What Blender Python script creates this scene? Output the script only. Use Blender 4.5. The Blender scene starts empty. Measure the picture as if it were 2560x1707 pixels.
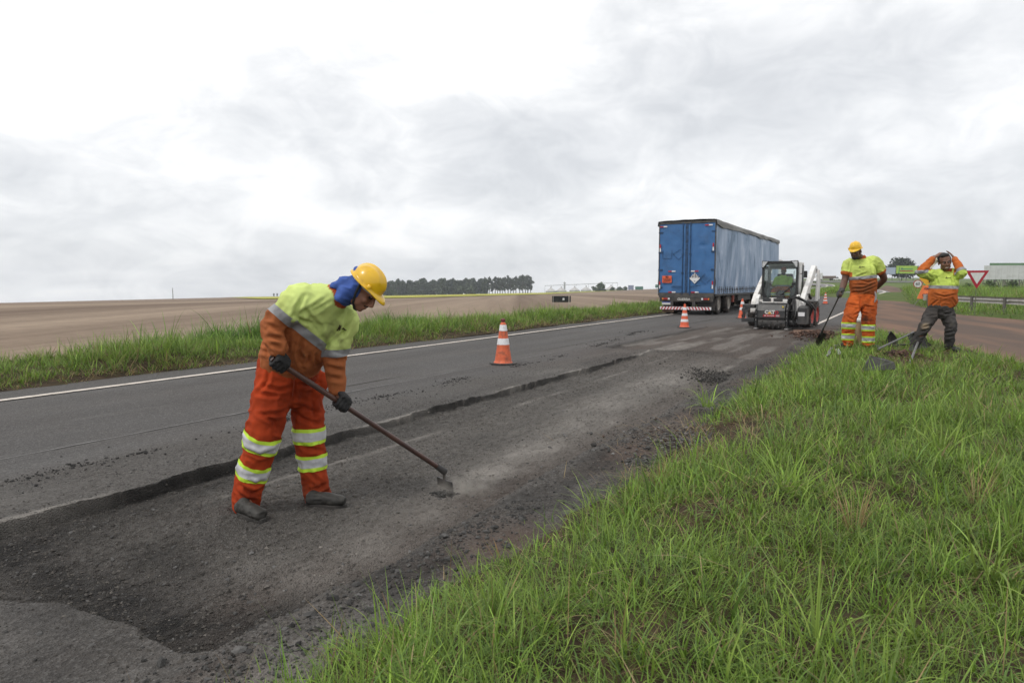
import bpy, bmesh, math, random
import numpy as np
from mathutils import Vector, Matrix, Euler, Quaternion

# ------------------------------------------------------------------ camera, sky, sun, exposure
S = bpy.context.scene
COL = S.collection
R = math.radians
CAM_H = 1.40
PITCH = math.atan(143.5 / 1706.67)
FPX = 1706.67                      # 24 mm on a 36 mm sensor, 2560 px wide
cam_d = bpy.data.cameras.new('camera')
cam_d.lens = 24.0
cam_d.sensor_width = 36.0
cam_d.clip_start = 0.05
cam_d.clip_end = 6000
cam_d.dof.use_dof = True
cam_d.dof.focus_distance = 4.7
cam_d.dof.aperture_fstop = 5.6
cam = bpy.data.objects.new('camera', cam_d)
cam.location = (0, 0, CAM_H)
cam.rotation_euler = (math.pi / 2 - PITCH, 0, 0)
COL.objects.link(cam)
S.camera = cam
S.view_settings.view_transform = 'Standard'
S.view_settings.look = 'None'
S.view_settings.exposure = 0.0
S.view_settings.gamma = 1.0
S.view_settings.use_curve_mapping = False
S.cycles.use_denoising = True
S.cycles.max_bounces = 6
S.cycles.transparent_max_bounces = 12

SUN_EL, SUN_AZ = R(52), R(229)     # high sun behind thick cloud, to the left and behind the camera
world = bpy.data.worlds.new('World')
S.world = world
world.use_nodes = True


def sky_nodes():
    nt = world.node_tree
    N = nt.nodes
    L = nt.links.new
    N.clear()
    out = N.new('ShaderNodeOutputWorld')
    bg = N.new('ShaderNodeBackground')
    L(bg.outputs[0], out.inputs[0])
    sky = N.new('ShaderNodeTexSky')
    sky.sky_type = 'NISHITA'
    sky.sun_disc = False
    sky.sun_elevation = SUN_EL
    sky.sun_rotation = SUN_AZ
    tc = N.new('ShaderNodeTexCoord')
    sep = N.new('ShaderNodeSeparateXYZ')
    L(tc.outputs['Generated'], sep.inputs[0])

    def math_(op, a, b=None, clamp=False):
        n = N.new('ShaderNodeMath')
        n.operation = op
        n.use_clamp = clamp
        for i, v in enumerate((a, b)):
            if v is None:
                continue
            if isinstance(v, (int, float)):
                n.inputs[i].default_value = v
            else:
                L(v, n.inputs[i])
        return n.outputs[0]
    # the cloud deck: a flat layer seen in perspective (direction divided by its height)
    den = math_('ADD', math_('MAXIMUM', sep.outputs[2], -0.05), 0.20)
    cx = math_('DIVIDE', sep.outputs[0], den)
    cy = math_('DIVIDE', sep.outputs[1], den)
    comb = N.new('ShaderNodeCombineXYZ')
    L(cx, comb.inputs[0])
    L(cy, comb.inputs[1])

    def noise(scale, detail, rough, loc, dist=0.0):
        mp = N.new('ShaderNodeMapping')
        mp.inputs['Location'].default_value = loc
        L(comb.outputs[0], mp.inputs[0])
        n = N.new('ShaderNodeTexNoise')
        n.inputs['Scale'].default_value = scale
        n.inputs['Detail'].default_value = detail
        n.inputs['Roughness'].default_value = rough
        n.inputs['Distortion'].default_value = dist
        L(mp.outputs[0], n.inputs['Vector'])
        return n.outputs[0]
    a = noise(SKY['s1'], 3, 0.45, SKY['o1'], 0.3)

    def billow(scale, detail, rough, loc, zs, dist):
        """cloud relief seen side-on: noise over the direction itself"""
        mp = N.new('ShaderNodeMapping')
        mp.inputs['Location'].default_value = loc
        mp.inputs['Scale'].default_value = (1, 1, zs)
        L(tc.outputs['Generated'], mp.inputs[0])
        n = N.new('ShaderNodeTexNoise')
        n.inputs['Scale'].default_value = scale
        n.inputs['Detail'].default_value = detail
        n.inputs['Roughness'].default_value = rough
        n.inputs['Distortion'].default_value = dist
        L(mp.outputs[0], n.inputs['Vector'])
        return n.outputs[0]
    b = billow(SKY['s2'], 7, 0.52, SKY['o2'], 2.3, 0.35)
    c = billow(SKY['s3'], 6, 0.60, SKY['o3'], 1.7, 0.6)
    mixv = math_('ADD', math_('ADD', math_('MULTIPLY', a, 0.32), math_('MULTIPLY', b, 0.42)), math_('MULTIPLY', c, 0.26))
    # a thicker bank of cloud lies low and to the right; overhead and to the left the deck is thin
    mixv = math_('ADD', mixv, math_('MULTIPLY', sep.outputs[0], SKY['bank']))
    mixv = math_('SUBTRACT', mixv, math_('MULTIPLY', math_('MAXIMUM', sep.outputs[2], 0.0), SKY['lift']))
    ramp = N.new('ShaderNodeValToRGB')
    e = ramp.color_ramp
    e.interpolation = 'B_SPLINE'
    e.elements[0].position = 0.35
    e.elements[0].color = (1.0, 1.0, 1.0, 1)
    e.elements[1].position = 0.72
    e.elements[1].color = (0.55, 0.57, 0.60, 1)
    for p, col in ((0.410, (0.965, 0.968, 0.974, 1)), (0.445, (0.875, 0.886, 0.90, 1)), (0.490, (0.785, 0.80, 0.822, 1)), (0.56, (0.66, 0.68, 0.71, 1))):
        el = e.elements.new(p)
        el.color = col
    L(mixv, ramp.inputs[0])
    skyc = N.new('ShaderNodeVectorMath')
    skyc.operation = 'SCALE'
    skyc.inputs['Scale'].default_value = 0.10
    L(sky.outputs[0], skyc.inputs[0])
    mx = N.new('ShaderNodeMixRGB')
    mx.inputs[0].default_value = 0.95          # near-total cloud cover
    L(skyc.outputs[0], mx.inputs[1])
    L(ramp.outputs[0], mx.inputs[2])
    L(mx.outputs[0], bg.inputs[0])
    bg.inputs[1].default_value = SKY['k']


SKY = dict(s1=0.8, s2=3.0, s3=10.0, o1=(14.95, 4.06, 4.1), o2=(12.02, 1.14, 15.53), o3=(15.29, 0.83, 13.67), bank=0.025, lift=0.27, k=1.14)
sky_nodes()
sun_d = bpy.data.lights.new('sun', 'SUN')
sun_d.energy = 1.4
sun_d.angle = R(10)
sun_d.color = (1.0, 0.96, 0.9)
sun = bpy.data.objects.new('sun', sun_d)
sun.rotation_euler = (math.pi / 2 - SUN_EL, 0, math.pi - SUN_AZ)   # light travels away from that azimuth
sun.location = (0, 0, 30)
COL.objects.link(sun)

# ------------------------------------------------------------------ geometry of the view
CP, SP = math.cos(PITCH), math.sin(PITCH)


def ray(px, py):
    u = (px - 1280) / FPX
    v = (853.5 - py) / FPX
    return Vector((u, CP + SP * v, -SP + CP * v))


def W(px, py, Y):
    """point seen at photo pixel (2560 wide) at forward distance Y"""
    d = ray(px, py)
    return Vector((0, 0, CAM_H)) + d * (Y / d.y)


def P(px, py, z=0.0):
    d = ray(px, py)
    return Vector((0, 0, CAM_H)) + d * ((z - CAM_H) / d.z)


ROAD_A = R(30)
UX, UY = math.sin(ROAD_A), math.cos(ROAD_A)      # along the road
NX, NY = math.cos(ROAD_A), -math.sin(ROAD_A)     # to its right


def TS(t, s, z=0.0):
    return Vector((t * NX + s * UX, t * NY + s * UY, z))


def ts_of(p):
    return p[0] * NX + p[1] * NY, p[0] * UX + p[1] * UY


# slope of the land away from the camera, as read along the skyline
HZ_X = [-3000, -600, 0, 620, 1000, 1360, 1640, 1990, 2200, 2330, 2560, 3200, 6000]
HZ_Y = [760, 760, 757, 741, 737, 730, 720, 693, 691, 691, 697, 700, 705]


def terrain(X, Y):
    X = np.asarray(X, float)
    Y = np.asarray(Y, float)
    Ys = np.maximum(Y, 1.0)
    px = 1280 + FPX * X / Ys
    k = -(np.interp(px, HZ_X, HZ_Y) - 710.0) / FPX
    k = np.where(k < 0, k, k)
    d = np.maximum(Y - 38.0, 0.0)
    return k * (np.sqrt(d * d + 12.0 ** 2) - 12.0)


_YS = np.geomspace(5.0, 1500.0, 1500)


def PT(px, py, dz=0.0):
    """photo pixel to the terrain surface"""
    d = ray(px, py)
    k = _YS / d.y
    X = d.x * k
    Z = CAM_H + d.z * k
    h = terrain(X, _YS)
    hit = np.nonzero(Z <= h)[0]
    i = hit[0] if len(hit) else len(_YS) - 1
    if 0 < i and len(hit):
        a, b = Z[i - 1] - h[i - 1], Z[i] - h[i]
        f = a / (a - b)
        Y = _YS[i - 1] + (_YS[i] - _YS[i - 1]) * f
    else:
        Y = _YS[i]
    x = d.x / d.y * Y
    return Vector((x, Y, float(terrain(x, Y)) + dz))


def on_ground(px, Y, dz=0.0):
    X = (px - 1280) / FPX * Y
    return Vector((X, Y, float(terrain(X, Y)) + dz))


# ------------------------------------------------------------------ small numpy noise
def _h(ix, iy, iz, seed):
    h = (ix.astype(np.uint32) * np.uint32(374761393)) ^ (iy.astype(np.uint32) * np.uint32(668265263)) ^ \
        (iz.astype(np.uint32) * np.uint32(2246822519)) ^ np.uint32((seed * 3266489917) & 0xffffffff)
    h = (h ^ (h >> np.uint32(13))) * np.uint32(1274126177)
    h = (h ^ (h >> np.uint32(16))) * np.uint32(2654435761)
    return ((h ^ (h >> np.uint32(15))) & np.uint32(0xffffff)).astype(float) / float(0xffffff) * 2 - 1


def vn(p, seed=0):
    p = np.asarray(p, float)
    i = np.floor(p).astype(np.int64)
    f = p - i
    f = f * f * f * (f * (f * 6 - 15) + 10)
    o = 0
    for dx in (0, 1):
        wx = f[:, 0] if dx else 1 - f[:, 0]
        for dy in (0, 1):
            wy = f[:, 1] if dy else 1 - f[:, 1]
            for dz in (0, 1):
                wz = f[:, 2] if dz else 1 - f[:, 2]
                o = o + wx * wy * wz * _h(i[:, 0] + dx, i[:, 1] + dy, i[:, 2] + dz, seed)
    return o


def fbm(p, oct=4, seed=0, gain=0.5):
    p = np.asarray(p, float)
    o = np.zeros(len(p))
    a = 1.0
    for k in range(oct):
        o += a * vn(p * (2.03 ** k) + 17.3 * k, seed + k)
        a *= gain
    return o


def n2(x, y, oct=4, seed=0, gain=0.5):
    x = np.asarray(x, float)
    sh = x.shape
    return fbm(np.stack([x.ravel(), np.broadcast_to(y, sh).ravel(), np.zeros(x.size)], 1), oct, seed, gain).reshape(sh)


def sstep(a, b, x):
    t = np.clip((np.asarray(x, float) - a) / (b - a), 0, 1)
    return t * t * (3 - 2 * t)


# ------------------------------------------------------------------ materials
MATS = {}


def _new(name):
    m = bpy.data.materials.new(name)
    m.use_nodes = True
    nt = m.node_tree
    return m, nt, nt.nodes, nt.links.new, nt.nodes['Principled BSDF']


def mat(name, c1, c2=None, scale=6.0, detail=5, rough=0.6, bump=0.0, bscale=60.0, metal=0.0, stretch=(1, 1, 1),
        spec=0.4, lo=0.35, hi=0.65, dirt=None, dscale=3.0, dlo=0.5, dhi=0.75, attr=None, alpha=None, coat=0.0, sss=0.0, bdist=0.01, rot=0.0):
    """procedural principled material: two colours mixed by noise, an optional dirt layer, an optional vertex colour as base"""
    if name in MATS:
        return MATS[name]
    m, nt, N, L, b = _new(name)
    tc = N.new('ShaderNodeTexCoord')
    mp = N.new('ShaderNodeMapping')
    mp.inputs['Scale'].default_value = stretch
    if rot:
        mp0 = N.new('ShaderNodeMapping')
        mp0.inputs['Rotation'].default_value = (0, 0, rot)
        L(tc.outputs['Object'], mp0.inputs[0])
        L(mp0.outputs[0], mp.inputs[0])
    else:
        L(tc.outputs['Object'], mp.inputs[0])

    def noise(s, d, dist=0.0):
        n = N.new('ShaderNodeTexNoise')
        n.inputs['Scale'].default_value = s
        n.inputs['Detail'].default_value = d
        n.inputs['Distortion'].default_value = dist
        L(mp.outputs[0], n.inputs['Vector'])
        return n.outputs[0]

    def rng(src, a, c):
        r = N.new('ShaderNodeMapRange')
        r.inputs['From Min'].default_value = a
        r.inputs['From Max'].default_value = c
        L(src, r.inputs['Value'])
        return r.outputs[0]

    def mixc(f, a, c, mode='MIX'):
        x = N.new('ShaderNodeMixRGB')
        x.blend_type = mode
        for i, v in enumerate((f, a, c)):
            if isinstance(v, (int, float)):
                x.inputs[i].default_value = v
            elif isinstance(v, tuple):
                x.inputs[i].default_value = (v[0], v[1], v[2], 1)
            else:
                L(v, x.inputs[i])
        return x.outputs[0]
    if attr:
        at = N.new('ShaderNodeAttribute')
        at.attribute_name = attr
        col = at.outputs['Color']
        if c2 is not None:
            col = mixc(rng(noise(scale, detail), lo, hi), col, mixc(1.0, col, c2, 'MULTIPLY'))
    elif c2 is None:
        col = c1
    else:
        col = mixc(rng(noise(scale, detail), lo, hi), c1, c2)
    if dirt is not None:
        f = rng(noise(dscale, 6, 0.5), dlo, dhi)
        g = N.new('ShaderNodeMath')
        g.operation = 'MULTIPLY'
        g.inputs[1].default_value = dirt[3] if len(dirt) > 3 else 0.8
        L(f, g.inputs[0])
        col = mixc(g.outputs[0], col, dirt[:3])
    if isinstance(col, tuple):
        b.inputs['Base Color'].default_value = (col[0], col[1], col[2], 1)
    else:
        L(col, b.inputs['Base Color'])
    b.inputs['Roughness'].default_value = rough
    b.inputs['Metallic'].default_value = metal
    b.inputs['Specular IOR Level'].default_value = spec
    if coat:
        b.inputs['Coat Weight'].default_value = coat
        b.inputs['Coat Roughness'].default_value = 0.12
    if sss:
        b.inputs['Subsurface Weight'].default_value = sss
        b.inputs['Subsurface Radius'].default_value = (0.012, 0.005, 0.003)
        b.inputs['Subsurface Scale'].default_value = 0.5
    if bump:
        bp = N.new('ShaderNodeBump')
        bp.inputs['Strength'].default_value = bump
        bp.inputs['Distance'].default_value = bdist
        L(noise(bscale, 4), bp.inputs['Height'])
        L(bp.outputs[0], b.inputs['Normal'])
    MATS[name] = m
    return m


def leaf_mat(name, attr='Col', trans=0.35, rough=0.5):
    if name in MATS:
        return MATS[name]
    m, nt, N, L, b = _new(name)
    at = N.new('ShaderNodeAttribute')
    at.attribute_name = attr
    L(at.outputs['Color'], b.inputs['Base Color'])
    b.inputs['Roughness'].default_value = rough
    b.inputs['Specular IOR Level'].default_value = 0.3
    tr = N.new('ShaderNodeBsdfTranslucent')
    L(at.outputs['Color'], tr.inputs[0])
    mx = N.new('ShaderNodeMixShader')
    mx.inputs[0].default_value = trans
    L(b.outputs[0], mx.inputs[1])
    L(tr.outputs[0], mx.inputs[2])
    L(mx.outputs[0], N['Material Output'].inputs[0])
    MATS[name] = m
    return m


def glass_mat(name='cab_glass', tint=(0.88, 0.94, 0.93)):
    if name in MATS:
        return MATS[name]
    m, nt, N, L, b = _new(name)
    tr = N.new('ShaderNodeBsdfTransparent')
    tr.inputs[0].default_value = (*tint, 1)
    gl = N.new('ShaderNodeBsdfGlossy')
    gl.inputs['Roughness'].default_value = 0.03
    fr = N.new('ShaderNodeFresnel')
    fr.inputs[0].default_value = 1.5
    mx = N.new('ShaderNodeMixShader')
    L(fr.outputs[0], mx.inputs[0])
    L(tr.outputs[0], mx.inputs[1])
    L(gl.outputs[0], mx.inputs[2])
    L(mx.outputs[0], N['Material Output'].inputs[0])
    MATS[name] = m
    return m


# ------------------------------------------------------------------ objects
def tag(o, label=None, cat=None, group=None, kind=None):
    if label:
        o['label'] = label
    if cat:
        o['category'] = cat
    if group:
        o['group'] = group
    if kind:
        o['kind'] = kind
    return o


def empty(name, loc=(0, 0, 0), rz=0.0, label=None, cat=None, group=None):
    o = bpy.data.objects.new(name, None)
    o.empty_display_size = 0.2
    o.location = loc
    o.rotation_euler = (0, 0, rz)
    COL.objects.link(o)
    return tag(o, label, cat, group)


def link(name, me, m=None, parent=None):
    o = bpy.data.objects.new(name, me)
    COL.objects.link(o)
    if m is not None:
        for mm in (m if isinstance(m, (list, tuple)) else [m]):
            me.materials.append(mm)
    if parent is not None:
        o.parent = parent
    return o


def shade(me, smooth=True):
    me.polygons.foreach_set('use_smooth', np.full(len(me.polygons), smooth))


def np_mesh(name, verts, faces, smooth=True, cols=None):
    """verts (N,3), faces (M,k) arrays"""
    me = bpy.data.meshes.new(name)
    verts = np.ascontiguousarray(verts, np.float32)
    faces = np.ascontiguousarray(faces, np.int32)
    k = faces.shape[1]
    me.vertices.add(len(verts))
    me.vertices.foreach_set('co', verts.ravel())
    me.loops.add(faces.size)
    me.loops.foreach_set('vertex_index', faces.ravel())
    me.polygons.add(len(faces))
    me.polygons.foreach_set('loop_start', np.arange(0, faces.size, k, dtype=np.int32))
    me.polygons.foreach_set('loop_total', np.full(len(faces), k, np.int32))
    shade(me, smooth)
    me.update(calc_edges=True)
    if cols is not None:
        set_col(me, cols)
    return me


def set_col(me, cols, name='Col'):
    a = me.color_attributes.new(name, 'FLOAT_COLOR', 'POINT')
    c = np.ones((len(me.vertices), 4), np.float32)
    c[:, :3] = cols
    a.data.foreach_set('color', c.ravel())


def grid_faces(nr, nc):
    i = np.arange(nr * nc).reshape(nr, nc)
    return np.stack([i[:-1, :-1].ravel(), i[:-1, 1:].ravel(), i[1:, 1:].ravel(), i[1:, :-1].ravel()], 1)


def sheet(name, xs, ys, zfun, m, rz=0.0, loc=(0, 0, 0), colfun=None, smooth=True, kind='structure', parent=None):
    X, Y = np.meshgrid(xs, ys)
    Z = zfun(X, Y)
    v = np.stack([X.ravel(), Y.ravel(), Z.ravel()], 1)
    me = np_mesh(name, v, grid_faces(len(ys), len(xs)), smooth, None if colfun is None else colfun(X.ravel(), Y.ravel(), Z.ravel()))
    o = link(name, me, m, parent)
    o.location = loc
    o.rotation_euler = (0, 0, rz)
    if kind and parent is None:
        o['kind'] = kind
    return o


class MB:
    """collects simple solids and links them as one mesh object"""

    def __init__(self):
        self.bm = bmesh.new()

    def _add(self, vs, fs, M=None):
        bv = [self.bm.verts.new(M @ Vector(v) if M is not None else Vector(v)) for v in vs]
        for f in fs:
            try:
                self.bm.faces.new([bv[i] for i in f])
            except ValueError:
                pass
        return bv

    def box(self, lo, hi, M=None, taper=None):
        x0, y0, z0 = lo
        x1, y1, z1 = hi
        vs = [(x0, y0, z0), (x1, y0, z0), (x1, y1, z0), (x0, y1, z0), (x0, y0, z1), (x1, y0, z1), (x1, y1, z1), (x0, y1, z1)]
        if taper:
            cx, cy = (x0 + x1) / 2, (y0 + y1) / 2
            vs = vs[:4] + [(cx + (v[0] - cx) * taper[0], cy + (v[1] - cy) * taper[1], v[2]) for v in vs[4:]]
        self._add(vs, [(0, 3, 2, 1), (4, 5, 6, 7), (0, 1, 5, 4), (1, 2, 6, 5), (2, 3, 7, 6), (3, 0, 4, 7)], M)
        return self

    def cbox(self, c, s, M=None):
        return self.box([c[i] - s[i] / 2 for i in range(3)], [c[i] + s[i] / 2 for i in range(3)], M)

    def prism(self, poly, y0, y1, axis='y', M=None):
        """polygon (list of 2d) extruded along an axis"""
        n = len(poly)

        def mk(a, b, d):
            return {'y': (a, d, b), 'x': (d, a, b), 'z': (a, b, d)}[axis]
        vs = [mk(a, b, y0) for a, b in poly] + [mk(a, b, y1) for a, b in poly]
        fs = [tuple(range(n)), tuple(range(2 * n - 1, n - 1, -1))] + [(i, i + n, (i + 1) % n + n, (i + 1) % n) for i in range(n)]
        self._add(vs, fs, M)
        return self

    def tube(self, pts, r, n=8, caps=True, M=None):
        pts = [Vector(p) for p in pts]
        rs = r if isinstance(r, (list, tuple)) else [r] * len(pts)
        ref = None
        rings = []
        for i, p in enumerate(pts):
            d = (pts[min(i + 1, len(pts) - 1)] - pts[max(i - 1, 0)]).normalized()
            if ref is None:
                ref = d.orthogonal().normalized()
            ref = (ref - d * ref.dot(d))
            ref = ref.normalized() if ref.length > 1e-6 else d.orthogonal().normalized()
            b = d.cross(ref)
            ring = []
            for k in range(n):
                a = 2 * math.pi * k / n
                q = p + (ref * math.cos(a) + b * math.sin(a)) * rs[i]
                ring.append(self.bm.verts.new(M @ q if M is not None else q))
            rings.append(ring)
        for a, b in zip(rings, rings[1:]):
            for k in range(n):
                self.bm.faces.new((a[k], a[(k + 1) % n], b[(k + 1) % n], b[k]))
        if caps:
            self.bm.faces.new(list(reversed(rings[0])))
            self.bm.faces.new(rings[-1])
        return self

    def lathe(self, prof, n=24, M=None, close=True):
        """profile of (radius, height) about z"""
        rings = []
        for r, z in prof:
            rings.append([self.bm.verts.new((M @ Vector((r * math.cos(2 * math.pi * k / n), r * math.sin(2 * math.pi * k / n), z))) if M is not None else
                                            Vector((r * math.cos(2 * math.pi * k / n), r * math.sin(2 * math.pi * k / n), z))) for k in range(n)])
        for a, b in zip(rings, rings[1:]):
            for k in range(n):
                self.bm.faces.new((a[k], a[(k + 1) % n], b[(k + 1) % n], b[k]))
        if close:
            self.bm.faces.new(list(reversed(rings[0])))
            self.bm.faces.new(rings[-1])
        return self

    def quad(self, a, b, c, d, M=None):
        self._add([a, b, c, d], [(0, 1, 2, 3)], M)
        return self

    def build(self, name, m, parent=None, bevel=0.0, smooth=False, segs=2, autosmooth=True):
        bmesh.ops.recalc_face_normals(self.bm, faces=self.bm.faces[:])
        if bevel:
            bmesh.ops.bevel(self.bm, geom=[e for e in self.bm.edges if len(e.link_faces) == 2 and e.calc_face_angle(0) > 0.5], offset=bevel, segments=segs,
                            affect='EDGES', profile=0.5, clamp_overlap=True)
        me = bpy.data.meshes.new(name)
        self.bm.to_mesh(me)
        self.bm.free()
        if smooth:
            shade(me, True)
            if autosmooth:
                try:
                    me.set_sharp_from_angle(angle=R(38))
                except Exception:
                    pass
        return link(name, me, m, parent)


def text_mesh(name, body, size, m, parent, M, extrude=0.002, bold=0.0, align='CENTER', shear=0.0, sx=1.0):
    c = bpy.data.curves.new(name, 'FONT')
    c.body = body
    c.size = size
    c.extrude = extrude
    c.offset = bold
    c.shear = shear
    c.align_x = align
    c.align_y = 'CENTER'
    c.resolution_u = 3
    o = bpy.data.objects.new(name, c)
    COL.objects.link(o)
    dg = bpy.context.evaluated_depsgraph_get()
    me = bpy.data.meshes.new_from_object(o.evaluated_get(dg))
    bpy.data.objects.remove(o)
    me.transform(M @ Matrix.Diagonal((sx, 1, 1, 1)))
    me.name = name
    return link(name, me, m, parent)


def copy_tree(o, parent=None):
    c = o.copy()
    COL.objects.link(c)
    c.parent = parent
    for ch in list(o.children):
        copy_tree(ch, c)
    return c


def frame(right, fwd, up, loc):
    return Matrix(((right[0], fwd[0], up[0], loc[0]), (right[1], fwd[1], up[1], loc[1]), (right[2], fwd[2], up[2], loc[2]), (0, 0, 0, 1)))

# ------------------------------------------------------------------ land
rng = np.random.default_rng(7)
random.seed(7)

m_ground = mat('far_pasture', (0.075, 0.125, 0.030), (0.125, 0.150, 0.050), scale=0.05, detail=8, rough=0.95, spec=0.1,
               dirt=(0.13, 0.12, 0.06, 0.5), dscale=0.02)
m_field = None


def field_mat():
    m, nt, N, L, b = _new('tilled_soil')
    tc = N.new('ShaderNodeTexCoord')
    mp = N.new('ShaderNodeMapping')
    qa, qb = PT(0, 786), PT(700, 772)
    ra = math.atan2(qb.y - qa.y, qb.x - qa.x)          # direction of the rows
    mp.inputs['Rotation'].default_value = (0, 0, math.pi / 2 - ra)
    mp.inputs['Scale'].default_value = (1.0, 0.015, 1.0)
    L(tc.outputs['Object'], mp.inputs[0])
    # sowing rows and wheel tracks run along the field
    n1 = N.new('ShaderNodeTexNoise')
    n1.inputs['Scale'].default_value = 0.12
    n1.inputs['Detail'].default_value = 8
    n1.inputs['Roughness'].default_value = 0.65
    L(mp.outputs[0], n1.inputs['Vector'])
    n2_ = N.new('ShaderNodeTexNoise')
    n2_.inputs['Scale'].default_value = 1.3
    n2_.inputs['Detail'].default_value = 7
    n2_.inputs['Roughness'].default_value = 0.75
    L(tc.outputs['Object'], n2_.inputs['Vector'])
    w = N.new('ShaderNodeTexNoise')
    w.inputs['Scale'].default_value = 0.16
    w.inputs['Detail'].default_value = 2
    L(mp.outputs[0], w.inputs['Vector'])
    r = N.new('ShaderNodeValToRGB')
    e = r.color_ramp.elements
    e[0].position = 0.40
    e[0].color = (0.150, 0.110, 0.082, 1)
    e[1].position = 0.60
    e[1].color = (0.275, 0.214, 0.160, 1)
    L(n1.outputs[0], r.inputs[0])
    x = N.new('ShaderNodeMixRGB')
    x.blend_type = 'OVERLAY'
    x.inputs[0].default_value = 0.45
    L(r.outputs[0], x.inputs[1])
    L(n2_.outputs[0], x.inputs[2])
    wr = N.new('ShaderNodeValToRGB')
    we = wr.color_ramp.elements
    we[0].position = 0.60
    we[0].color = (0, 0, 0, 1)
    we[1].position = 0.66
    we[1].color = (1, 1, 1, 1)
    L(w.outputs[0], wr.inputs[0])
    mu = N.new('ShaderNodeMath')
    mu.operation = 'MULTIPLY'
    mu.inputs[1].default_value = 0.55
    L(wr.outputs[0], mu.inputs[0])
    y = N.new('ShaderNodeMixRGB')
    L(mu.outputs[0], y.inputs[0])
    L(x.outputs[0], y.inputs[1])
    y.inputs[2].default_value = (0.115, 0.080, 0.062, 1)
    L(y.outputs[0], b.inputs['Base Color'])
    b.inputs['Roughness'].default_value = 0.95
    b.inputs['Specular IOR Level'].default_value = 0.1
    bp = N.new('ShaderNodeBump')
    bp.inputs['Strength'].default_value = 0.5
    bp.inputs['Distance'].default_value = 0.08
    L(n2_.outputs[0], bp.inputs['Height'])
    L(bp.outputs[0], b.inputs['Normal'])
    return m


m_field = field_mat()
m_crop = mat('ripening_crop', (0.42, 0.38, 0.07), (0.27, 0.29, 0.06), scale=0.02, detail=8, rough=0.95, spec=0.1, stretch=(0.4, 1, 1))

# the base sheet reaches the skyline
us = np.concatenate([np.linspace(-9, -1.0, 20)[:-1], np.linspace(-1.0, 1.0, 161), np.linspace(1.0, 9, 20)[1:]])
Yr = np.concatenate([np.linspace(-25, 38, 22), np.geomspace(39, 950, 60)])
UU, YY = np.meshgrid(us, Yr)
XX = UU * np.maximum(YY, 6.0)
ZZ = terrain(XX, np.maximum(YY, 1)) - 0.16
o = link('ground', np_mesh('ground', np.stack([XX.ravel(), YY.ravel(), ZZ.ravel()], 1), grid_faces(len(Yr), len(us))), m_ground)
o['kind'] = 'structure'


def land_band(name, pxs, Yn, Yf, dz, m, rows=40):
    pxs = np.asarray(pxs, float)
    u = (pxs - 1280) / FPX
    f = np.linspace(0, 1, rows)[:, None]
    Ya = np.asarray(Yn, float)[None, :]
    Yb = np.asarray(Yf, float)[None, :]
    Y = Ya * (Yb / Ya) ** f
    X = u[None, :] * Y
    Z = terrain(X, Y) + dz
    me = np_mesh(name, np.stack([X.ravel(), Y.ravel(), Z.ravel()], 1), grid_faces(rows, len(pxs)))
    o = link(name, me, m)
    o['kind'] = 'structure'
    return o


def line_Y(t, px):
    u = (np.asarray(px, float) - 1280) / FPX
    return -t / np.maximum(0.5 - 0.866 * u, 0.02)


pxs = np.linspace(-1400, 1985, 130)
o = land_band('field', pxs, line_Y(-12.6, pxs), np.maximum(np.full(len(pxs), 900.0), line_Y(-12.6, pxs) * 1.5), -0.02, m_field, 60)
pc = np.linspace(560, 1560, 60)
yc = np.interp(pc, [560, 650, 1000, 1360, 1560], [742.5, 748.5, 745.5, 736.0, 726.0])
YnC = np.array([PT(a, b).y for a, b in zip(pc, yc)])
land_band('crop_field', pc, YnC, np.full(len(pc), 890.0), 0.10, m_crop, 40)

# ------------------------------------------------------------------ road (local x = across, local y = along)
RZ = -ROAD_A
T_LIP = -4.55


OLD = ((0.064, 0.060, 0.0585), (0.094, 0.0895, 0.087))


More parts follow.
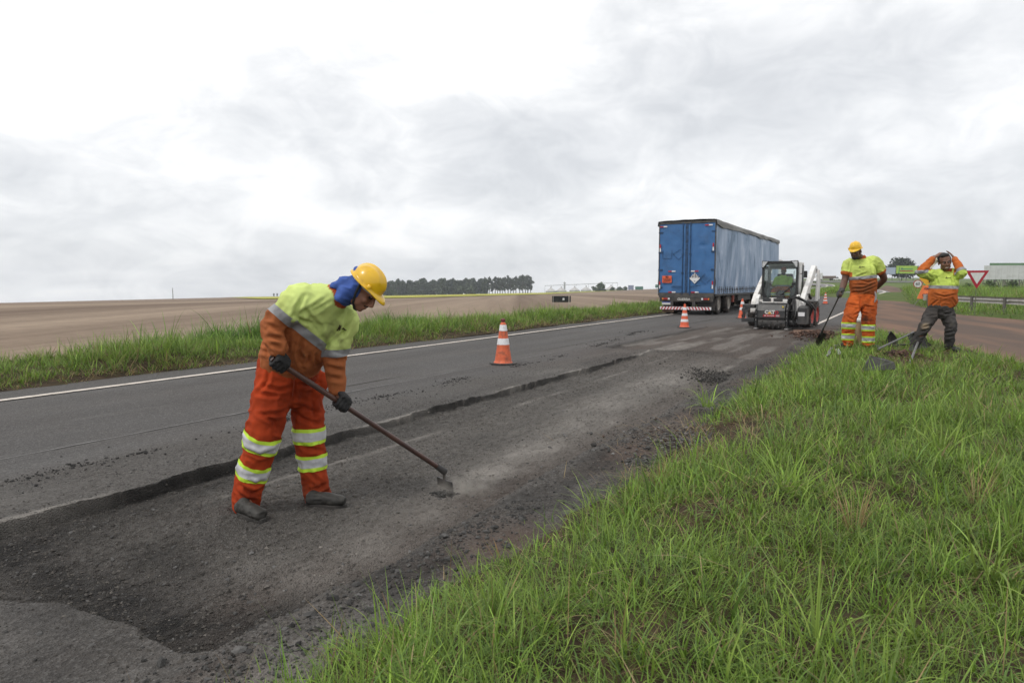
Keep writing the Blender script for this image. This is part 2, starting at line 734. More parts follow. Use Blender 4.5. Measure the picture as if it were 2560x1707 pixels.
def asphalt_mat(name, dust_attr=None, base=OLD, bump=0.5):
    m, nt, N, L, b = _new(name)
    tc = N.new('ShaderNodeTexCoord')

    def noise(scale, detail, rough=0.5, stretch=(1, 1, 1), dist=0.0):
        mp = N.new('ShaderNodeMapping')
        mp.inputs['Scale'].default_value = stretch
        L(tc.outputs['Object'], mp.inputs[0])
        n = N.new('ShaderNodeTexNoise')
        n.inputs['Scale'].default_value = scale
        n.inputs['Detail'].default_value = detail
        n.inputs['Roughness'].default_value = rough
        n.inputs['Distortion'].default_value = dist
        L(mp.outputs[0], n.inputs['Vector'])
        return n.outputs[0]

    def rg(src, a, c, d0=0.0, d1=1.0):
        r = N.new('ShaderNodeMapRange')
        for k, v in (('From Min', a), ('From Max', c), ('To Min', d0), ('To Max', d1)):
            r.inputs[k].default_value = v
        L(src, r.inputs['Value'])
        return r.outputs[0]

    def mixc(f, a, c, mode='MIX'):
        x = N.new('ShaderNodeMixRGB')
        x.blend_type = mode
        for i, v in enumerate((f, a, c)):
            if isinstance(v, (int, float)):
                x.inputs[i].default_value = v
            elif isinstance(v, tuple):
                x.inputs[i].default_value = (*v[:3], 1)
            else:
                L(v, x.inputs[i])
        return x.outputs[0]
    streak = noise(1.6, 6, 0.55, (1.0, 0.07, 1))
    blot = noise(0.8, 6, 0.6)
    def surf(bs):
        cc = mixc(rg(streak, 0.36, 0.64), bs[0], bs[1])
        return mixc(rg(blot, 0.42, 0.72, 0, 0.55), cc, (bs[0][0] * 1.12, bs[0][1] * 1.02, bs[0][2] * 0.94))
    col = surf(OLD)
    col = mixc(rg(noise(2.0, 8, 0.7, (1, 0.2, 1)), 0.56, 0.78, 0, 0.5), col, (0.175, 0.165, 0.155))
    if dust_attr:
        ao = N.new('ShaderNodeAttribute')
        ao.attribute_name = 'Old'
        col = mixc(ao.outputs['Fac'], surf(base), col)
    # clods and worn patches a few centimetres across
    mid = noise(24, 6, 0.68, (1, 0.6, 1))
    def fade(src, young, old):
        n_ = N.new('ShaderNodeMath')
        n_.operation = 'MULTIPLY'
        L(src, n_.inputs[0])
        if dust_attr:
            L(rg(ao.outputs['Fac'], 0, 1, young, old), n_.inputs[1])
        else:
            n_.inputs[1].default_value = old
        return n_.outputs[0]
    col = mixc(fade(rg(mid, 0.32, 0.50, 1, 0), 0.55, 0.28), col, (0.030, 0.028, 0.027))
    col = mixc(fade(rg(mid, 0.52, 0.72, 0, 1), 0.50, 0.20), col, (0.205, 0.195, 0.185))
    # loose stone chips and bitumen: fine light and dark speckle
    v = N.new('ShaderNodeTexVoronoi')
    v.inputs['Scale'].default_value = 105
    L(tc.outputs['Object'], v.inputs['Vector'])
    hs = N.new('ShaderNodeSeparateColor')
    L(v.outputs['Color'], hs.inputs[0])
    col = mixc(rg(hs.outputs[0], 0.0, 1.0, 0.0, 0.5), col, mixc(rg(hs.outputs[1], 0.5, 0.95), (0.030, 0.029, 0.028), (0.20, 0.194, 0.187)))
    if dust_attr:
        at = N.new('ShaderNodeAttribute')
        at.attribute_name = dust_attr
        sp = N.new('ShaderNodeSeparateColor')
        L(at.outputs['Color'], sp.inputs[0])
        dn = noise(9.0, 7, 0.65, (1.0, 0.35, 1))
        dn2 = noise(2.2, 6, 0.6, (1.0, 0.3, 1), 0.6)

        def patchy(ch, src, lo, hi, gain=1.0):
            n = N.new('ShaderNodeMath')
            n.operation = 'MULTIPLY'
            n.use_clamp = True
            L(ch, n.inputs[0])
            L(rg(src, lo, hi, 0.45, gain), n.inputs[1])
            return n.outputs[0]
        # red: pale stone dust, green: fresh dark bitumen, damp gravel and shade painted on the lip face, blue: reddish soil
        col = mixc(patchy(sp.outputs[2], dn2, 0.3, 0.65), col, (0.118, 0.072, 0.052))
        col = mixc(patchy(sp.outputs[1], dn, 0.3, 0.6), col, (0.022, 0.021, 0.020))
        col = mixc(patchy(sp.outputs[0], dn, 0.34, 0.66), col, (0.310, 0.288, 0.262))
    L(col, b.inputs['Base Color'])
    b.inputs['Roughness'].default_value = 0.9
    b.inputs['Specular IOR Level'].default_value = 0.25
    bp = N.new('ShaderNodeBump')
    bp.inputs['Strength'].default_value = 0.22
    if dust_attr:
        L(rg(ao.outputs['Fac'], 0, 1, bump, 0.22), bp.inputs['Strength'])
    bp.inputs['Distance'].default_value = 0.014
    ad = N.new('ShaderNodeMath')
    ad.operation = 'ADD'
    L(noise(48, 5, 0.7), ad.inputs[0])
    L(v.outputs['Distance'], ad.inputs[1])
    L(ad.outputs[0], bp.inputs['Height'])
    L(bp.outputs[0], b.inputs['Normal'])
    return m


m_road = asphalt_mat('worn_asphalt')
m_mill = asphalt_mat('milled_asphalt', 'Mix', base=((0.070, 0.0645, 0.059), (0.118, 0.108, 0.098)), bump=1.0)


def zroad(X, Y):
    """height of the carriageway plane in road coordinates"""
    wx = X * NX + Y * UX
    wy = X * NY + Y * UY
    return terrain(wx, np.maximum(wy, 1.0))


S0, S1 = 0.15, 25.5            # the stretch being dug up
tl = np.linspace(-10.25, -6.6, 12)
sl = np.concatenate([np.linspace(-8, 40, 60), np.linspace(41, 84, 40)])
sheet('road', tl, sl, lambda X, Y: zroad(X, Y) + 0.012 * n2(X * 0.5, Y * 0.3, 2, 5) * (Y < 50), m_road, RZ)

# dug-up lane: a fine height field with the cut edge, milled floor and rubble
ts_ = np.unique(np.round(np.concatenate([np.arange(-6.6, -4.9, 0.04), np.arange(-4.9, -4.30, 0.0075), np.arange(-4.30, -1.5, 0.0165), np.arange(-1.5, -0.6, 0.05)]), 4))
ss = [S0]
while ss[-1] < S1:
    ss.append(ss[-1] + max(0.013, (ss[-1] + 1.0) * 0.0052))
ss = np.array(ss)


def trench_depth(T, Q):
    e1 = n2(Q * 1.6, 0 * Q, 3, 11) * 0.022 + n2(Q * 9, 0 * Q, 3, 12) * 0.020 + n2(Q * 28, 0 * T, 2, 13) * 0.005
    left = T_LIP + e1 * (1 + 0.4 * (Q > 5))
    right = -2.22 + n2(Q * 1.1, 0 * Q + 4, 3, 14) * 0.05 + n2(Q * 6, T * 0 + 9, 2, 15) * 0.02
    near = 1.43 + n2(T * 1.3, 0 * T + 2, 3, 16) * 0.10 + n2(T * 7, Q * 0, 2, 17) * 0.025 + 0.05 * (T + 3.4)
    far = 13.6 + n2(T * 1.1, 0 * T + 3, 2, 18) * 0.25
    wl = sstep(-0.003, 0.010, T - left)
    wr = 1 - sstep(-0.16, 0.03, T - right)
    wn = sstep(-0.015, 0.065, Q - near)
    wf = 1 - sstep(-1.2, 0.6, Q - far)
    d1 = wl * wr * wn * wf
    # second, shallower milled panel further on
    l2 = -5.75 + n2(Q * 1.2, 0 * Q + 8, 3, 21) * 0.06
    w2 = sstep(0, 0.06, T - l2) * (1 - sstep(-0.12, 0.05, T - right)) * sstep(13.7, 14.1, Q + 0.25 * (T + 4.5)) * (1 - sstep(22.6, 23.2, Q))
    return d1, w2, left, right, near


def trench_z(T, Q):
    d1, w2, left, right, near = trench_depth(T, Q)
    floor = (0.092 - 0.036 * sstep(2.5, 7, Q) - 0.010 * sstep(9, 13, Q)) + 0.030 * sstep(0.9, 0.0, np.abs(T + 2.75)) * sstep(3.4, 2.0, Q) + 0.02 * n2(T * 0.9, Q * 0.35, 3, 31)
    rough = n2(T * 5, Q * 2.2, 4, 32) * 0.010 + np.abs(n2(T * 16, Q * 12, 4, 33)) * 0.018 + n2(T * 42, Q * 38, 2, 34) * 0.0048
    grooves = n2(T * 26, Q * 0.8, 2, 35) * 0.005
    heap = 0.055 * np.exp(-((T + 3.9) / 0.9) ** 2 - ((Q - 13.9) / 0.45) ** 2) + 0.035 * np.exp(-((T + 3.95) / 0.22) ** 2 - ((Q - 3.1) / 0.6) ** 2)
    heap += 0.012 * np.exp(-((T + 4.35) / 0.12) ** 2) * sstep(1.5, 2.2, Q) * sstep(12, 8, Q) * np.clip(0.4 + n2(T * 2, Q * 1.4, 3, 36), 0, 1)
    heap += d1 * (0.012 + 0.020 * sstep(3.5, 6.0, Q)) * np.exp(-np.clip(T - left - 0.01, 0, 9) / 0.05) * (0.6 + 0.5 * n2(T * 9, Q * 5, 3, 42)) * sstep(14, 13, Q)
    z = -(d1 * floor + w2 * 0.045) + (d1 + 0.5 * w2) * (rough * 0.8 + grooves) + heap
    # broken, crumbling strip between the cut and the grass, and grit on the lane beside the cut
    side = sstep(-2.35, -2.15, T)
    z += side * (1 - d1) * (n2(T * 6, Q * 4, 4, 37) * 0.016 + 0.006 - 0.10 * sstep(-1.75, -1.2, T))
    nearp = sstep(2.1, 1.2, Q) * (1 - d1)
    z += nearp * (n2(T * 5, Q * 5, 4, 38) * 0.008)
    z += (1 - d1) * (np.abs(n2(T * 30, Q * 26, 3, 39)) * 0.006 * sstep(-5.2, -4.7, T))
    # the lip stands a little proud where the cut has lifted the surface
    z += (1 - d1) * 0.014 * np.exp(-((T - left) / 0.07) ** 2) * np.clip(0.5 + n2(Q * 2.2, 0 * Q, 3, 41), 0, 1) * (Q < 14) * (Q > 1.2)
    return z


TG, QG = np.meshgrid(ts_, ss)
ZG = trench_z(TG, QG)
d1, w2, LEFT, RIGHT, NEAR = trench_depth(TG, QG)


def gauss(t, s, st, ss_):
    return np.exp(-((TG - t) / st) ** 2 - ((QG - s) / ss_) ** 2)


tipT, tipS = ts_of(P(1118, 1236, -0.09))
dust = np.zeros_like(TG)
for px, py, rt_, rs_, k_ in ((1150, 1215, 0.14, 0.26, 0.95), (1230, 1180, 0.16, 0.35, 0.8), (1335, 1125, 0.22, 0.55, 0.65), (1450, 1065, 0.30, 0.8, 0.55), (1540, 1010, 0.35, 1.0, 0.55), (1640, 960, 0.4, 1.3, 0.4), (930, 1365, 0.22, 0.30, 0.55), (780, 1430, 0.22, 0.25, 0.45), (1060, 1290, 0.16, 0.3, 0.4), (640, 1400, 0.25, 0.22, 0.25)):
    dt, dq = ts_of(P(px, py, -0.07))
    dust = np.maximum(dust, k_ * gauss(dt, dq, rt_, rs_))
dust += 0.5 * w2 * np.clip(n2(TG * 3, QG * 0.5, 3, 51) * 1.6, 0, 1) + 0.30 * (1 - d1) * (TG < -4.3) * sstep(-5.5, -4.7, TG) * np.clip(0.3 + n2(TG * 1.2, QG * 0.5, 3, 52), 0, 1)
dust += 0.75 * np.exp(-((TG - LEFT + 0.03) / 0.05) ** 2) * np.clip(n2(QG * 0.9, QG * 0, 3, 53) * 1.8, 0, 1) * (QG < 14)
dust += 0.14 * d1 * sstep(4.0, 8.0, QG) + 0.26 * d1 * np.exp(-((TG + 3.15) / 0.62) ** 2) * sstep(2.2, 3.4, QG) * np.clip(0.75 + 0.7 * n2(TG * 1.5, QG * 0.6, 3, 63), 0, 1.3) + 0.40 * (1 - d1) * np.clip(n2(TG * 1.6, QG * 1.3, 4, 59) * 1.3, 0, 1) * sstep(2.4, 1.6, QG)
stripe = np.exp(-((TG + 4.02) / 0.035) ** 2) * np.clip(n2(QG * 0.8, QG * 0, 3, 54) * 2.5, 0, 1) + np.exp(-((TG + 2.62) / 0.05) ** 2) * sstep(6, 7, QG) * np.clip(n2(QG * 1.1, QG * 0 + 5, 3, 55) * 2.5, 0, 1)
dust += 0.5 * stripe * d1
dark = (1.0 + 0.5 * sstep(5, 3, QG)) * sstep(0.035, 0.012, np.abs(TG - LEFT - 0.012)) * sstep(1.3, 1.6, QG) * sstep(14.2, 13.0, QG) + 0.25 * d1 * sstep(0.06, 0.0, np.abs(TG - LEFT - 0.04))  # shade of the lip face and its foot, put into the colour
dark += 0.9 * d1 * np.clip(0.9 * gauss(-4.25, 1.9, 0.40, 0.45) + 1.3 * gauss(-3.0, 1.72, 1.0, 0.18) + 1.2 * gauss(-2.40, 2.0, 0.18, 0.5) + 0.7 * gauss(-3.35, 2.15, 0.35, 0.16) + 0.5 * gauss(-4.4, 3.4, 0.12, 1.2) + 0.6 * gauss(-3.95, 2.9, 0.10, 0.35), 0, 1.2)
dark += 0.45 * (1 - d1) * np.clip(n2(TG * 2.3, QG * 2.0, 4, 60) * 1.4, 0, 1) * sstep(2.4, 1.6, QG) + 0.75 * sstep(-2.28, -2.12, TG) * np.clip(0.25 + n2(TG * 4, QG * 1.6, 4, 62), 0, 1)
dark += 0.7 * gauss(-2.35, 11.6, 0.35, 1.3) + 0.5 * gauss(-4.3, 13.9, 1.0, 0.5) + 0.22 * d1 * np.clip(n2(TG * 2, QG * 1.1, 4, 56), 0, 1)
dark += 0.6 * np.exp(-((TG + 5.75) / 0.1) ** 2) * sstep(13, 14.5, QG) * sstep(23, 21, QG)
red = 0.28 * d1 * sstep(-3.0, -2.4, TG) + 0.45 * sstep(-2.25, -2.0, TG) * np.clip(0.35 + n2(TG * 3, QG * 1.0, 3, 57), 0, 1) + 0.12 * w2 + 0.22 * sstep(9, 14, QG) * sstep(-7, -5, TG)
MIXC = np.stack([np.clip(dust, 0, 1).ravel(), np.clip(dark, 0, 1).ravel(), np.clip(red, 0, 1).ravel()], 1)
me = np_mesh('dug_up_lane', np.stack([TG.ravel(), QG.ravel(), (ZG + zroad(TG, QG)).ravel()], 1), grid_faces(len(ss), len(ts_)), False)
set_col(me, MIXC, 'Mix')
old = np.clip((1 - sstep(-5.9, -4.75, TG + 0.25 * n2(TG * 1.5, QG * 0.6, 3, 58))) * (1 - w2) + sstep(23.0, 25.0, QG) * (1 - w2), 0, 1)
old = np.maximum(old, 0.35 * (1 - d1) * (1 - w2))
set_col(me, np.repeat(old.ravel()[:, None], 3, 1), 'Old')
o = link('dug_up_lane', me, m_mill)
o.rotation_euler = (0, 0, RZ)
o['kind'] = 'structure'

# the rest of that lane, before and after the works
sheet('road_near_lane', np.linspace(-6.6, -0.6, 12), np.linspace(-8, S0, 12), lambda X, Y: zroad(X, Y) - 0.10 * sstep(-1.75, -1.2, X), m_road, RZ)
sheet('road_far_lane', np.linspace(-6.6, -1.9, 12), np.concatenate([np.linspace(ss[-1], 40, 20), np.linspace(41, 84, 40)]), zroad, m_road, RZ)

# painted edge lines
m_paint = mat('road_paint', (0.62, 0.56, 0.50), (0.44, 0.39, 0.34), scale=9, detail=8, rough=0.8, stretch=(1, 0.4, 1), lo=0.40, hi=0.75,
              dirt=(0.14, 0.13, 0.12, 0.8), dscale=16, dlo=0.58, dhi=0.70)


def ribbon(name, tc_, s0, s1, w, dz, m, n=80):
    s = np.linspace(s0, s1, n)
    j = 0.006 * n2(s * 2.5, 0 * s, 3, 61)
    X = np.stack([tc_ - w / 2 + j, tc_ + w / 2 - 0.6 * j], 1)
    Y = np.stack([s, s], 1)
    Z = zroad(X, Y) + dz
    me = np_mesh(name, np.stack([X.ravel(), Y.ravel(), Z.ravel()], 1), grid_faces(n, 2))
    o = link(name, me, m)
    o.rotation_euler = (0, 0, RZ)
    o['kind'] = 'structure'
    return o


ribbon('edge_line', -9.33, -3, 84, 0.125, 0.018, m_paint, 220)
ribbon('lane_joint', -6.22, -2, 22, 0.016, 0.006, mat('joint_grit', (0.20, 0.195, 0.19), (0.115, 0.11, 0.108), scale=3, detail=6, rough=0.9, lo=0.4, hi=0.6), 200)
ribbon('shoulder_line', -2.66, ss[-1] - 1.2, 84, 0.125, 0.016, m_paint, 120)

# where the road bends away, the loop beyond it and the road on the rise
m_road2 = mat('far_asphalt', (0.155, 0.150, 0.150), (0.195, 0.188, 0.185), scale=0.3, detail=5, rough=0.9, stretch=(1, 1, 1))
m_paint2 = mat('far_paint', (0.55, 0.52, 0.48), (0.42, 0.38, 0.34), scale=2, rough=0.8)


def resample(pts, n):
    pts = [Vector(p) for p in pts]
    out = []
    for k in range(n):
        f = k / (n - 1) * (len(pts) - 1)
        i = min(int(f), len(pts) - 2)
        u = f - i
        p0, p1, p2, p3 = pts[max(i - 1, 0)], pts[i], pts[i + 1], pts[min(i + 2, len(pts) - 1)]
        out.append(0.5 * ((2 * p1) + (p2 - p0) * u + (2 * p0 - 5 * p1 + 4 * p2 - p3) * u * u + (3 * p1 - p0 - 3 * p2 + p3) * u ** 3))
    return out


def pair_road(name, Ls, Rs, dz, m, n=60, rows=6):
    A, B = resample(Ls, n), resample(Rs, n)
    V = []
    for a, b in zip(A, B):
        for k in range(rows):
            q = a.lerp(b, k / (rows - 1))
            V.append((q.x, q.y, float(terrain(q.x, q.y)) + dz))
    o = link(name, np_mesh(name, np.array(V), grid_faces(n, rows)), m)
    o['kind'] = 'structure'
    return A, B


def strip_line(name, pts, w, dz, m):
    A = []
    B = []
    for i, p in enumerate(pts):
        d = (pts[min(i + 1, len(pts) - 1)] - pts[max(i - 1, 0)])
        d.z = 0
        d.normalize()
        nn = Vector((d.y, -d.x, 0))
        A.append(p - nn * w / 2)
        B.append(p + nn * w / 2)
    V = []
    for a, b in zip(A, B):
        for q in (a, b):
            V.append((q.x, q.y, float(terrain(q.x, q.y)) + dz))
    o = link(name, np_mesh(name, np.array(V), grid_faces(len(pts), 2)), m)
    o['kind'] = 'structure'


e84L, e84R = TS(-9.9, 83.8), TS(-2.1, 83.8)
bendL = [e84L, TS(-10.2, 96), TS(-13.5, 112), TS(-21, 127), TS(-34, 139), TS(-52, 146)]
bendR = [e84R, TS(-1.9, 98), TS(-4.5, 116), TS(-12.5, 133), TS(-27, 147), TS(-48, 155)]
pair_road('road_bend', bendL, bendR, 0.0, m_road2, 60, 8)
strip_line('bend_line', [a.lerp(b, 0.93) for a, b in zip(resample(bendL, 40), resample(bendR, 40))], 0.3, 0.06, m_paint2)
inner = [PT(a, b) for a, b in ((1930, 724), (1985, 723), (2030, 720.5), (2052, 717.5), (2046, 714.5), (2010, 712), (1960, 711))]
outer = [PT(a, b) for a, b in ((1930, 731), (1990, 731.5), (2050, 727), (2086, 718.5), (2074, 711.5), (2020, 707.5), (1960, 706.5))]
pair_road('loop_road', inner, outer, 0.07, m_road2, 60, 6)
strip_line('loop_line', [a.lerp(b, 0.95) for a, b in zip(resample(inner, 40), resample(outer, 40))], 0.35, 0.12, m_paint2)
strip_line('loop_centre_line', [a.lerp(b, 0.45) for a, b in zip(resample(inner, 40), resample(outer, 40))], 0.3, 0.12, m_paint2)
pair_road('rise_road', [PT(a, b) for a, b in ((1930, 705.4), (2060, 705.0), (2200, 705.2), (2330, 706))],
          [PT(a, b) for a, b in ((1930, 703.0), (2060, 702.6), (2200, 702.8), (2330, 703.8))], 0.06, m_road2, 40, 4)

# red earth track joining from the right
qa, qb = P(2560, 838), P(2290, 792)
m_dirt = mat('red_earth', (0.185, 0.112, 0.078), (0.120, 0.084, 0.066), scale=1.1, rot=-math.atan2(qb.y - qa.y, qb.x - qa.x), detail=8, rough=0.95, bump=0.6, bscale=14, spec=0.15,
             dirt=(0.092, 0.070, 0.058, 0.8), dscale=0.9, dlo=0.45, dhi=0.60, stretch=(0.16, 1, 1))
m_dirt_pale = mat('pale_track', (0.30, 0.235, 0.19), (0.22, 0.155, 0.115), scale=2, rough=0.95, stretch=(0.2, 1, 1))
pd = np.concatenate([np.linspace(1985, 2700, 110), np.linspace(2720, 4800, 50)])
yn_ = np.interp(pd, [1985, 2046, 2100, 2200, 2330, 2400, 2560, 2700, 4800], [842, 828, 826, 834, 858, 870, 905, 940, 1250])
yf_ = np.interp(pd, [1985, 2030, 2110, 2150, 2185, 2213, 2250, 2262, 2273, 2283, 2313, 2400, 2560, 2700, 4800], [800, 786, 757, 742, 727, 713, 721, 735, 752, 762, 768, 786, 799, 812, 900])
YnD = np.array([P(a, b, 0.0).y for a, b in zip(pd, yn_)])
YfD = np.array([PT(a, b).y for a, b in zip(pd, yf_)])
land_band('dirt_road', pd, YnD, np.maximum(YfD, YnD * 1.05), -0.012, m_dirt, 50)
strip_line('faded_stop_line', [PT(a, b) for a, b in ((2178, 746), (2200, 746.5), (2225, 746), (2262, 747))], 0.45, 0.02, m_dirt_pale)

# ------------------------------------------------------------------ verges and grass
m_soil = mat('verge_soil', (0.034, 0.027, 0.018), (0.066, 0.046, 0.030), scale=5, detail=8, rough=1.0, bump=0.8, bscale=30, spec=0.1,
             dirt=(0.07, 0.075, 0.025, 0.6), dscale=2.5)


def dirt_near_Y(px):
    return np.interp(px, pd, YnD, left=YnD[0], right=YnD[-1])


def verge_h(T, Q):
    """height of the right-hand verge, in road coordinates"""
    X = T * NX + Q * UX
    Y = T * NY + Q * UY
    px = 1280 + FPX * X / np.maximum(Y, 0.6)
    far = sstep(-0.3, 3.2, dirt_near_Y(px) - Y)
    ed = -1.95 + 0.10 * n2(Q * 0.9, 0 * Q, 3, 71)
    rise = sstep(0.0, 1.25, T - ed)
    return rise * far * (0.27 + 0.05 * n2(T * 0.8, Q * 0.8, 3, 72)) - 0.02 + 0.02 * n2(T * 3, Q * 3, 3, 73) * rise - 0.10 * (1 - sstep(-0.15, 0.25, T - ed)) - 0.25 * (1 - far)


sheet('verge_right', np.concatenate([np.arange(-2.15, 1.0, 0.06), np.arange(1.0, 9, 0.25)]), np.concatenate([np.arange(-3, 12, 0.09), np.arange(12, 27, 0.25)]),
      verge_h, m_soil, RZ)


def left_h(T, Q):
    return 0.02 + 0.16 * sstep(-10.15, -11.2, T) * sstep(-13.6, -12.4, T) + 0.04 * n2(T, Q * 0.6, 3, 74) - 0.03 * sstep(-10.4, -10.1, T) + zroad(T, Q)


sheet('verge_left', np.arange(-13.6, -10.04, 0.12), np.concatenate([np.arange(-2, 40, 0.35), np.arange(40, 95, 1.5)]), left_h, m_soil, RZ)


def far_h(X, Y):
    px = 1280 + FPX * X / np.maximum(Y, 1)
    fy = np.interp(px, pd, YfD)
    b = sstep(-0.2, 1.5, Y - fy) * sstep(-1.6, 0.4, X * NX + Y * NY)
    return terrain(X, Y) - 0.20 + b * (0.22 + 0.12 * n2(X * 0.5, Y * 0.5, 3, 75)) + 0.30 * sstep(28, 45, Y) * sstep(24, 34, X) * sstep(120, 60, Y)


sheet('verge_beyond', np.linspace(14, 80, 150), np.linspace(14, 130, 250), far_h, mat('verge_green', (0.060, 0.095, 0.024), (0.105, 0.125, 0.040), scale=0.8, detail=8, rough=1.0, spec=0.1))

GREENS = np.array([(0.168, 0.280, 0.034), (0.130, 0.230, 0.036), (0.205, 0.305, 0.048), (0.115, 0.195, 0.056), (0.245, 0.330, 0.074)])
DRY = np.array([(0.36, 0.26, 0.13), (0.28, 0.18, 0.09), (0.42, 0.33, 0.18)])


def in_view(p, m=120, top=0):
    Y = np.maximum(p[:, 1], 0.3)
    d = p.copy()
    d[:, 2] -= CAM_H
    cy = d[:, 1] * CP - d[:, 2] * SP
    cz = d[:, 1] * SP + d[:, 2] * CP
    px = 1280 + FPX * d[:, 0] / np.maximum(cy, 0.2)
    py = 853.5 - FPX * cz / np.maximum(cy, 0.2)
    return (cy > 0.4) & (px > -m - 300) & (px < 2560 + m + 900) & (py < 1707 + 420)


def blades(base, L, lean, bend, az, w, cols, segs, tipcol=None):
    """every blade is a tapered, drooping strip; all arrays per blade"""
    n = len(base)
    lev = []
    pos = base.copy()
    dirh = np.stack([np.cos(az), np.sin(az)], 1)
    side = np.stack([-np.sin(az), np.cos(az), np.zeros(n)], 1)
    tw = rng.uniform(-0.7, 0.7, n)
    side = side * np.cos(tw)[:, None] + np.concatenate([dirh, np.zeros((n, 1))], 1) * np.sin(tw)[:, None]
    for j in range(segs + 1):
        f = j / segs
        ww = w * (1 - f ** 1.7) * (0.65 + 0.35 * min(1, f * 4))
        lev.append((pos.copy(), ww, f))
        th = lean + bend * (f + 0.5 / segs)
        st = L / segs
        pos = pos + np.concatenate([dirh * (np.sin(th) * st)[:, None], (np.cos(th) * st)[:, None]], 1)
    V = []
    C = []
    for j, (p, ww, f) in enumerate(lev):
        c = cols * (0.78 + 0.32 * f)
        if tipcol is not None:
            c = c * (1 - f ** 3)[..., None] + tipcol * (f ** 3) if False else c
        if j < segs:
            V += [p - side * ww[:, None] / 2, p + side * ww[:, None] / 2]
            C += [c, c]
        else:
            V.append(p)
            C.append(c)
    k = 2 * segs + 1
    V = np.stack(V, 1).reshape(-1, 3)
    C = np.stack(C, 1).reshape(-1, 3)
    b = (np.arange(n) * k)[:, None]
    F = []
    for j in range(segs - 1):
        a = 2 * j
        F += [np.concatenate([b + a, b + a + 1, b + a + 3], 1), np.concatenate([b + a, b + a + 3, b + a + 2], 1)]
    a = 2 * (segs - 1)
    F.append(np.concatenate([b + a, b + a + 1, b + a + 2], 1))
    return V, np.concatenate(F, 0), C


class Grass:
    def __init__(self):
        self.V, self.F, self.C, self.n = [], [], [], 0

    def add(self, V, F, C):
        self.V.append(V)
        self.F.append(F + self.n)
        self.C.append(C)
        self.n += len(V)

    def build(self, name, label=None, cat=None, kind='stuff'):
        me = np_mesh(name, np.concatenate(self.V), np.concatenate(self.F), True, np.concatenate(self.C))
        o = link(name, me, leaf_mat('grass_blade'))
        return tag(o, label, cat, None, kind)


def tufted(G, centers, per, Lm, spread, w, segs, dry=0.06, upright=0.35, tall=None, tint=None):
    """tufts at centres (N,3): blades fan out from each"""
    n = len(centers)
    if n == 0:
        return
    per_i = rng.poisson(per, n) + 2
    idx = np.repeat(np.arange(n), per_i)
    m = len(idx)
    az0 = rng.uniform(0, 2 * np.pi, m)
    r = np.abs(rng.normal(0, spread, m))
    base = centers[idx].copy()
    base[:, 0] += np.cos(az0) * r
    base[:, 1] += np.sin(az0) * r
    base[:, 2] -= 0.01
    az = az0 + rng.normal(0, 0.7, m)
    tl_ = (tall if tall is not None else np.ones(n))[idx]
    L = Lm * tl_ * np.exp(np.clip(rng.normal(0, 0.32, m), -0.8, 0.62))
    lean = np.clip(upright * rng.gamma(1.6, 0.6, m), 0, 1.2)
    bend = rng.gamma(2.0, 0.52, m)
    tuftc = GREENS[rng.integers(0, len(GREENS), n)][idx] * np.exp(rng.normal(0, 0.20, n))[idx][:, None]
    c = tuftc * 0.6 + GREENS[rng.integers(0, len(GREENS), m)] * 0.4
    c = c * np.exp(rng.normal(0, 0.26, m))[:, None]
    if tint is not None:
        c = c * tint
    dn = dry if np.isscalar(dry) else dry[idx]
    isd = rng.random(m) < dn
    c[isd] = DRY[rng.integers(0, 3, isd.sum())] * rng.uniform(0.6, 1.1, (isd.sum(), 1))
    lean[isd] = np.clip(lean[isd] + 0.35, 0, 1.35)
    ww = w * np.exp(rng.normal(0, 0.35, m))
    ok = in_view(base)
    if ok.sum() == 0:
        return
    G.add(*blades(base[ok], L[ok], lean[ok], bend[ok], az[ok], ww[ok], c[ok], segs))


def scatter_ts(t0, t1, s0, s1, dens, keep):
    n = int((t1 - t0) * (s1 - s0) * dens)
    T = rng.uniform(t0, t1, n)
    Q = rng.uniform(s0, s1, n)
    k = keep(T, Q)
    return T[k], Q[k]


def on_verge(px, py, dz=0.0):
    q = P(px, py, 0.2)
    for _ in range(8):
        t_, s_ = ts_of(q)
        q = P(px, py, float(verge_h(np.array([t_]), np.array([s_]))[0]) + dz)
    return q


bareT, bareS = ts_of(on_verge(1745, 1110))
bare2 = [ts_of(P(2270, 905, 0.28)), ts_of(P(2400, 880, 0.28)), ts_of(on_verge(1625, 1200)), ts_of(P(2050, 845, 0.1))]


def bare(T, Q):
    b = np.exp(-((T - bareT) / 0.66) ** 2 - ((Q - bareS) / 0.80) ** 2) * 1.7
    for (a, c), (r1, r2, k) in zip(bare2, ((0.5, 0.7, 0.8), (0.7, 0.6, 0.7), (0.25, 0.3, 0.7), (0.35, 0.9, 1.0))):
        b = np.maximum(b, k * np.exp(-((T - a) / r1) ** 2 - ((Q - c) / r2) ** 2))
    return b


def keep_right(T, Q):
    X = T * NX + Q * UX
    Y = T * NY + Q * UY
    px = 1280 + FPX * X / np.maximum(Y, 0.6)
    ed = -1.90 + 0.16 * n2(Q * 1.3, 0 * Q, 3, 71) + 0.07 * n2(Q * 5, 0 * Q, 2, 76)
    e = (T - ed) + 0.20 * n2(T * 4, Q * 4, 2, 77)
    k = (e > 0) & (rng.random(len(T)) < sstep(0.0, 0.35, e) * 0.85 + 0.15)
    k &= (Y < dirt_near_Y(px) - 0.1) & (Y > 0.5)
    k &= rng.random(len(T)) > bare(T, Q) * 1.15 * (0.8 + 0.5 * n2(T * 5, Q * 5, 2, 78))
    return k & (px > -200) & (px < 3500) & ((px < 2680) | (rng.random(len(T)) < 0.4))


def world_right(T, Q):
    z = verge_h(T, Q)
    return np.stack([T * NX + Q * UX, T * NY + Q * UY, z], 1)


def patch(T, Q, seed, f=0.7):
    return n2(T * f, Q * f, 3, seed)


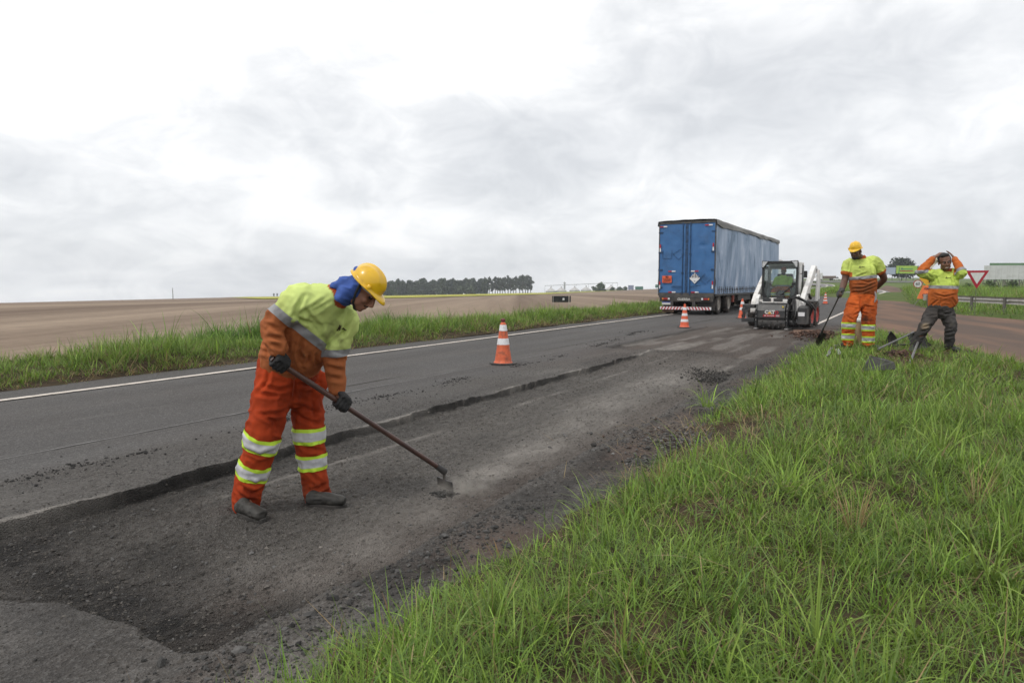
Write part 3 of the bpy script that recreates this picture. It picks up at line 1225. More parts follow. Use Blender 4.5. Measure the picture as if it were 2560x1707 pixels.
G = Grass()
for (y0, y1, dens, per, Lm, w, segs, spread) in ((0.9, 3.3, 290, 15, 0.205, 0.0048, 5, 0.042), (3.3, 6.0, 185, 14, 0.200, 0.0060, 4, 0.052),
                                               (6.0, 10.0, 105, 14, 0.185, 0.0092, 3, 0.07), (10.0, 20.0, 58, 14, 0.18, 0.012, 3, 0.10)):
    def kk(T, Q):
        Y = T * NY + Q * UY
        return (Y >= y0) & (Y < y1) & keep_right(T, Q)
    T, Q = scatter_ts(-2.3, 9.0, 0.2, 25, dens, kk)
    pat = patch(T, Q, 81)
    tall = np.clip(0.82 + 0.55 * pat + 0.35 * patch(T, Q, 82, 2.5), 0.35, 1.7) * (0.55 + 0.45 * sstep(-1.9, -1.2, T))
    dry = np.clip(0.05 + 0.22 * sstep(0.25, 0.8, patch(T, Q, 83, 1.1)) + 0.8 * bare(T, Q) ** 1.5, 0, 0.9)
    # a low mat of short leaves, then the standing tufts
    wp = world_right(T, Q)
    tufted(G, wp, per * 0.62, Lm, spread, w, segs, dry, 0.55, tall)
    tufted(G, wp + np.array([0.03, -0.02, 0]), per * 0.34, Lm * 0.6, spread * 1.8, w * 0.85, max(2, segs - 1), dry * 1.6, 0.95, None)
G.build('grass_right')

# separate broad-leaved tussocks standing above the sward near the camera
m_t = 0


def tussock(px, py, z, n, L, w, spread=0.05):
    p = P(px, py, z)
    Gt = Grass()
    tufted(Gt, np.array([[p.x, p.y, z - 0.02]]), n, L, spread, w, 7, 0.0, 0.62)
    return Gt


tus = [(2040, 1640, 0.22, 40, 0.31, 0.0085, 'tall tussock with the longest broad blades, lowest in the picture'),
       (1800, 1560, 0.22, 34, 0.26, 0.0085, 'broad bladed tussock left of the tallest grass clump'),
       (1960, 1230, 0.24, 90, 0.34, 0.007, 'upright bright green tussock near the middle of the verge'),
       (1700, 1270, 0.14, 70, 0.30, 0.0065, 'dense tussock beside the bare gravel patch'),
       (1770, 1010, 0.10, 60, 0.30, 0.0075, 'tussock overhanging the edge of the dug-up lane'),
       (2480, 1440, 0.26, 36, 0.28, 0.0085, 'broad leaved tussock at the right edge of the picture'),
       (1560, 1690, 0.16, 50, 0.22, 0.0095, 'low tussock of wide leaves at the bottom edge'),
       (2350, 1130, 0.27, 70, 0.33, 0.008, 'tussock standing alone right of the middle of the verge')]
for px, py, z, n, L, w, lab in tus:
    tussock(px, py, z, n, L, w).build('grass_tussock', lab, 'grass tussock', 'thing')

# left verge
G = Grass()


def keep_left(T, Q):
    ed = -10.12 + 0.16 * n2(Q * 0.9, 0 * Q, 3, 84) + 0.05 * n2(Q * 4, 0 * Q, 2, 85)
    bk = -12.9 + 0.5 * n2(Q * 0.5, 0 * Q, 3, 86)
    return (T < ed) & (T > bk) & (rng.random(len(T)) < 0.25 + 0.75 * sstep(0, 0.4, ed - T))


for (s0, s1, dens, per, Lm, w, segs, spread) in ((1, 14, 64, 13, 0.255, 0.0085, 4, 0.09), (14, 30, 40, 12, 0.27, 0.012, 3, 0.11), (30, 60, 20, 11, 0.30, 0.022, 2, 0.16), (60, 92, 8, 10, 0.35, 0.04, 2, 0.25)):
    T, Q = scatter_ts(-13.6, -9.9, s0, s1, dens, keep_left)
    z = left_h(T, Q)
    wp = np.stack([T * NX + Q * UX, T * NY + Q * UY, z], 1)
    d = sstep(-10.0, -10.9, T)
    tall = (0.45 + 0.55 * d) * np.clip(0.95 + 0.5 * patch(T, Q, 87, 0.6), 0.5, 1.7)
    dry = np.clip(0.55 * (1 - d) + 0.10 + 0.25 * sstep(0.2, 0.7, patch(T, Q, 88, 0.9)), 0, 0.85)
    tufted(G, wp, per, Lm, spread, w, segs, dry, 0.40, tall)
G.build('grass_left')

# coarse bushy weeds rising above the left verge
G = Grass()
T = rng.uniform(-13.0, -11.9, 260)
Q = 10 + rng.normal(0, 1.0, 260)
Q = np.where(rng.random(260) < 0.5, Q, 15.3 + rng.normal(0, 0.9, 260))
wp = np.stack([T * NX + Q * UX, T * NY + Q * UY, left_h(T, Q)], 1)
tufted(G, wp, 16, 0.40, 0.12, 0.013, 4, 0.05, 0.45, np.clip(rng.normal(1.0, 0.2, 260), 0.5, 1.4), np.array([0.72, 0.85, 0.85]))
G.build('roadside_weeds')

# verge beyond the earth track
G = Grass()
n = 15000
X = rng.uniform(15, 62, n)
Y = rng.uniform(16, 105, n)
px = 1280 + FPX * X / Y
fy = np.interp(px, pd, YfD)
k = (Y > fy + 0.15) & (px < 3100) & (px > 2195)
k &= rng.random(n) < np.clip((45.0 / Y) ** 0.7, 0, 1)
X, Y = X[k], Y[k]
wp = np.stack([X, Y, far_h(X, Y)], 1)
tall = np.clip(1.0 + 0.45 * patch(X, Y, 89, 0.25), 0.5, 1.6) * (1 + 0.35 * sstep(40, 60, Y) * sstep(24, 30, X))
dr = 0.10 + 0.2 * (patch(X, Y, 90, 0.15) > 0.25)
tufted(G, wp, 11, 0.42, 0.22, 0.030, 2, dr, 0.4, tall)
G.build('grass_beyond')
# strip of grass inside the bend of the main road
G = Grass()
pp = [PT(rng.uniform(1960, 2140), 0) if False else None]
n = 2600
a = rng.uniform(1940, 2150, n)
b = np.interp(a, [1940, 2030, 2127, 2150], [752, 740.5, 727, 724]) - rng.uniform(0, 1, n) ** 1.3 * 12
pts = []
for q in range(n):
    p = PT(a[q], b[q])
    pts.append((p.x, p.y, p.z))
tufted(G, np.array(pts), 7, 0.45, 0.35, 0.06, 2, 0.12, 0.4)
G.build('grass_inside_bend')

# ------------------------------------------------------------------ loose stone
ICO_V = []
ph = (1 + 5 ** 0.5) / 2
for a_, b_ in ((-1, ph), (1, ph), (-1, -ph), (1, -ph)):
    ICO_V += [(a_, b_, 0)]
for a_, b_ in ((-1, ph), (1, ph), (-1, -ph), (1, -ph)):
    ICO_V += [(0, a_, b_)]
for a_, b_ in ((-1, ph), (1, ph), (-1, -ph), (1, -ph)):
    ICO_V += [(b_, 0, a_)]
ICO_V = np.array(ICO_V) / np.linalg.norm(ICO_V[0])
ICO_F = np.array([(0, 11, 5), (0, 5, 1), (0, 1, 7), (0, 7, 10), (0, 10, 11), (1, 5, 9), (5, 11, 4), (11, 10, 2), (10, 7, 6), (7, 1, 8), (3, 9, 4), (3, 4, 2), (3, 2, 6), (3, 6, 8), (3, 8, 9), (4, 9, 5), (2, 4, 11), (6, 2, 10), (8, 6, 7), (9, 8, 1)])
OCT_V = np.array([(1, 0, 0), (-1, 0, 0), (0, 1, 0), (0, -1, 0), (0, 0, 1), (0, 0, -1)], float)
OCT_F = np.array([(0, 2, 4), (2, 1, 4), (1, 3, 4), (3, 0, 4), (2, 0, 5), (1, 2, 5), (3, 1, 5), (0, 3, 5)])
m_stone = mat('crushed_stone', None, (0.7, 0.7, 0.7), attr='Col', scale=40, rough=0.9, spec=0.25)


def stones(name, pos, size, cols, ico=True):
    BV, BF = (ICO_V, ICO_F) if ico else (OCT_V, OCT_F)
    n = len(pos)
    sc = size[:, None] * rng.uniform(0.6, 1.25, (n, 3)) * np.array([1, 1, 0.75])
    jit = 1 + rng.normal(0, 0.20, (n, len(BV), 1))
    a = rng.uniform(0, 6.28, n)
    V = BV[None] * jit * sc[:, None, :]
    x = V[..., 0] * np.cos(a)[:, None] - V[..., 1] * np.sin(a)[:, None]
    y = V[..., 0] * np.sin(a)[:, None] + V[..., 1] * np.cos(a)[:, None]
    V = np.stack([x, y, V[..., 2]], -1) + pos[:, None, :]
    F = BF[None] + (np.arange(n) * len(BV))[:, None, None]
    me = np_mesh(name, V.reshape(-1, 3), F.reshape(-1, 3), False, np.repeat(cols, len(BV), 0))
    o = link(name, me, m_stone)
    o['kind'] = 'stuff'
    return o


def stone_cols(n):
    g = np.exp(rng.normal(math.log(0.098), 0.30, n))
    return np.clip(np.stack([g * 1.03, g, g * 0.97], 1), 0.012, 0.42)


def dust_at(T, Q):
    i = np.clip(np.searchsorted(ts_, T), 0, len(ts_) - 1)
    j = np.clip(np.searchsorted(ss, Q), 0, len(ss) - 1)
    return np.clip(dust[j, i], 0, 1)


def trench_pts(n, fn):
    T = rng.uniform(-4.9, -1.75, n)
    Q = 1.0 + (16 - 1.0) * rng.random(n) ** 1.9
    d1, w2, le, ri, ne = trench_depth(T, Q)
    pr = fn(T, Q, d1, le, ri)
    k = rng.random(n) < pr
    T, Q = T[k], Q[k]
    return np.stack([T * NX + Q * UX, T * NY + Q * UY, trench_z(T, Q) + 0.001], 1), T, Q


def pr_stone(T, Q, d1, le, ri):
    base = 0.22 * d1 + 0.05
    base += 0.45 * d1 * np.clip(n2(T * 2.4, Q * 1.2, 3, 91), 0, 1)
    base += 0.6 * np.exp(-((T + 4.2) / 0.35) ** 2 - ((Q - 2.3) / 0.8) ** 2) + 0.5 * np.exp(-((T + 3.0) / 0.9) ** 2 - ((Q - 1.8) / 0.3) ** 2)
    base += 0.5 * np.exp(-((T + 2.08) / 0.16) ** 2) + 0.5 * np.exp(-((T + 4.0) / 0.8) ** 2 - ((Q - 13.9) / 0.6) ** 2)
    base += 0.35 * np.exp(-((T - tipT) / 0.3) ** 2 - ((Q - tipS) / 0.3) ** 2)
    return np.clip(base, 0, 1)


p, T, Q = trench_pts(88000, pr_stone)
sz = np.exp(rng.normal(math.log(0.0040), 0.45, len(p))) * (1 + 0.05 * Q)
c = stone_cols(len(p)) * (0.75 + 1.4 * dust_at(T, Q))[:, None] * np.array([1.03, 0.97, 0.90])
stones('fine_gravel', p, np.clip(sz, 0.002, 0.016), c, False)
n = 4200
Q = 1.0 + 13 * rng.random(n) ** 1.5
T = -2.02 + rng.normal(0, 0.13, n)
k = rng.random(n) < np.clip(0.45 + 0.9 * n2(T * 2, Q * 1.2, 3, 94), 0.05, 1)
T, Q = T[k], Q[k]
p = np.stack([T * NX + Q * UX, T * NY + Q * UY, np.maximum(trench_z(T, Q), verge_h(T, Q)) + 0.002], 1)
stones('edge_rubble', p, np.clip(np.exp(rng.normal(math.log(0.0068), 0.5, len(p))), 0.003, 0.026), stone_cols(len(p)) * 0.62, True)
p, T, Q = trench_pts(4200, pr_stone)
sz = np.exp(rng.normal(math.log(0.0072), 0.35, len(p))) * (1 + 0.02 * Q)
stones('coarse_gravel', p, np.clip(sz, 0.005, 0.026), stone_cols(len(p)) * (0.8 + 1.2 * dust_at(T, Q))[:, None], True)
# grit lying on the lane beside the cut
n = 16000
Q = 1.2 + 14 * rng.random(n) ** 1.7
T = T_LIP - np.abs(rng.normal(0, 0.38, n)) - 0.02
k = rng.random(n) < np.clip(0.35 + 1.0 * n2(T * 2.5, Q * 0.8, 3, 95), 0.02, 1)
T, Q = T[k], Q[k]
p = np.stack([T * NX + Q * UX, T * NY + Q * UY, trench_z(T, Q) + 0.001], 1)
stones('lane_grit', p, np.clip(np.exp(rng.normal(math.log(0.0032), 0.45, len(p))) * (1 + 0.06 * Q), 0.0015, 0.012), stone_cols(len(p)) * 0.9, False)
# crumbs of bitumen in a ragged row on the open lane
n = 4200
Q = rng.uniform(1.2, 20, n)
T = -5.55 + 0.10 * n2(Q * 0.7, 0 * Q, 3, 92) - 0.035 * Q * (Q > 8) * ((Q - 8) / 6) + rng.normal(0, 0.07, n) * rng.choice([0.4, 1, 3], n)
k = rng.random(n) < np.clip(0.35 + 1.2 * n2(Q * 1.1, 0 * Q + 3, 3, 93), 0.03, 1)
T, Q = T[k], Q[k]
p = np.stack([T * NX + Q * UX, T * NY + Q * UY, np.zeros(len(T)) + 0.004], 1)
stones('bitumen_crumbs', p, np.clip(np.exp(rng.normal(math.log(0.0060), 0.5, len(p))), 0.002, 0.020), stone_cols(len(p)) * 0.42, True)

# ------------------------------------------------------------------ traffic cones
m_cone = mat('cone_orange', (0.62, 0.135, 0.055), (0.52, 0.105, 0.045), scale=14, rough=0.55, dirt=(0.10, 0.055, 0.04, 0.75), dscale=9, dlo=0.52, dhi=0.72)
m_cone2 = mat('cone_orange_bright', (0.70, 0.130, 0.060), (0.62, 0.110, 0.050), scale=14, rough=0.5, dirt=(0.2, 0.07, 0.04, 0.6), dscale=9, dlo=0.56, dhi=0.76)
m_sheet = mat('reflective_white', (0.74, 0.74, 0.76), (0.62, 0.62, 0.63), scale=20, rough=0.45, dirt=(0.33, 0.30, 0.28, 0.6), dscale=16, dlo=0.55, dhi=0.75)
m_rubber = mat('black_rubber', (0.028, 0.027, 0.027), (0.055, 0.052, 0.050), scale=12, rough=0.75, dirt=(0.12, 0.10, 0.085, 0.6), dscale=8)
m_knob = mat('cone_top', (0.20, 0.045, 0.045), (0.13, 0.03, 0.035), scale=20, rough=0.6)


def cone(p, label, bands, m, h=0.80, rz=0.2):
    e = empty('traffic_cone', p, rz, label, 'cone', 'traffic cones along the works')
    k = h / 0.8

    def rad(z):
        return (0.150 - (z - 0.05) * (0.098 / 0.66)) * k
    b = MB()
    b.prism([(math.cos(math.pi / 4 * i + math.pi / 8) * (0.25 if i % 2 else 0.245) * k, math.sin(math.pi / 4 * i + math.pi / 8) * 0.245 * k) for i in range(8)], 0, 0.030 * k, 'z')
    b.build('base', m_rubber, e, bevel=0.008)
    prof = [(rad(0.05) + 0.020 * k, 0.030 * k), (rad(0.05) + 0.006 * k, 0.052 * k)]
    for z in np.linspace(0.06, 0.70, 22):
        d = 0.0
        for zz in (0.165, 0.27):
            if abs(z - zz) < 0.012:
                d = 0.004
        prof.append((rad(z) - d, z * k))
    prof += [(0.046 * k, 0.715 * k), (0.030 * k, 0.735 * k)]
    MB().lathe(prof, 28).build('body', m, e, smooth=True)
    MB().lathe([(0.026 * k, 0.733 * k), (0.034 * k, 0.750 * k), (0.040 * k, 0.768 * k), (0.036 * k, 0.788 * k), (0.018 * k, 0.80 * k)], 18).build('top_knob', m_knob if m is m_cone else m, e, smooth=True)
    for z0, z1 in bands:
        MB().lathe([(rad(z0) + 0.0005, z0 * k), (rad(z0) + 0.003, z0 * k + 0.002), (rad(z1) + 0.003, z1 * k - 0.002), (rad(z1) + 0.0005, z1 * k)], 28, close=False).build('reflective_band', m_sheet, e, smooth=True)
    return e


B2 = [(0.585, 0.690), (0.345, 0.455)]
B3 = [(0.60, 0.69), (0.40, 0.49), (0.20, 0.29)]
cone(P(1258, 910, 0.0), 'nearest orange cone with two white bands standing alone on the open lane', B2, m_cone)
cone(P(1711, 819, 0.0), 'striped cone with three white bands behind the blue truck', B3, m_cone2, 0.76, 0.5)
cone(P(1855, 796, 0.0), 'cone half hidden behind the left side of the skid steer', B2, m_cone2, 0.80, 0.9)
pc_ = PT(2063, 760)
cone(pc_ + Vector((0, 0, 0.01)), 'small far cone on the lane between the skid steer and the helmeted worker', B3, m_cone2, 0.78, 0.1)

# ------------------------------------------------------------------ truck trailer
m_blue = mat('door_blue', (0.034, 0.118, 0.290), (0.046, 0.148, 0.345), scale=2.2, detail=6, rough=0.45, bump=0.25, bscale=2.4, bdist=0.05,
             dirt=(0.030, 0.060, 0.115, 0.7), dscale=1.6, dlo=0.52, dhi=0.80)
m_bluedk = mat('lock_bar_blue', (0.022, 0.070, 0.170), (0.012, 0.030, 0.065), scale=8, rough=0.5)
m_dark = mat('dark_steel', (0.030, 0.029, 0.029), (0.060, 0.056, 0.053), scale=5, rough=0.6, dirt=(0.11, 0.085, 0.065, 0.55), dscale=4)
m_frame = mat('sooty_frame', (0.040, 0.040, 0.042), (0.085, 0.080, 0.075), scale=4, rough=0.7)
m_black = mat('black_paint', (0.011, 0.011, 0.012), (0.020, 0.020, 0.021), scale=6, rough=0.42, dirt=(0.09, 0.085, 0.08, 0.4), dscale=7)
m_red = mat('red_lens', (0.34, 0.018, 0.022), (0.24, 0.012, 0.018), scale=9, rough=0.3, coat=0.5)
m_amber = mat('amber_lens', (0.62, 0.19, 0.03), None, rough=0.3, coat=0.5)
m_white = mat('white_paint', (0.66, 0.66, 0.655), (0.56, 0.555, 0.54), scale=5, rough=0.4, dirt=(0.30, 0.26, 0.22, 0.45), dscale=4, dlo=0.55, dhi=0.8)
m_tyre = mat('tyre_rubber', (0.020, 0.019, 0.019), (0.048, 0.043, 0.040), scale=10, rough=0.85, dirt=(0.115, 0.085, 0.068, 0.65), dscale=5, dlo=0.45, dhi=0.7)
m_rimg = mat('dusty_rim', (0.30, 0.28, 0.25), (0.20, 0.17, 0.14), scale=9, rough=0.6, metal=0.2)
m_placard = mat('placard_orange', (0.72, 0.125, 0.045), (0.62, 0.10, 0.04), scale=10, rough=0.5)
m_ink = mat('black_ink', (0.03, 0.012, 0.012), None, rough=0.6)
m_letter = mat('letter_white', (0.62, 0.61, 0.58), (0.45, 0.44, 0.42), scale=30, rough=0.5)
m_plateblue = mat('plate_blue', (0.03, 0.06, 0.32), None, rough=0.4)
m_redtape = mat('red_tape', (0.42, 0.02, 0.035), (0.34, 0.02, 0.03), scale=20, rough=0.4)
m_galv = mat('galvanised', (0.46, 0.44, 0.41), (0.34, 0.32, 0.29), scale=6, rough=0.5, metal=0.25, dirt=(0.25, 0.20, 0.15, 0.55), dscale=1.6, dlo=0.45, dhi=0.7)


def curtain_mat():
    m, nt, N, L, b = _new('faded_curtain')
    tc = N.new('ShaderNodeTexCoord')

    def noise(scale, detail, st, rough=0.6, dist=0.0):
        mp = N.new('ShaderNodeMapping')
        mp.inputs['Scale'].default_value = st
        L(tc.outputs['Object'], mp.inputs[0])
        n = N.new('ShaderNodeTexNoise')
        n.inputs['Scale'].default_value = scale
        n.inputs['Detail'].default_value = detail
        n.inputs['Roughness'].default_value = rough
        n.inputs['Distortion'].default_value = dist
        L(mp.outputs[0], n.inputs['Vector'])
        return n.outputs[0]
    r = N.new('ShaderNodeValToRGB')
    e = r.color_ramp.elements
    e[0].position = 0.33
    e[0].color = (0.050, 0.110, 0.190, 1)
    e[1].position = 0.70
    e[1].color = (0.58, 0.64, 0.74, 1)
    k = e.new(0.46)
    k.color = (0.240, 0.325, 0.460, 1)
    k = e.new(0.56)
    k.color = (0.335, 0.415, 0.550, 1)
    L(noise(0.75, 8, (1, 1, 0.50), 0.66, 0.8), r.inputs[0])
    r2 = N.new('ShaderNodeValToRGB')
    e = r2.color_ramp.elements
    e[0].position = 0.40
    e[0].color = (0.80, 0.84, 0.88, 1)
    e[1].position = 0.62
    e[1].color = (1.12, 1.10, 1.08, 1)
    L(noise(3.6, 7, (1, 1, 0.12), 0.7), r2.inputs[0])
    x = N.new('ShaderNodeMixRGB')
    x.blend_type = 'MULTIPLY'
    x.inputs[0].default_value = 1.0
    L(r.outputs[0], x.inputs[1])
    L(r2.outputs[0], x.inputs[2])
    L(x.outputs[0], b.inputs['Base Color'])
    b.inputs['Roughness'].default_value = 0.55
    return m


m_curtain = curtain_mat()
m_tarp = mat('roof_tarp', (0.28, 0.275, 0.265), (0.17, 0.165, 0.16), scale=2, rough=0.8, stretch=(1, 0.3, 1), dirt=(0.08, 0.08, 0.08, 0.6), dscale=3)


def wheel(parent, x, y, r, w, mt, mr, name='wheel', dish=0.05, n=32, lugs=0, out=1):
    """axle along x; rim dish faces out"""
    M = Matrix.Translation((x, y, r)) @ Matrix.Rotation(math.pi / 2 * out, 4, 'Y')
    b = MB()
    b.lathe([(r * 0.60, -w / 2 + 0.01), (r * 0.80, -w / 2), (r * 0.95, -w / 2 + w * 0.08), (r, -w * 0.30), (r, w * 0.30), (r * 0.95, w / 2 - w * 0.08), (r * 0.80, w / 2), (r * 0.60, w / 2 - 0.012)], n, M, close=False)
    if lugs:
        for k in range(lugs):
            a = 2 * math.pi * k / lugs
            for sgn in (-1, 1):
                Mk = M @ Matrix.Rotation(a + (0.5 * 2 * math.pi / lugs if sgn > 0 else 0), 4, 'Z') @ Matrix.Translation((r * 0.985, 0, sgn * w * 0.25)) @ Matrix.Rotation(0.55 * sgn, 4, 'X')
                b.cbox((0, 0, 0), (r * 0.085, 0.045, w * 0.48), Mk)
    t = b.build(name, mt, parent, smooth=True)
    rim = MB().lathe([(r * 0.61, w / 2 - 0.010), (r * 0.57, w / 2 - 0.02), (r * 0.53, w / 2 - dish), (r * 0.34, w / 2 - dish * 1.6), (r * 0.30, w / 2 - dish * 0.7), (r * 0.16, w / 2 - dish * 0.5), (r * 0.01, w / 2 - dish * 0.45)], n, M, close=False)
    rim.build('rim', mr, t, smooth=True)
    return t


def truck():
    TR = -7.45
    s0 = (30.6 + TR * 0.5) / 0.866
    loc = TS(TR - 1.3, s0)
    e = empty('freight_truck', (loc.x, loc.y, 0.0), RZ, 'blue box trailer truck with faded side curtain driving away beyond the cones', 'truck')
    Wd, Ln, F, H = 1.30, 17.0, 0.98, 4.22
    # rear doors
    for sx, nm in ((-1, 0), (1, 1)):
        x0, x1 = (-Wd + 0.045, -0.062) if sx < 0 else (0.062, Wd - 0.045)
        nx, nz = 24, 44
        xs = np.linspace(x0, x1, nx)
        zs = np.linspace(F + 0.02, H - 0.10, nz)
        X, Z = np.meshgrid(xs, zs)
        D = 0.012 * n2(X * 1.6 + 5 * nm, Z * 1.3, 3, 101) - 0.03 * np.exp(-((X - sx * 0.75) / 0.25) ** 2 - ((Z - 1.5) / 0.22) ** 2)
        if sx > 0:
            D -= 0.05 * np.exp(-((X - 0.72) / 0.13) ** 2 - ((Z - 3.13) / 0.05) ** 2) + 0.04 * np.exp(-((X - 0.62) / 0.2) ** 2 - ((Z - 1.32) / 0.05) ** 2)
        V = np.stack([X.ravel(), (-0.0 - D).ravel(), Z.ravel()], 1)
        d = link('door', np_mesh('door', V, grid_faces(nz, nx)[:, ::-1]), m_blue, e)
        b = MB()
        bx = sx * 0.17
        b.tube([(bx, -0.035, F - 0.06), (bx, -0.035, H - 0.04)], 0.020, 8)
        for z in (F + 0.05, 1.9, 2.75, H - 0.12):
            b.cbox((bx, -0.03, z), (0.09, 0.04, 0.07))
        b.build('lock_bar', m_bluedk, d)
        MB().tube([(bx, -0.06, 1.28), (bx + sx * 0.22, -0.07, 1.30), (bx + sx * 0.50, -0.05, 1.33 if sx > 0 else 1.28)], 0.017, 6).build('door_handle', m_bluedk, d)
        for z in (1.25, 2.05, 2.85, 3.75):
            MB().cbox((sx * (Wd - 0.09), -0.022, z), (0.20, 0.03, 0.055)).build('hinge', m_bluedk, d)
    MB().box((-0.055, -0.012, F + 0.02), (0.055, 0.02, H - 0.10)).build('centre_seal', m_bluedk, e)
    b = MB()
    for sx in (-1, 1):
        b.box((min(sx * Wd, sx * (Wd - 0.04)), -0.03, F - 0.04), (max(sx * Wd, sx * (Wd - 0.04)), 0.06, H))
    b.box((-Wd + 0.041, -0.03, H - 0.095), (Wd - 0.041, 0.05, H + 0.005))
    b.box((-Wd + 0.041, -0.03, F - 0.20), (Wd - 0.041, 0.05, F + 0.012))
    b.build('rear_frame', m_frame, e, bevel=0.006)
    # box walls behind the curtains
    MB().box((-Wd + 0.03, 0.08, F - 0.05), (Wd - 0.05, Ln, H - 0.05)).build('load_box', m_bluedk, e)
    # curtains with hanging folds
    for sx in (1, -1):
        ny, nz = 240, 46
        ys = np.linspace(0.03, Ln, ny)
        zs = np.linspace(F - 0.03, H - 0.20, nz)
        Yg, Zg = np.meshgrid(ys, zs)
        low = sstep(2.4, 1.0, Zg)
        D = 0.020 * n2(Yg * 1.4, Zg * 0.35, 3, 103) + low * 0.035 * n2(Yg * 4.5, Zg * 0.8, 3, 104)
        D += 0.05 * low * np.exp(-(Yg / 1.2) ** 2) * np.sin(Yg * 16 + Zg * 5) + 0.03 * sstep(0.2, 3, Yg) * np.sin(np.pi * (Zg - F) / 3.2)
        V = np.stack([(sx * (Wd + 0.005 + D)).ravel(), Yg.ravel(), Zg.ravel()], 1)
        f = grid_faces(nz, ny)
        c = link('side_curtain', np_mesh('side_curtain', V, f if sx > 0 else f[:, ::-1]), m_curtain, e)
        if sx > 0:
            ms = None
            for k in range(44):
                y = 0.35 + k * 0.375 + random.uniform(-0.05, 0.05)
                if ms is None:
                    b = MB()
                    b.box((-0.006, -0.022, -0.30), (0.010, 0.022, 0.0))
                    b.box((0.010, -0.032, -0.17), (0.030, 0.032, -0.09))
                    so = b.build('strap', m_dark, c)
                    ms = so.data
                else:
                    so = bpy.data.objects.new('strap', ms)
                    COL.objects.link(so)
                    so.parent = c
                so.location = (Wd + 0.055, y, F + 0.30 + random.uniform(-0.03, 0.03))
                so.rotation_euler = (random.uniform(-0.12, 0.12), 0, 0)
    MB().box((Wd - 0.02, 0.05, F - 0.12), (Wd + 0.02, Ln, F - 0.035)).box((-Wd - 0.02, 0.05, F - 0.12), (-Wd + 0.02, Ln, F - 0.035)).build('side_rail', m_dark, e)
    # roof with loose, sagging tarpaulin edge
    ny, nx = 90, 22
    ys = np.linspace(-0.06, Ln + 0.08, ny)
    ua = np.linspace(-1, 1, nx)
    U, Yg = np.meshgrid(ua, ys)
    sag = 0.05 * n2(Yg * 0.7, U * 2, 3, 105)
    edge = np.clip((np.abs(U) - 0.80) / 0.20, 0, 1)
    Xr = np.sign(U) * np.minimum(np.abs(U) / 0.80, 1) * (Wd + 0.03) + np.sign(U) * edge * 0.03
    Zr = H + 0.03 - edge * (0.24 + 0.06 * n2(Yg * 1.1, np.sign(U) * 3, 3, 106)) + sag * (0.3 + 0.4 * (1 - np.abs(U))) + 0.05 * (1 - U * U)
    link('roof_tarp', np_mesh('roof_tarp', np.stack([Xr.ravel(), Yg.ravel(), Zr.ravel()], 1), grid_faces(ny, nx)), m_tarp, e)
    # chassis, mudguards, bumper, lights, plate
    b = MB()
    for sx in (-1, 1):
        b.box((sx * 0.45 - 0.07, 0.1, 0.55), (sx * 0.45 + 0.07, Ln, F - 0.13))
    for y in (0.45, 4.6, 8, 11, 14):
        b.box((-1.15, y, 0.72), (1.15, y + 0.08, F - 0.13))
    b.build('chassis', m_dark, e)
    b = MB()
    b.box((-1.22, -0.02, 0.60), (1.22, 0.10, F - 0.205))
    b.box((-0.72, -0.03, 0.34), (-0.58, 0.12, 0.62)).box((0.30, -0.03, 0.34), (0.44, 0.12, 0.62))
    b.build('rear_crossmember', m_dark, e)
    bump = MB().box((-1.18, -0.06, 0.23), (1.16, 0.02, 0.36)).build('bumper_bar', m_sheet, e)
    for k in range(16):
        x = -1.15 + k * 0.143 + (0.07 if k >= 8 else 0)
        sl = 0.07 if k < 8 else -0.07
        MB().prism([(x, 0.232), (x + 0.068, 0.232), (x + 0.068 + sl, 0.358), (x + sl, 0.358)], -0.066, -0.0615, 'y').build('red_stripe', m_redtape, bump)
    MB().box((-1.10, 0.03, 0.0 + 0.10), (-0.55, 0.05, 0.23)).build('mud_flap', m_dirt, e)
    MB().prism([(0.42, 0.20), (1.26, 0.20), (1.26, 0.72), (0.46, 0.58)], 0.25, 0.28, 'y').build('mud_flap', m_dark, e)
    for sx in (-1, 1):
        L_ = MB().box((sx * 0.90 - 0.20, -0.065, 0.675), (sx * 0.90 + 0.20, -0.022, 0.775)).build('tail_light', m_black, e)
        MB().cbox((sx * 0.92, -0.071, 0.725), (0.20, 0.012, 0.085)).build('red_lens', m_red, L_)
        MB().cbox((sx * 1.055, -0.071, 0.725), (0.06, 0.012, 0.085)).build('amber_lens', m_amber, L_)
        MB().cbox((sx * 0.765, -0.071, 0.725), (0.08, 0.012, 0.085)).build('white_lens', m_sheet, L_)
    pl = MB().cbox((-0.90, -0.03, 0.515), (0.40, 0.02, 0.13)).build('number_plate', m_letter, e)
    MB().cbox((-0.90, -0.043, 0.562), (0.40, 0.005, 0.036)).build('plate_band', m_plateblue, pl)
    text_mesh('maker_lettering', 'GUERRA', 0.155, m_letter, e, Matrix.Translation((-0.08, -0.035, 0.70)) @ Matrix.Rotation(math.pi / 2, 4, 'X'), 0.003, 0.004)
    # red and white marker strips
    for x, z, v, flip in ((-1.08, 4.02, 0, 0), (0.98, 4.02, 0, 0), (-1.22, 3.05, 1, 0), (1.20, 3.05, 1, 0), (-0.66, 1.98, 0, 0), (0.40, 1.98, 0, 1), (-1.22, 1.36, 1, 0), (1.20, 1.36, 1, 0), (-0.64, 1.03, 0, 0), (0.42, 1.03, 0, 0)):
        h = 0.17
        a = (0.06, 0.008, h) if v else (h, 0.008, 0.055)
        st = MB().cbox((x, -0.048, z), (0.06 if v else 2 * h, 0.006, 2 * h if v else 0.055)).build('marker_strip', m_sheet, e)
        off = (0, 0, h / 2) if v else (h / 2 if flip else -h / 2, 0, 0)
        MB().cbox((x + off[0], -0.053, z + off[2]), a).build('red_half', m_redtape, st)
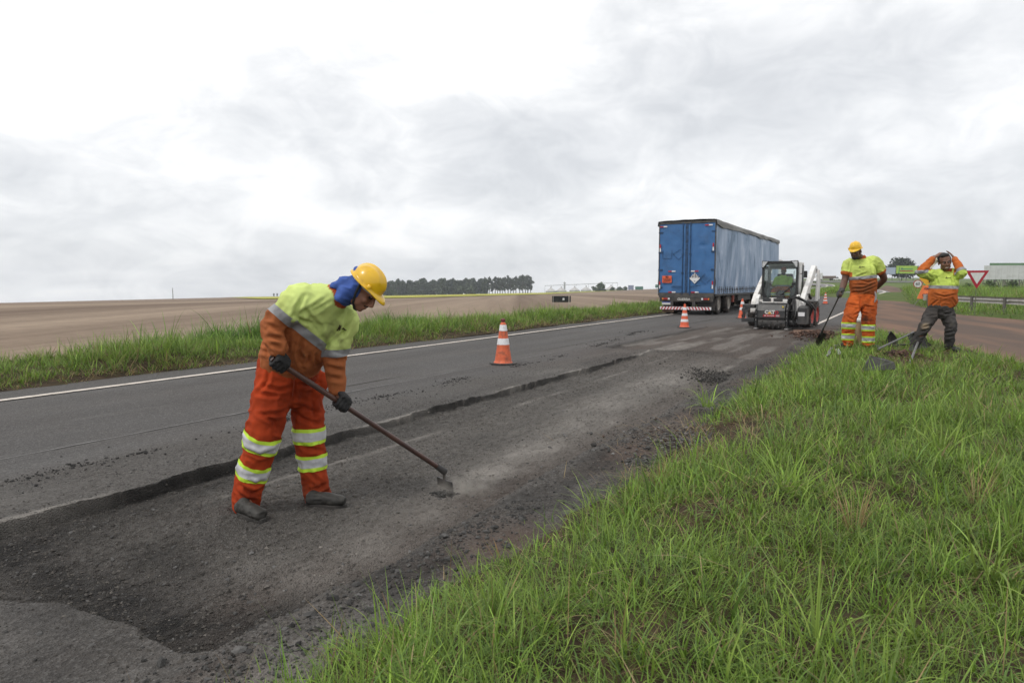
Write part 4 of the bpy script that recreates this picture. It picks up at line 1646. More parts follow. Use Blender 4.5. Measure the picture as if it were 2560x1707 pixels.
    # hazard panel 90 / 3509
    pl = MB().cbox((-0.88, -0.05, 1.62), (0.44, 0.012, 0.32)).build('hazard_panel', m_placard, e)
    MB().cbox((-0.88, -0.058, 1.655), (0.44, 0.006, 0.012)).build('divider', m_ink, pl)
    Mx = Matrix.Rotation(math.pi / 2, 4, 'X')
    text_mesh('hazard_number', '90', 0.15, m_ink, pl, Matrix.Translation((-0.88, -0.057, 1.715)) @ Mx, 0.002, 0.004)
    text_mesh('substance_number', '3509', 0.19, m_ink, pl, Matrix.Translation((-0.88, -0.057, 1.553)) @ Mx, 0.002, 0.004, sx=0.95)
    # diamond label: black bars over white
    cx, cz, r = 0.40, 1.66, 0.245
    dl = MB().prism([(cx - r, cz), (cx, cz - r), (cx + r, cz), (cx, cz + r)], -0.052, -0.046, 'y').build('hazard_diamond', m_sheet, e)
    for k in range(6):
        x = cx + (k - 2.5) * 0.068
        top = cz + r - abs(x - cx) - 0.005
        MB().box((x - 0.017, -0.058, cz + 0.02), (x + 0.017, -0.053, max(top, cz + 0.04))).build('black_bar', m_ink, dl)
    text_mesh('class_number', '9', 0.10, m_ink, dl, Matrix.Translation((cx, -0.055, cz - 0.15)) @ Mx, 0.002)
    # empty placard holders
    for pts in ([(-1.10, 2.93), (-1.10, 2.57), (-0.68, 2.57), (-0.68, 2.93)], [(-0.28, 2.98), (-0.62, 2.76), (-0.36, 2.50), (-0.12, 2.76)], [(0.86, 1.86), (0.62, 1.62), (0.88, 1.40), (1.12, 1.62)]):
        MB().tube([(x, -0.028, z) for x, z in pts], 0.009, 5).build('placard_holder', m_bluedk, e)
    # axles and twin wheels
    for y in (1.05, 3.1, 11.6, 13.2):
        MB().tube([(-1.1, y, 0.5), (1.1, y, 0.5)], 0.07, 8).build('axle', m_dark, e)
        for sx in (-1, 1):
            wheel(e, sx * 1.12, y, 0.50, 0.27, m_tyre, m_rimg, out=sx)
            wheel(e, sx * 0.80, y, 0.50, 0.27, m_tyre, m_rimg, out=sx)
    MB().box((1.08, 5.4, 0.55), (1.20, 8.6, 0.95)).build('side_guard', m_dark, e)
    MB().box((1.10, 4.35, 0.50), (1.19, 4.50, 0.86)).build('side_marker', mat('marker_red', (0.42, 0.10, 0.07), None, rough=0.5), e)
    # tractor ahead
    cb = MB().box((-1.2, Ln + 0.9, 1.0), (1.2, Ln + 3.0, 3.1), taper=(0.96, 0.9)).build('tractor_cab', m_white, e, bevel=0.08)
    MB().box((-1.1, Ln - 2.0, 0.55), (1.1, Ln + 3.2, 1.0)).build('tractor_frame', m_dark, cb)
    for y in (Ln - 0.6, Ln + 2.2):
        for sx in (-1, 1):
            wheel(e, sx * 1.08, y, 0.50, 0.30, m_tyre, m_rimg, out=sx)
    # the terrain rises slightly under the far end
    return e


truck()

# ------------------------------------------------------------------ skid steer loader with a planer
m_mwhite = mat('machine_white', (0.76, 0.755, 0.74), (0.68, 0.67, 0.65), scale=5, rough=0.38, dirt=(0.32, 0.21, 0.15, 0.6), dscale=4.5, dlo=0.52, dhi=0.78)
m_mgrey = mat('machine_grey', (0.030, 0.031, 0.033), (0.046, 0.046, 0.047), scale=6, rough=0.42, dirt=(0.11, 0.097, 0.085, 0.4), dscale=6, dlo=0.5, dhi=0.75)
m_rimr = mat('rim_red', (0.50, 0.045, 0.030), (0.36, 0.045, 0.035), scale=8, rough=0.5, dirt=(0.14, 0.10, 0.08, 0.6), dscale=6)
m_bit = mat('bare_steel', (0.32, 0.31, 0.30), (0.18, 0.17, 0.165), scale=18, rough=0.45, metal=0.5)
m_lampglass = mat('lamp_lens', (0.55, 0.56, 0.56), (0.34, 0.35, 0.36), scale=30, rough=0.15, coat=0.6)
m_hose = mat('hydraulic_hose', (0.012, 0.012, 0.013), (0.030, 0.029, 0.028), scale=20, rough=0.5)
m_seat = mat('seat_vinyl', (0.11, 0.115, 0.12), None, rough=0.6)


def rounded(poly, r, n=4):
    out = []
    m = len(poly)
    for i in range(m):
        p0, p1, p2 = Vector(poly[i - 1]), Vector(poly[i]), Vector(poly[(i + 1) % m])
        a, b = (p0 - p1), (p2 - p1)
        rr = min(r, a.length * 0.45, b.length * 0.45)
        A, B = p1 + a.normalized() * rr, p1 + b.normalized() * rr
        for k in range(n + 1):
            f = k / n
            out.append(tuple(A.lerp(p1, f).lerp(p1.lerp(B, f), f)))
    return out


def ring_prism(b, outer, inner, y0, y1):
    """frame between two closed outlines of equal length in the xz plane"""
    n = len(outer)
    V = [(x, y0, z) for x, z in outer] + [(x, y0, z) for x, z in inner] + [(x, y1, z) for x, z in outer] + [(x, y1, z) for x, z in inner]
    F = []
    for i in range(n):
        j = (i + 1) % n
        F += [(i, j, n + j, n + i), (2 * n + i, 3 * n + i, 3 * n + j, 2 * n + j), (i, 2 * n + i, 2 * n + j, j), (n + i, n + j, 3 * n + j, 3 * n + i)]
    b._add(V, F)


def skid_steer():
    o = P(1928, 824, -0.03)
    e = empty('skid_steer_loader', o, RZ + R(-3), 'white compact loader with a black milling head facing the camera', 'loader')
    e.scale = (1.11, 1, 1)
    # ---- machine body
    b = MB()
    b.box((-0.52, 1.0, 0.28), (0.52, 3.0, 0.88))
    b.prism([(0.98, 0.30), (0.98, 0.80), (1.12, 0.98), (1.12, 0.30)], -0.5, 0.5, 'x')
    b.build('chassis', m_mgrey, e, bevel=0.02)
    MB().prism([(2.15, 0.885), (3.15, 0.885), (3.22, 1.15), (3.15, 1.45), (2.15, 1.55)], -0.52, 0.52, 'x').build('engine_cover', m_mwhite, e, bevel=0.04)
    # ---- cab
    cab = MB()
    cab.prism([(1.12, 2.05), (2.02, 2.05), (2.02, 2.15), (1.08, 2.15)], -0.49, 0.49, 'x')
    cab = cab.build('cab', m_mwhite, e, bevel=0.03)
    b = MB()
    for sx in (-1, 1):
        b.box((sx * 0.47 - 0.03, 1.90, 0.88), (sx * 0.47 + 0.03, 2.0, 2.05))
        b.box((sx * 0.485 - 0.015, 1.08, 0.88), (sx * 0.485 + 0.015, 2.0, 1.05))
    b.box((-0.44, 1.93, 0.88), (0.44, 1.99, 1.30))
    b.box((-0.44, 1.93, 1.93), (0.44, 1.99, 2.05))
    b.build('cab_posts', mat('cab_interior_grey', (0.22, 0.225, 0.23), (0.17, 0.172, 0.175), scale=8, rough=0.6), cab)
    outer = rounded([(-0.50, 2.17), (-0.50, 1.10), (-0.32, 0.80), (0.32, 0.80), (0.50, 1.10), (0.50, 2.17)], 0.06, 5)
    inner = rounded([(-0.445, 2.08), (-0.445, 1.12), (-0.22, 0.87), (0.22, 0.87), (0.445, 1.12), (0.445, 2.08)], 0.13, 5)
    b = MB()
    ring_prism(b, outer, inner, 0.98, 1.09)
    b.build('front_frame', m_black, cab)
    MB().prism([(x * 1.01, 1.48 + (z - 1.48) * 1.01) for x, z in inner], 1.025, 1.033, 'y').build('windscreen', glass_mat(), cab)
    for sx in (-1, 1):
        MB().prism([(1.12, 1.06), (1.88, 1.06), (1.88, 2.03), (1.12, 2.03)], sx * 0.478, sx * 0.484, 'x').build('side_window', glass_mat('cab_side_glass', (0.84, 0.90, 0.90)), cab)
        # white outer shell strip behind the frame on each side
        MB().prism([(1.10, 1.30), (1.28, 0.98), (1.46, 0.98), (1.46, 2.06), (1.10, 2.12)], sx * 0.487, sx * 0.525, 'x').build('side_panel', m_mwhite, cab)
        L_ = MB().prism(rounded([(sx * 0.50, 2.185), (sx * 0.29, 2.175), (sx * 0.36, 2.09), (sx * 0.44, 1.96), (sx * 0.50, 1.93)], 0.02, 2), 0.93, 0.985, 'y').build('work_light', m_black, cab)
        MB().prism(rounded([(sx * 0.485, 2.165), (sx * 0.33, 2.158), (sx * 0.385, 2.085), (sx * 0.45, 1.975), (sx * 0.485, 1.965)], 0.02, 2), 0.915, 0.932, 'y').build('lens', m_lampglass, L_)
    MB().prism([(-0.22, 0), (0.22, 0), (0.22, 0.55), (-0.22, 0.55)], 0, 0.10, 'y', Matrix.Translation((0, 1.78, 1.22))).box((-0.24, 1.35, 1.10), (0.24, 1.85, 1.22)).build('seat', m_seat, cab, bevel=0.02)
    for sx in (-1, 1):
        MB().box((sx * 0.36 - 0.05, 1.22, 0.95), (sx * 0.36 + 0.05, 1.75, 1.28)).tube([(sx * 0.36, 1.30, 1.28), (sx * 0.34, 1.26, 1.46)], 0.022, 8).build('control_console', m_seat, cab)
    wp = MB().tube([(0.40, 0.965, 1.43), (0.02, 0.96, 1.02)], 0.011, 6).tube([(0.40, 0.967, 1.85), (0.37, 0.962, 1.40), (0.02, 0.955, 1.06)], 0.008, 6).cbox((0.40, 0.965, 1.43), (0.07, 0.04, 0.07))
    wp.build('wiper', m_black, cab)
    MB().box((-0.20, 0.935, 0.94), (0.16, 0.99, 1.05)).build('wiper_motor', m_black, cab, bevel=0.015)
    MB().tube([(-0.50, 1.0, 1.55), (-0.45, 0.95, 1.50)], 0.012, 6).cbox((-0.455, 0.92, 1.42), (0.07, 0.05, 0.22)).build('mirror', m_black, cab, bevel=0.01)
    MB().tube([(0.50, 1.2, 1.75), (0.63, 1.25, 1.78)], 0.012, 6).cbox((0.66, 1.27, 1.74), (0.09, 0.05, 0.22)).build('mirror', m_black, cab, bevel=0.01)
    # ---- lift arms and uprights
    for sx in (-1, 1):
        arm = MB()
        arm.prism([(2.95, 2.02), (2.62, 2.06), (1.55, 1.46), (1.00, 1.12), (0.70, 0.86), (0.62, 0.50), (0.80, 0.46), (0.98, 0.74), (1.25, 0.92), (1.75, 1.24), (2.72, 1.78), (2.98, 1.82)],
                  sx * 0.60, sx * 0.73, 'x')
        arm = arm.build('lift_arm', m_mwhite, e, bevel=0.018)
        MB().prism([(0.62, 0.56), (0.92, 0.60), (1.02, 0.98), (0.88, 1.10), (0.66, 0.98)], sx * 0.50, sx * 0.598, 'x').build('arm_tip', m_mwhite, arm, bevel=0.02)
        MB().prism([(2.55, 0.86), (2.80, 0.86), (3.02, 1.90), (2.78, 1.92)], sx * 0.745, sx * 0.80, 'x').prism([(3.0, 0.9), (3.12, 0.9), (3.2, 1.75), (3.08, 1.78)], sx * 0.745, sx * 0.80, 'x').build('upright', m_mwhite, e, bevel=0.012)
        MB().tube([(sx * 0.665, 2.3, 0.95), (sx * 0.665, 1.55, 1.20)], 0.045, 10).tube([(sx * 0.665, 1.55, 1.20), (sx * 0.665, 1.15, 0.98)], 0.025, 10).build('lift_cylinder', m_black, arm)
        for (y, z) in ((2.78, 1.92), (0.74, 0.60), (1.3, 1.1)):
            MB().tube([(sx * 0.58, y, z), (sx * 0.755, y, z)], 0.035, 10).build('pin', m_bit, arm)
        # wheels
        for y in (1.32, 2.28):
            wheel(e, sx * 0.74, y, 0.42, 0.29, m_tyre, m_rimr, lugs=18, out=sx)
    # ---- milling head
    pl = MB().prism([(0.02, 0.30), (-0.02, 0.38), (-0.02, 0.60), (0.06, 0.78), (0.55, 0.82), (0.62, 0.30)], -0.40, 0.36, 'x').build('planer_housing', m_mgrey, e, bevel=0.012)
    MB().box((-0.42, 0.20, 0.05), (0.38, 0.60, 0.30)).build('drum_shroud', m_black, pl)
    b = MB().lathe([(0.20, -0.38), (0.20, 0.36)], 24, Matrix.Translation((0, 0.20, 0.20)) @ Matrix.Rotation(math.pi / 2, 4, 'Y'))
    for k in range(60):
        a = k * 2.4
        x = -0.36 + 0.72 * k / 60
        b.tube([(x, 0.20 + 0.19 * math.cos(a), 0.20 + 0.19 * math.sin(a)), (x, 0.20 + 0.235 * math.cos(a + 0.15), 0.20 + 0.235 * math.sin(a + 0.15))], 0.015, 5)
    b.build('milling_drum', m_dark, pl)
    for x in (-0.445, 0.385):
        MB().prism([(-0.06, 0.02), (0.62, 0.02), (0.62, 0.75), (0.10, 0.80), (-0.04, 0.62)], x, x + 0.055, 'x').build('side_plate', m_black, pl, bevel=0.006)
        MB().box((x - 0.03, -0.10, -0.0 + 0.005), (x + 0.085, 0.55, 0.05)).build('skid_shoe', m_bit, pl, bevel=0.01)
        b = MB()
        for z in (0.30, 0.42, 0.54, 0.66):
            b.tube([(x + 0.028, -0.075 if z < 0.5 else -0.06, z), (x + 0.028, -0.03, z)], 0.014, 6)
        b.build('bolt', m_bit, pl)
    # open side frame with a small orange lamp
    b = MB()
    b.box((-0.86, 0.10, 0.22), (-0.50, 0.20, 0.34))
    b.box((-0.84, 0.10, 0.66), (-0.50, 0.45, 0.78))
    b.box((-0.86, 0.10, 0.345), (-0.77, 0.20, 0.655))
    b.build('side_frame', m_mgrey, pl, bevel=0.008)
    MB().lathe([(0.03, 0.345), (0.03, 0.42), (0.02, 0.46)], 12, Matrix.Translation((-0.85, 0.06, 0.10))).build('orange_lamp', m_cone2, pl, smooth=True)
    MB().box((-0.36, 0.62, 0.30), (0.36, 0.72, 0.98)).build('quick_coupler', m_mgrey, pl, bevel=0.01)
    b = MB()
    b.box((-0.36, 0.36, 0.835), (0.34, 0.44, 0.865)).box((-0.09, 0.30, 0.84), (-0.03, 0.36, 0.98)).box((-0.14, 0.33, 0.975), (0.04, 0.40, 0.995)).box((0.22, 0.36, 0.87), (0.34, 0.44, 0.95)).box((-0.42, 0.36, 0.87), (-0.34, 0.44, 0.93))
    b.build('depth_gauge', m_mwhite, pl)
    # right-hand weight box, drive motor and hoses
    wb = MB().prism([(0.10, 0.18), (0.55, 0.18), (0.55, 0.76), (0.10, 0.70)], 0.66, 0.90, 'x').build('side_box', m_mgrey, pl, bevel=0.02)
    MB().cbox((0.77, 0.093, 0.50), (0.17, 0.008, 0.12)).build('sticker', m_sheet, wb)
    MB().lathe([(0.13, 0), (0.13, 0.16), (0.08, 0.18), (0.08, 0.24)], 18, Matrix.Translation((0.43, 0.25, 0.22)) @ Matrix.Rotation(math.pi / 2, 4, 'Y')).build('drive_motor', m_black, pl, smooth=True)
    MB().prism([(0.30, 0.20), (0.62, 0.20), (0.66, 0.95), (0.50, 1.0)], 0.45, 0.52, 'x').build('side_bracket', m_black, pl, bevel=0.01)
    for k, pts in enumerate(([(0.36, 0.35, 0.86), (0.45, 0.2, 0.98), (0.62, 0.3, 0.98), (0.80, 0.6, 0.86), (0.92, 0.9, 0.75), (0.90, 1.0, 0.55)],
                             [(0.40, 0.40, 0.80), (0.52, 0.25, 1.02), (0.70, 0.35, 0.98), (0.90, 0.7, 0.80), (0.98, 1.0, 0.62)],
                             [(0.55, 0.9, 1.05), (0.66, 0.5, 0.98), (0.84, 0.4, 0.86), (0.95, 0.6, 0.66), (0.90, 0.7, 0.42)],
                             [(0.46, 0.22, 0.30), (0.56, 0.05, 0.42), (0.56, 0.10, 0.70), (0.48, 0.30, 0.90)],
                             [(0.50, 0.25, 0.20), (0.60, 0.02, 0.36), (0.62, 0.08, 0.62), (0.54, 0.30, 0.86)],
                             [(0.42, 0.15, 0.55), (0.52, 0.0, 0.60), (0.60, 0.1, 0.50), (0.58, 0.2, 0.28)])):
        MB().tube([tuple(v) for v in resample(pts, 22)], 0.026 if k < 3 else 0.019, 8).build('hose', m_hose, pl, smooth=True)
    # lettering
    Mx = Matrix.Rotation(math.pi / 2, 4, 'X')
    text_mesh('maker_lettering', 'CAT', 0.145, m_letter, pl, Matrix.Translation((-0.05, -0.026, 0.545)) @ Mx, 0.003, 0.010, sx=0.95)
    MB().prism([(-0.11, 0.50), (0.0, 0.50), (-0.055, 0.565)], -0.034, -0.031, 'y').build('yellow_triangle', mat('logo_yellow', (0.75, 0.36, 0.02), None), pl)
    hx = [(0.135 + 0.055 * math.cos(math.pi / 3 * k), 0.545 + 0.055 * math.sin(math.pi / 3 * k)) for k in range(6)]
    b = MB()
    ring_prism(b, hx, [(0.135 + (x - 0.135) * 0.55, 0.545 + (z - 0.545) * 0.55) for x, z in hx], -0.030, -0.022)
    b.build('red_hexagon', m_redtape, pl)
    st = MB().prism([(-0.235, 0.405), (0.215, 0.405), (0.225, 0.475), (-0.225, 0.475)], -0.026, -0.0215, 'y').build('red_sticker', m_redtape, pl)
    MB().cbox((-0.03, -0.028, 0.44), (0.20, 0.003, 0.016)).build('sticker_print', m_letter, st)
    MB().lathe([(0.020, 0), (0.020, 0.003)], 12, Matrix.Translation((-0.175, -0.026, 0.44)) @ Mx).build('sticker_dot', m_letter, st)
    MB().cbox((0.165, -0.028, 0.44), (0.09, 0.003, 0.048)).build('sticker_patch', mat('sticker_grey', (0.35, 0.33, 0.33), None), st)
    MB().cbox((0.30, -0.01, 0.72), (0.04, 0.01, 0.05)).build('yellow_label', mat('label_yellow', (0.55, 0.42, 0.05), None), pl)
    return e


loader = skid_steer()

# ------------------------------------------------------------------ road signs
m_signred = mat('sign_red', (0.36, 0.012, 0.030), (0.30, 0.012, 0.028), scale=10, rough=0.4)
m_signwhite = mat('sign_white', (0.62, 0.63, 0.62), (0.52, 0.53, 0.51), scale=6, rough=0.45)
m_signyel = mat('sign_yellow', (0.70, 0.37, 0.015), (0.60, 0.32, 0.02), scale=6, rough=0.45)
m_signor = mat('sign_orange', (0.80, 0.205, 0.055), (0.70, 0.17, 0.05), scale=3, rough=0.55)
m_pole = mat('sign_pole', (0.30, 0.29, 0.27), (0.22, 0.21, 0.19), scale=8, rough=0.6)
m_green_sign = mat('sign_green', (0.055, 0.17, 0.12), (0.045, 0.14, 0.10), scale=1, rough=0.5)
m_timber = mat('grey_timber', (0.15, 0.14, 0.125), (0.10, 0.095, 0.085), scale=3, rough=0.9)
MX = Matrix.Rotation(math.pi / 2, 4, 'X')


def sign_base(p, rz, label, name='road_sign', cat='sign'):
    return empty(name, p, rz, label, cat)


# give-way triangle, points down
p = on_ground(2438, 31.0, 0.0)
e = sign_base(p, R(-14), 'red and white give way triangle left of the white billboard')
zc = 1.4 - (698 - 710) / FPX * 31 + 0.12 - p.z
tri = lambda k: rounded([(-0.47 * k, zc + 0.27 * k), (0.0, zc - 0.56 * k), (0.47 * k, zc + 0.27 * k)], 0.05 * k, 4)
MB().tube([(0, 0.05, -0.15), (0, 0.05, zc + 0.25)], 0.018, 10).build('pole', mat('pole_mossy', (0.10, 0.13, 0.06), (0.17, 0.17, 0.12), scale=5, rough=0.7), e)
MB().prism(tri(1.0), 0.0, 0.012, 'y').build('red_plate', m_signred, e)
MB().prism([(x * 0.62, zc + 0.005 + (z - zc) * 0.62) for x, z in tri(1.0)], -0.006, -0.002, 'y').build('white_panel', m_signwhite, e)

# 60 limit
p = on_ground(2291, 64.0)
e = sign_base(p, R(-20), 'round speed limit sign with red rim left of the orange board')
zc = 1.4 - 0.0 - p.z
MB().tube([(0, 0.04, -0.1), (0, 0.04, zc)], 0.035, 8).build('pole', m_pole, e)
MB().lathe([(0.38, 0), (0.38, 0.02)], 32, Matrix.Translation((0, 0, zc)) @ MX).build('red_plate', m_signred, e)
MB().lathe([(0.31, 0), (0.31, 0.006)], 32, Matrix.Translation((0, -0.02, zc)) @ MX).build('white_panel', m_signwhite, e)
text_mesh('speed_number', '60', 0.36, mat('number_black', (0.03, 0.03, 0.035), None), e, Matrix.Translation((0, -0.028, zc)) @ MX, 0.004, 0.008)

# yellow bend warning
p = on_ground(2314, 56.0)
e = sign_base(p, R(-16), 'yellow diamond warning sign with black bend arrow behind the orange board')
zc = 1.4 + (710 - 696) / FPX * 56 - p.z
MB().tube([(0, 0.05, -0.1), (0, 0.05, zc)], 0.04, 8).build('pole', m_pole, e)
MB().prism(rounded([(-0.60, zc), (0, zc - 0.60), (0.60, zc), (0, zc + 0.60)], 0.07, 3), 0, 0.015, 'y').build('yellow_plate', m_signyel, e)
b = MB()
for a_, c_ in zip([(0.16, -0.34), (0.16, -0.12), (0.08, 0.03), (-0.06, 0.11)], [(0.16, -0.12), (0.08, 0.03), (-0.06, 0.11), (-0.16, 0.14)]):
    b.tube([(a_[0], -0.01, zc + a_[1]), (c_[0], -0.01, zc + c_[1])], 0.05, 6)
b.prism([(-0.15, zc + 0.30), (-0.38, zc + 0.16), (-0.15, zc - 0.02)], -0.03, -0.003, 'y')
b.build('bend_arrow', m_ink, e)

# leaning orange works board on a folding stand
p = on_ground(2330, 43.0)
e = sign_base(p, R(-24), 'leaning orange works board with dark lettering beside the guardrail')
Ms = Matrix.Translation((-0.10, 0, 0.42)) @ Matrix.Shear('XY', 4, (0, 0))
sh = Matrix.Identity(4)
sh[0][2] = 0.36
Mo = Matrix.Translation((-0.45, 0, 0.47 - p.z)) @ sh
bd = MB().box((-0.42, 0, 0), (0.62, 0.02, 0.84), Mo).build('orange_board', m_signor, e)
for tx, tz_ in (('FIM DAS', 0.62), ('OBRAS', 0.25)):
    text_mesh('board_lettering', tx, 0.21, mat('board_ink', (0.16, 0.04, 0.05), None), bd, Mo @ Matrix.Translation((0.10, -0.012, tz_)) @ MX, 0.003, 0.004)
MB().tube([(-0.72, 0.03, 0.50), (-0.98, 0.2, 0.0)], 0.02, 6).tube([(0.0, 0.03, 0.50), (0.10, -0.15, 0.0)], 0.02, 6).tube([(-0.2, 0.05, 0.9), (-0.3, 0.6, 0.0)], 0.02, 6).build('stand', m_pole, e)

# back of a dark panel on two posts in the left verge
p0 = on_ground(1404, 30.0, 0.05)
e = sign_base(p0, R(-6), 'small black sign panel seen from behind at the edge of the ploughed field', 'roadside_panel', 'sign panel')
zt = 0.55
MB().box((-0.36, 0, zt), (0.30, 0.015, zt + 0.28)).build('panel', m_black, e, bevel=0.004)
MB().box((-0.42, 0.005, zt), (-0.385, 0.025, zt + 0.28)).box((0.34, 0.005, zt + 0.01), (0.40, 0.02, zt + 0.28)).build('side_strip', m_black, e)
MB().box((0.04, -0.006, zt + 0.09), (0.12, -0.002, zt + 0.19)).build('sticker', m_signwhite, e)
MB().tube([(-0.372, 0.01, -0.1), (-0.372, 0.01, zt + 0.28)], 0.012, 8).tube([(0.32, 0.01, -0.1), (0.32, 0.01, zt + 0.28)], 0.012, 8).build('post', m_galv, e)

# ------------------------------------------------------------------ guardrail
e = empty('guardrail', W(2400, 770, 32), 0, 'weathered steel guardrail running right behind the bareheaded worker', 'guardrail')
e.location.z = 0
gp = [W(2317, 743.5, 43.0), W(2345, 744.5, 40.0), W(2400, 746.5, 35.8), W(2480, 750, 32.0), W(2560, 753.5, 29.2), W(2660, 757, 26.8), W(2780, 762, 24.5), W(3000, 770, 21.8), W(3300, 782, 19.0)]
gp = resample(gp, 40)
prof = [(-0.155, 0.0), (-0.145, 0.03), (-0.10, 0.075), (-0.06, 0.075), (-0.02, 0.01), (0.02, 0.01), (0.06, 0.075), (0.10, 0.075), (0.145, 0.03), (0.155, 0.0)]
V = []
for i, q in enumerate(gp):
    d = (gp[min(i + 1, len(gp) - 1)] - gp[max(i - 1, 0)])
    d.z = 0
    d.normalize()
    nn = Vector((d.y, -d.x, 0))
    if nn.y > 0:
        nn = -nn
    for z, o_ in prof:
        V.append(q + nn * o_ + Vector((0, 0, z)) - e.location)
V = np.array([tuple(v) for v in V])
F = grid_faces(len(gp), len(prof))
V2 = V.copy()
V2[:, 1] += 0.012
rail = link('rail', np_mesh('rail', np.concatenate([V, V2]), np.concatenate([F, F[:, ::-1] + len(V)])), m_galv, e)
for k in range(2, 40, 5):
    q = gp[k] - e.location
    MB().box((q.x - 0.035, q.y + 0.10, -0.4), (q.x + 0.035, q.y + 0.22, q.z + 0.14)).build('post', m_timber, e)
    MB().lathe([(0.045, 0), (0.04, 0.02)], 10, Matrix.Translation((q.x, q.y - 0.03, q.z)) @ MX).build('bolt_cap', m_signwhite, rail)
q = gp[0] - e.location
MB().tube([(q.x - 0.05, q.y + 0.05, q.z - 0.19), (q.x - 0.05, q.y + 0.05, q.z + 0.19)], 0.13, 14).build('end_terminal', m_galv, e, smooth=True)

# ------------------------------------------------------------------ billboards
m_bwhite = mat('billboard_white', (0.56, 0.57, 0.57), (0.50, 0.51, 0.51), scale=0.6, rough=0.7, dirt=(0.36, 0.36, 0.35, 0.5), dscale=1.2)
m_bgreen = mat('billboard_green', (0.13, 0.23, 0.12), (0.10, 0.19, 0.11), scale=0.5, rough=0.7)
m_blime = mat('billboard_lime', (0.34, 0.52, 0.06), (0.30, 0.47, 0.07), scale=0.5, rough=0.6)
m_bblue = mat('billboard_bluegrey', (0.30, 0.37, 0.50), (0.40, 0.45, 0.53), scale=0.5, rough=0.6, stretch=(0.3, 1, 2))


def billboard(px0, px1, py0, py1, Y, m, label, name='billboard', rz=0.0, posts=4, struct=True, depth=0.15):
    pxm = (px0 + px1) / 2
    g = on_ground(pxm, Y)
    w = (px1 - px0) / FPX * Y / max(0.3, math.cos(rz))
    z0 = CAM_H + (710 - py1) / FPX * Y - g.z
    z1 = CAM_H + (710 - py0) / FPX * Y - g.z
    e = empty(name, g, rz, label, 'billboard')
    MB().box((-w / 2, 0, z0), (w / 2, depth, z1)).build('panel', m, e, bevel=0.02)
    ms = None
    for k in range(posts):
        x = -w / 2 + w * (k + 0.5) / posts
        b = MB().box((x - 0.09, depth + 0.01, -0.3), (x + 0.09, depth + 0.2, z1 - 0.1))
        if struct:
            b.tube([(x, depth + 0.1, z0 + 0.6), (x + w / posts * 0.5, depth + 0.12, 0.2)], 0.06, 5).tube([(x, depth + 0.1, z1 - 0.3), (x, depth + 2.2, 0)], 0.06, 5)
        b.build('post', m_timber, e)
    return e, w, z0, z1


e, w, z0, z1 = billboard(2459, 2551, 664, 699, 150, m_bwhite, 'large blank white billboard at the right edge of the picture', rz=R(-8), posts=5)
for k in range(1, 7):
    MB().box((-w / 2 + w * k / 7 - 0.02, -0.012, z0 + 0.05), (-w / 2 + w * k / 7 + 0.02, -0.003, z1 - 0.05)).build('panel_seam', mat('seam_grey', (0.38, 0.38, 0.37), None), e)
billboard(2474, 2600, 658, 700, 168, m_bgreen, 'dark green billboard standing behind the blank white one', rz=R(-8), posts=5)
e, w, z0, z1 = billboard(2236, 2288, 665, 684, 270, m_blime, 'lime green advertising billboard below the round tree', posts=3, struct=False)
MB().box((-w * 0.34, -0.05, z0 + 0.8), (w * 0.30, -0.01, z0 + 1.15)).build('red_line', m_signred, e)
MB().box((-w * 0.20, -0.05, z0 + 1.5), (w * 0.28, -0.01, z0 + 2.0)).build('green_line', mat('ad_green', (0.10, 0.30, 0.08), None), e)
MB().prism([(-w * 0.30, z0 + 1.5), (-w * 0.18, z0 + 1.5), (-w * 0.24, z0 + 2.5)], -0.05, -0.01, 'y').build('dark_logo', m_green_sign, e)
MB().prism([(-w * 0.42, z0 + 0.1), (-w * 0.36, z0 + 0.1), (-w * 0.32, z0 + 2.6), (-w * 0.36, z0 + 2.6)], -0.05, -0.01, 'y').build('leaf_shape', mat('ad_green', (0.1, 0.3, 0.08), None), e)
billboard(2206, 2234, 669, 686, 285, m_bblue, 'blue grey billboard beside the lime green one', posts=2, struct=False)
billboard(1569, 1584, 713, 724, 480, mat('board_blue', (0.22, 0.26, 0.40), (0.32, 0.35, 0.44), scale=0.4), 'small far blue board beyond the ploughed field', rz=R(25), posts=2, struct=False)
billboard(1587, 1607, 716, 724, 500, m_green_sign, 'small far green board right of the blue one', posts=3, struct=False)
billboard(1637, 1652, 711.5, 719, 460, m_green_sign, 'small green board just left of the truck', posts=2, struct=False)

# ------------------------------------------------------------------ trees
m_bark = mat('bark', (0.10, 0.085, 0.07), (0.17, 0.15, 0.13), scale=3, rough=0.95)
m_leaf = leaf_mat('tree_leaf', trans=0.2, rough=0.6)


def leaf_cloud(clumps, per, size, base, seed):
    """leaf-sized faces gathered in clumps through the crown"""
    r_ = np.random.default_rng(seed)
    V, C = [], []
    for (c, rad) in clumps:
        k = int(per * (rad / 1.5) ** 1.5) + 6
        d = r_.normal(0, 1, (k, 3))
        d /= np.linalg.norm(d, axis=1)[:, None]
        pos = np.array(c) + d * (rad * r_.random((k, 1)) ** 0.45) * np.array([1, 1, 0.75])
        a = r_.normal(0, 1, (k, 3))
        a /= np.linalg.norm(a, axis=1)[:, None]
        b = np.cross(a, r_.normal(0, 1, (k, 3)))
        b /= np.linalg.norm(b, axis=1)[:, None]
        s = size * np.exp(r_.normal(0, 0.35, (k, 1)))
        q = np.stack([pos - a * s - b * s * 0.55, pos + a * s - b * s * 0.55, pos + a * s * 0.7 + b * s * 0.55, pos - a * s * 0.7 + b * s * 0.55], 1)
        V.append(q.reshape(-1, 3))
        col = np.array(base) * np.exp(r_.normal(0, 0.22, (k, 1)))
        C.append(np.repeat(col, 4, 0))
    V = np.concatenate(V)
    C = np.concatenate(C)
    return V, np.arange(len(V)).reshape(-1, 4), C


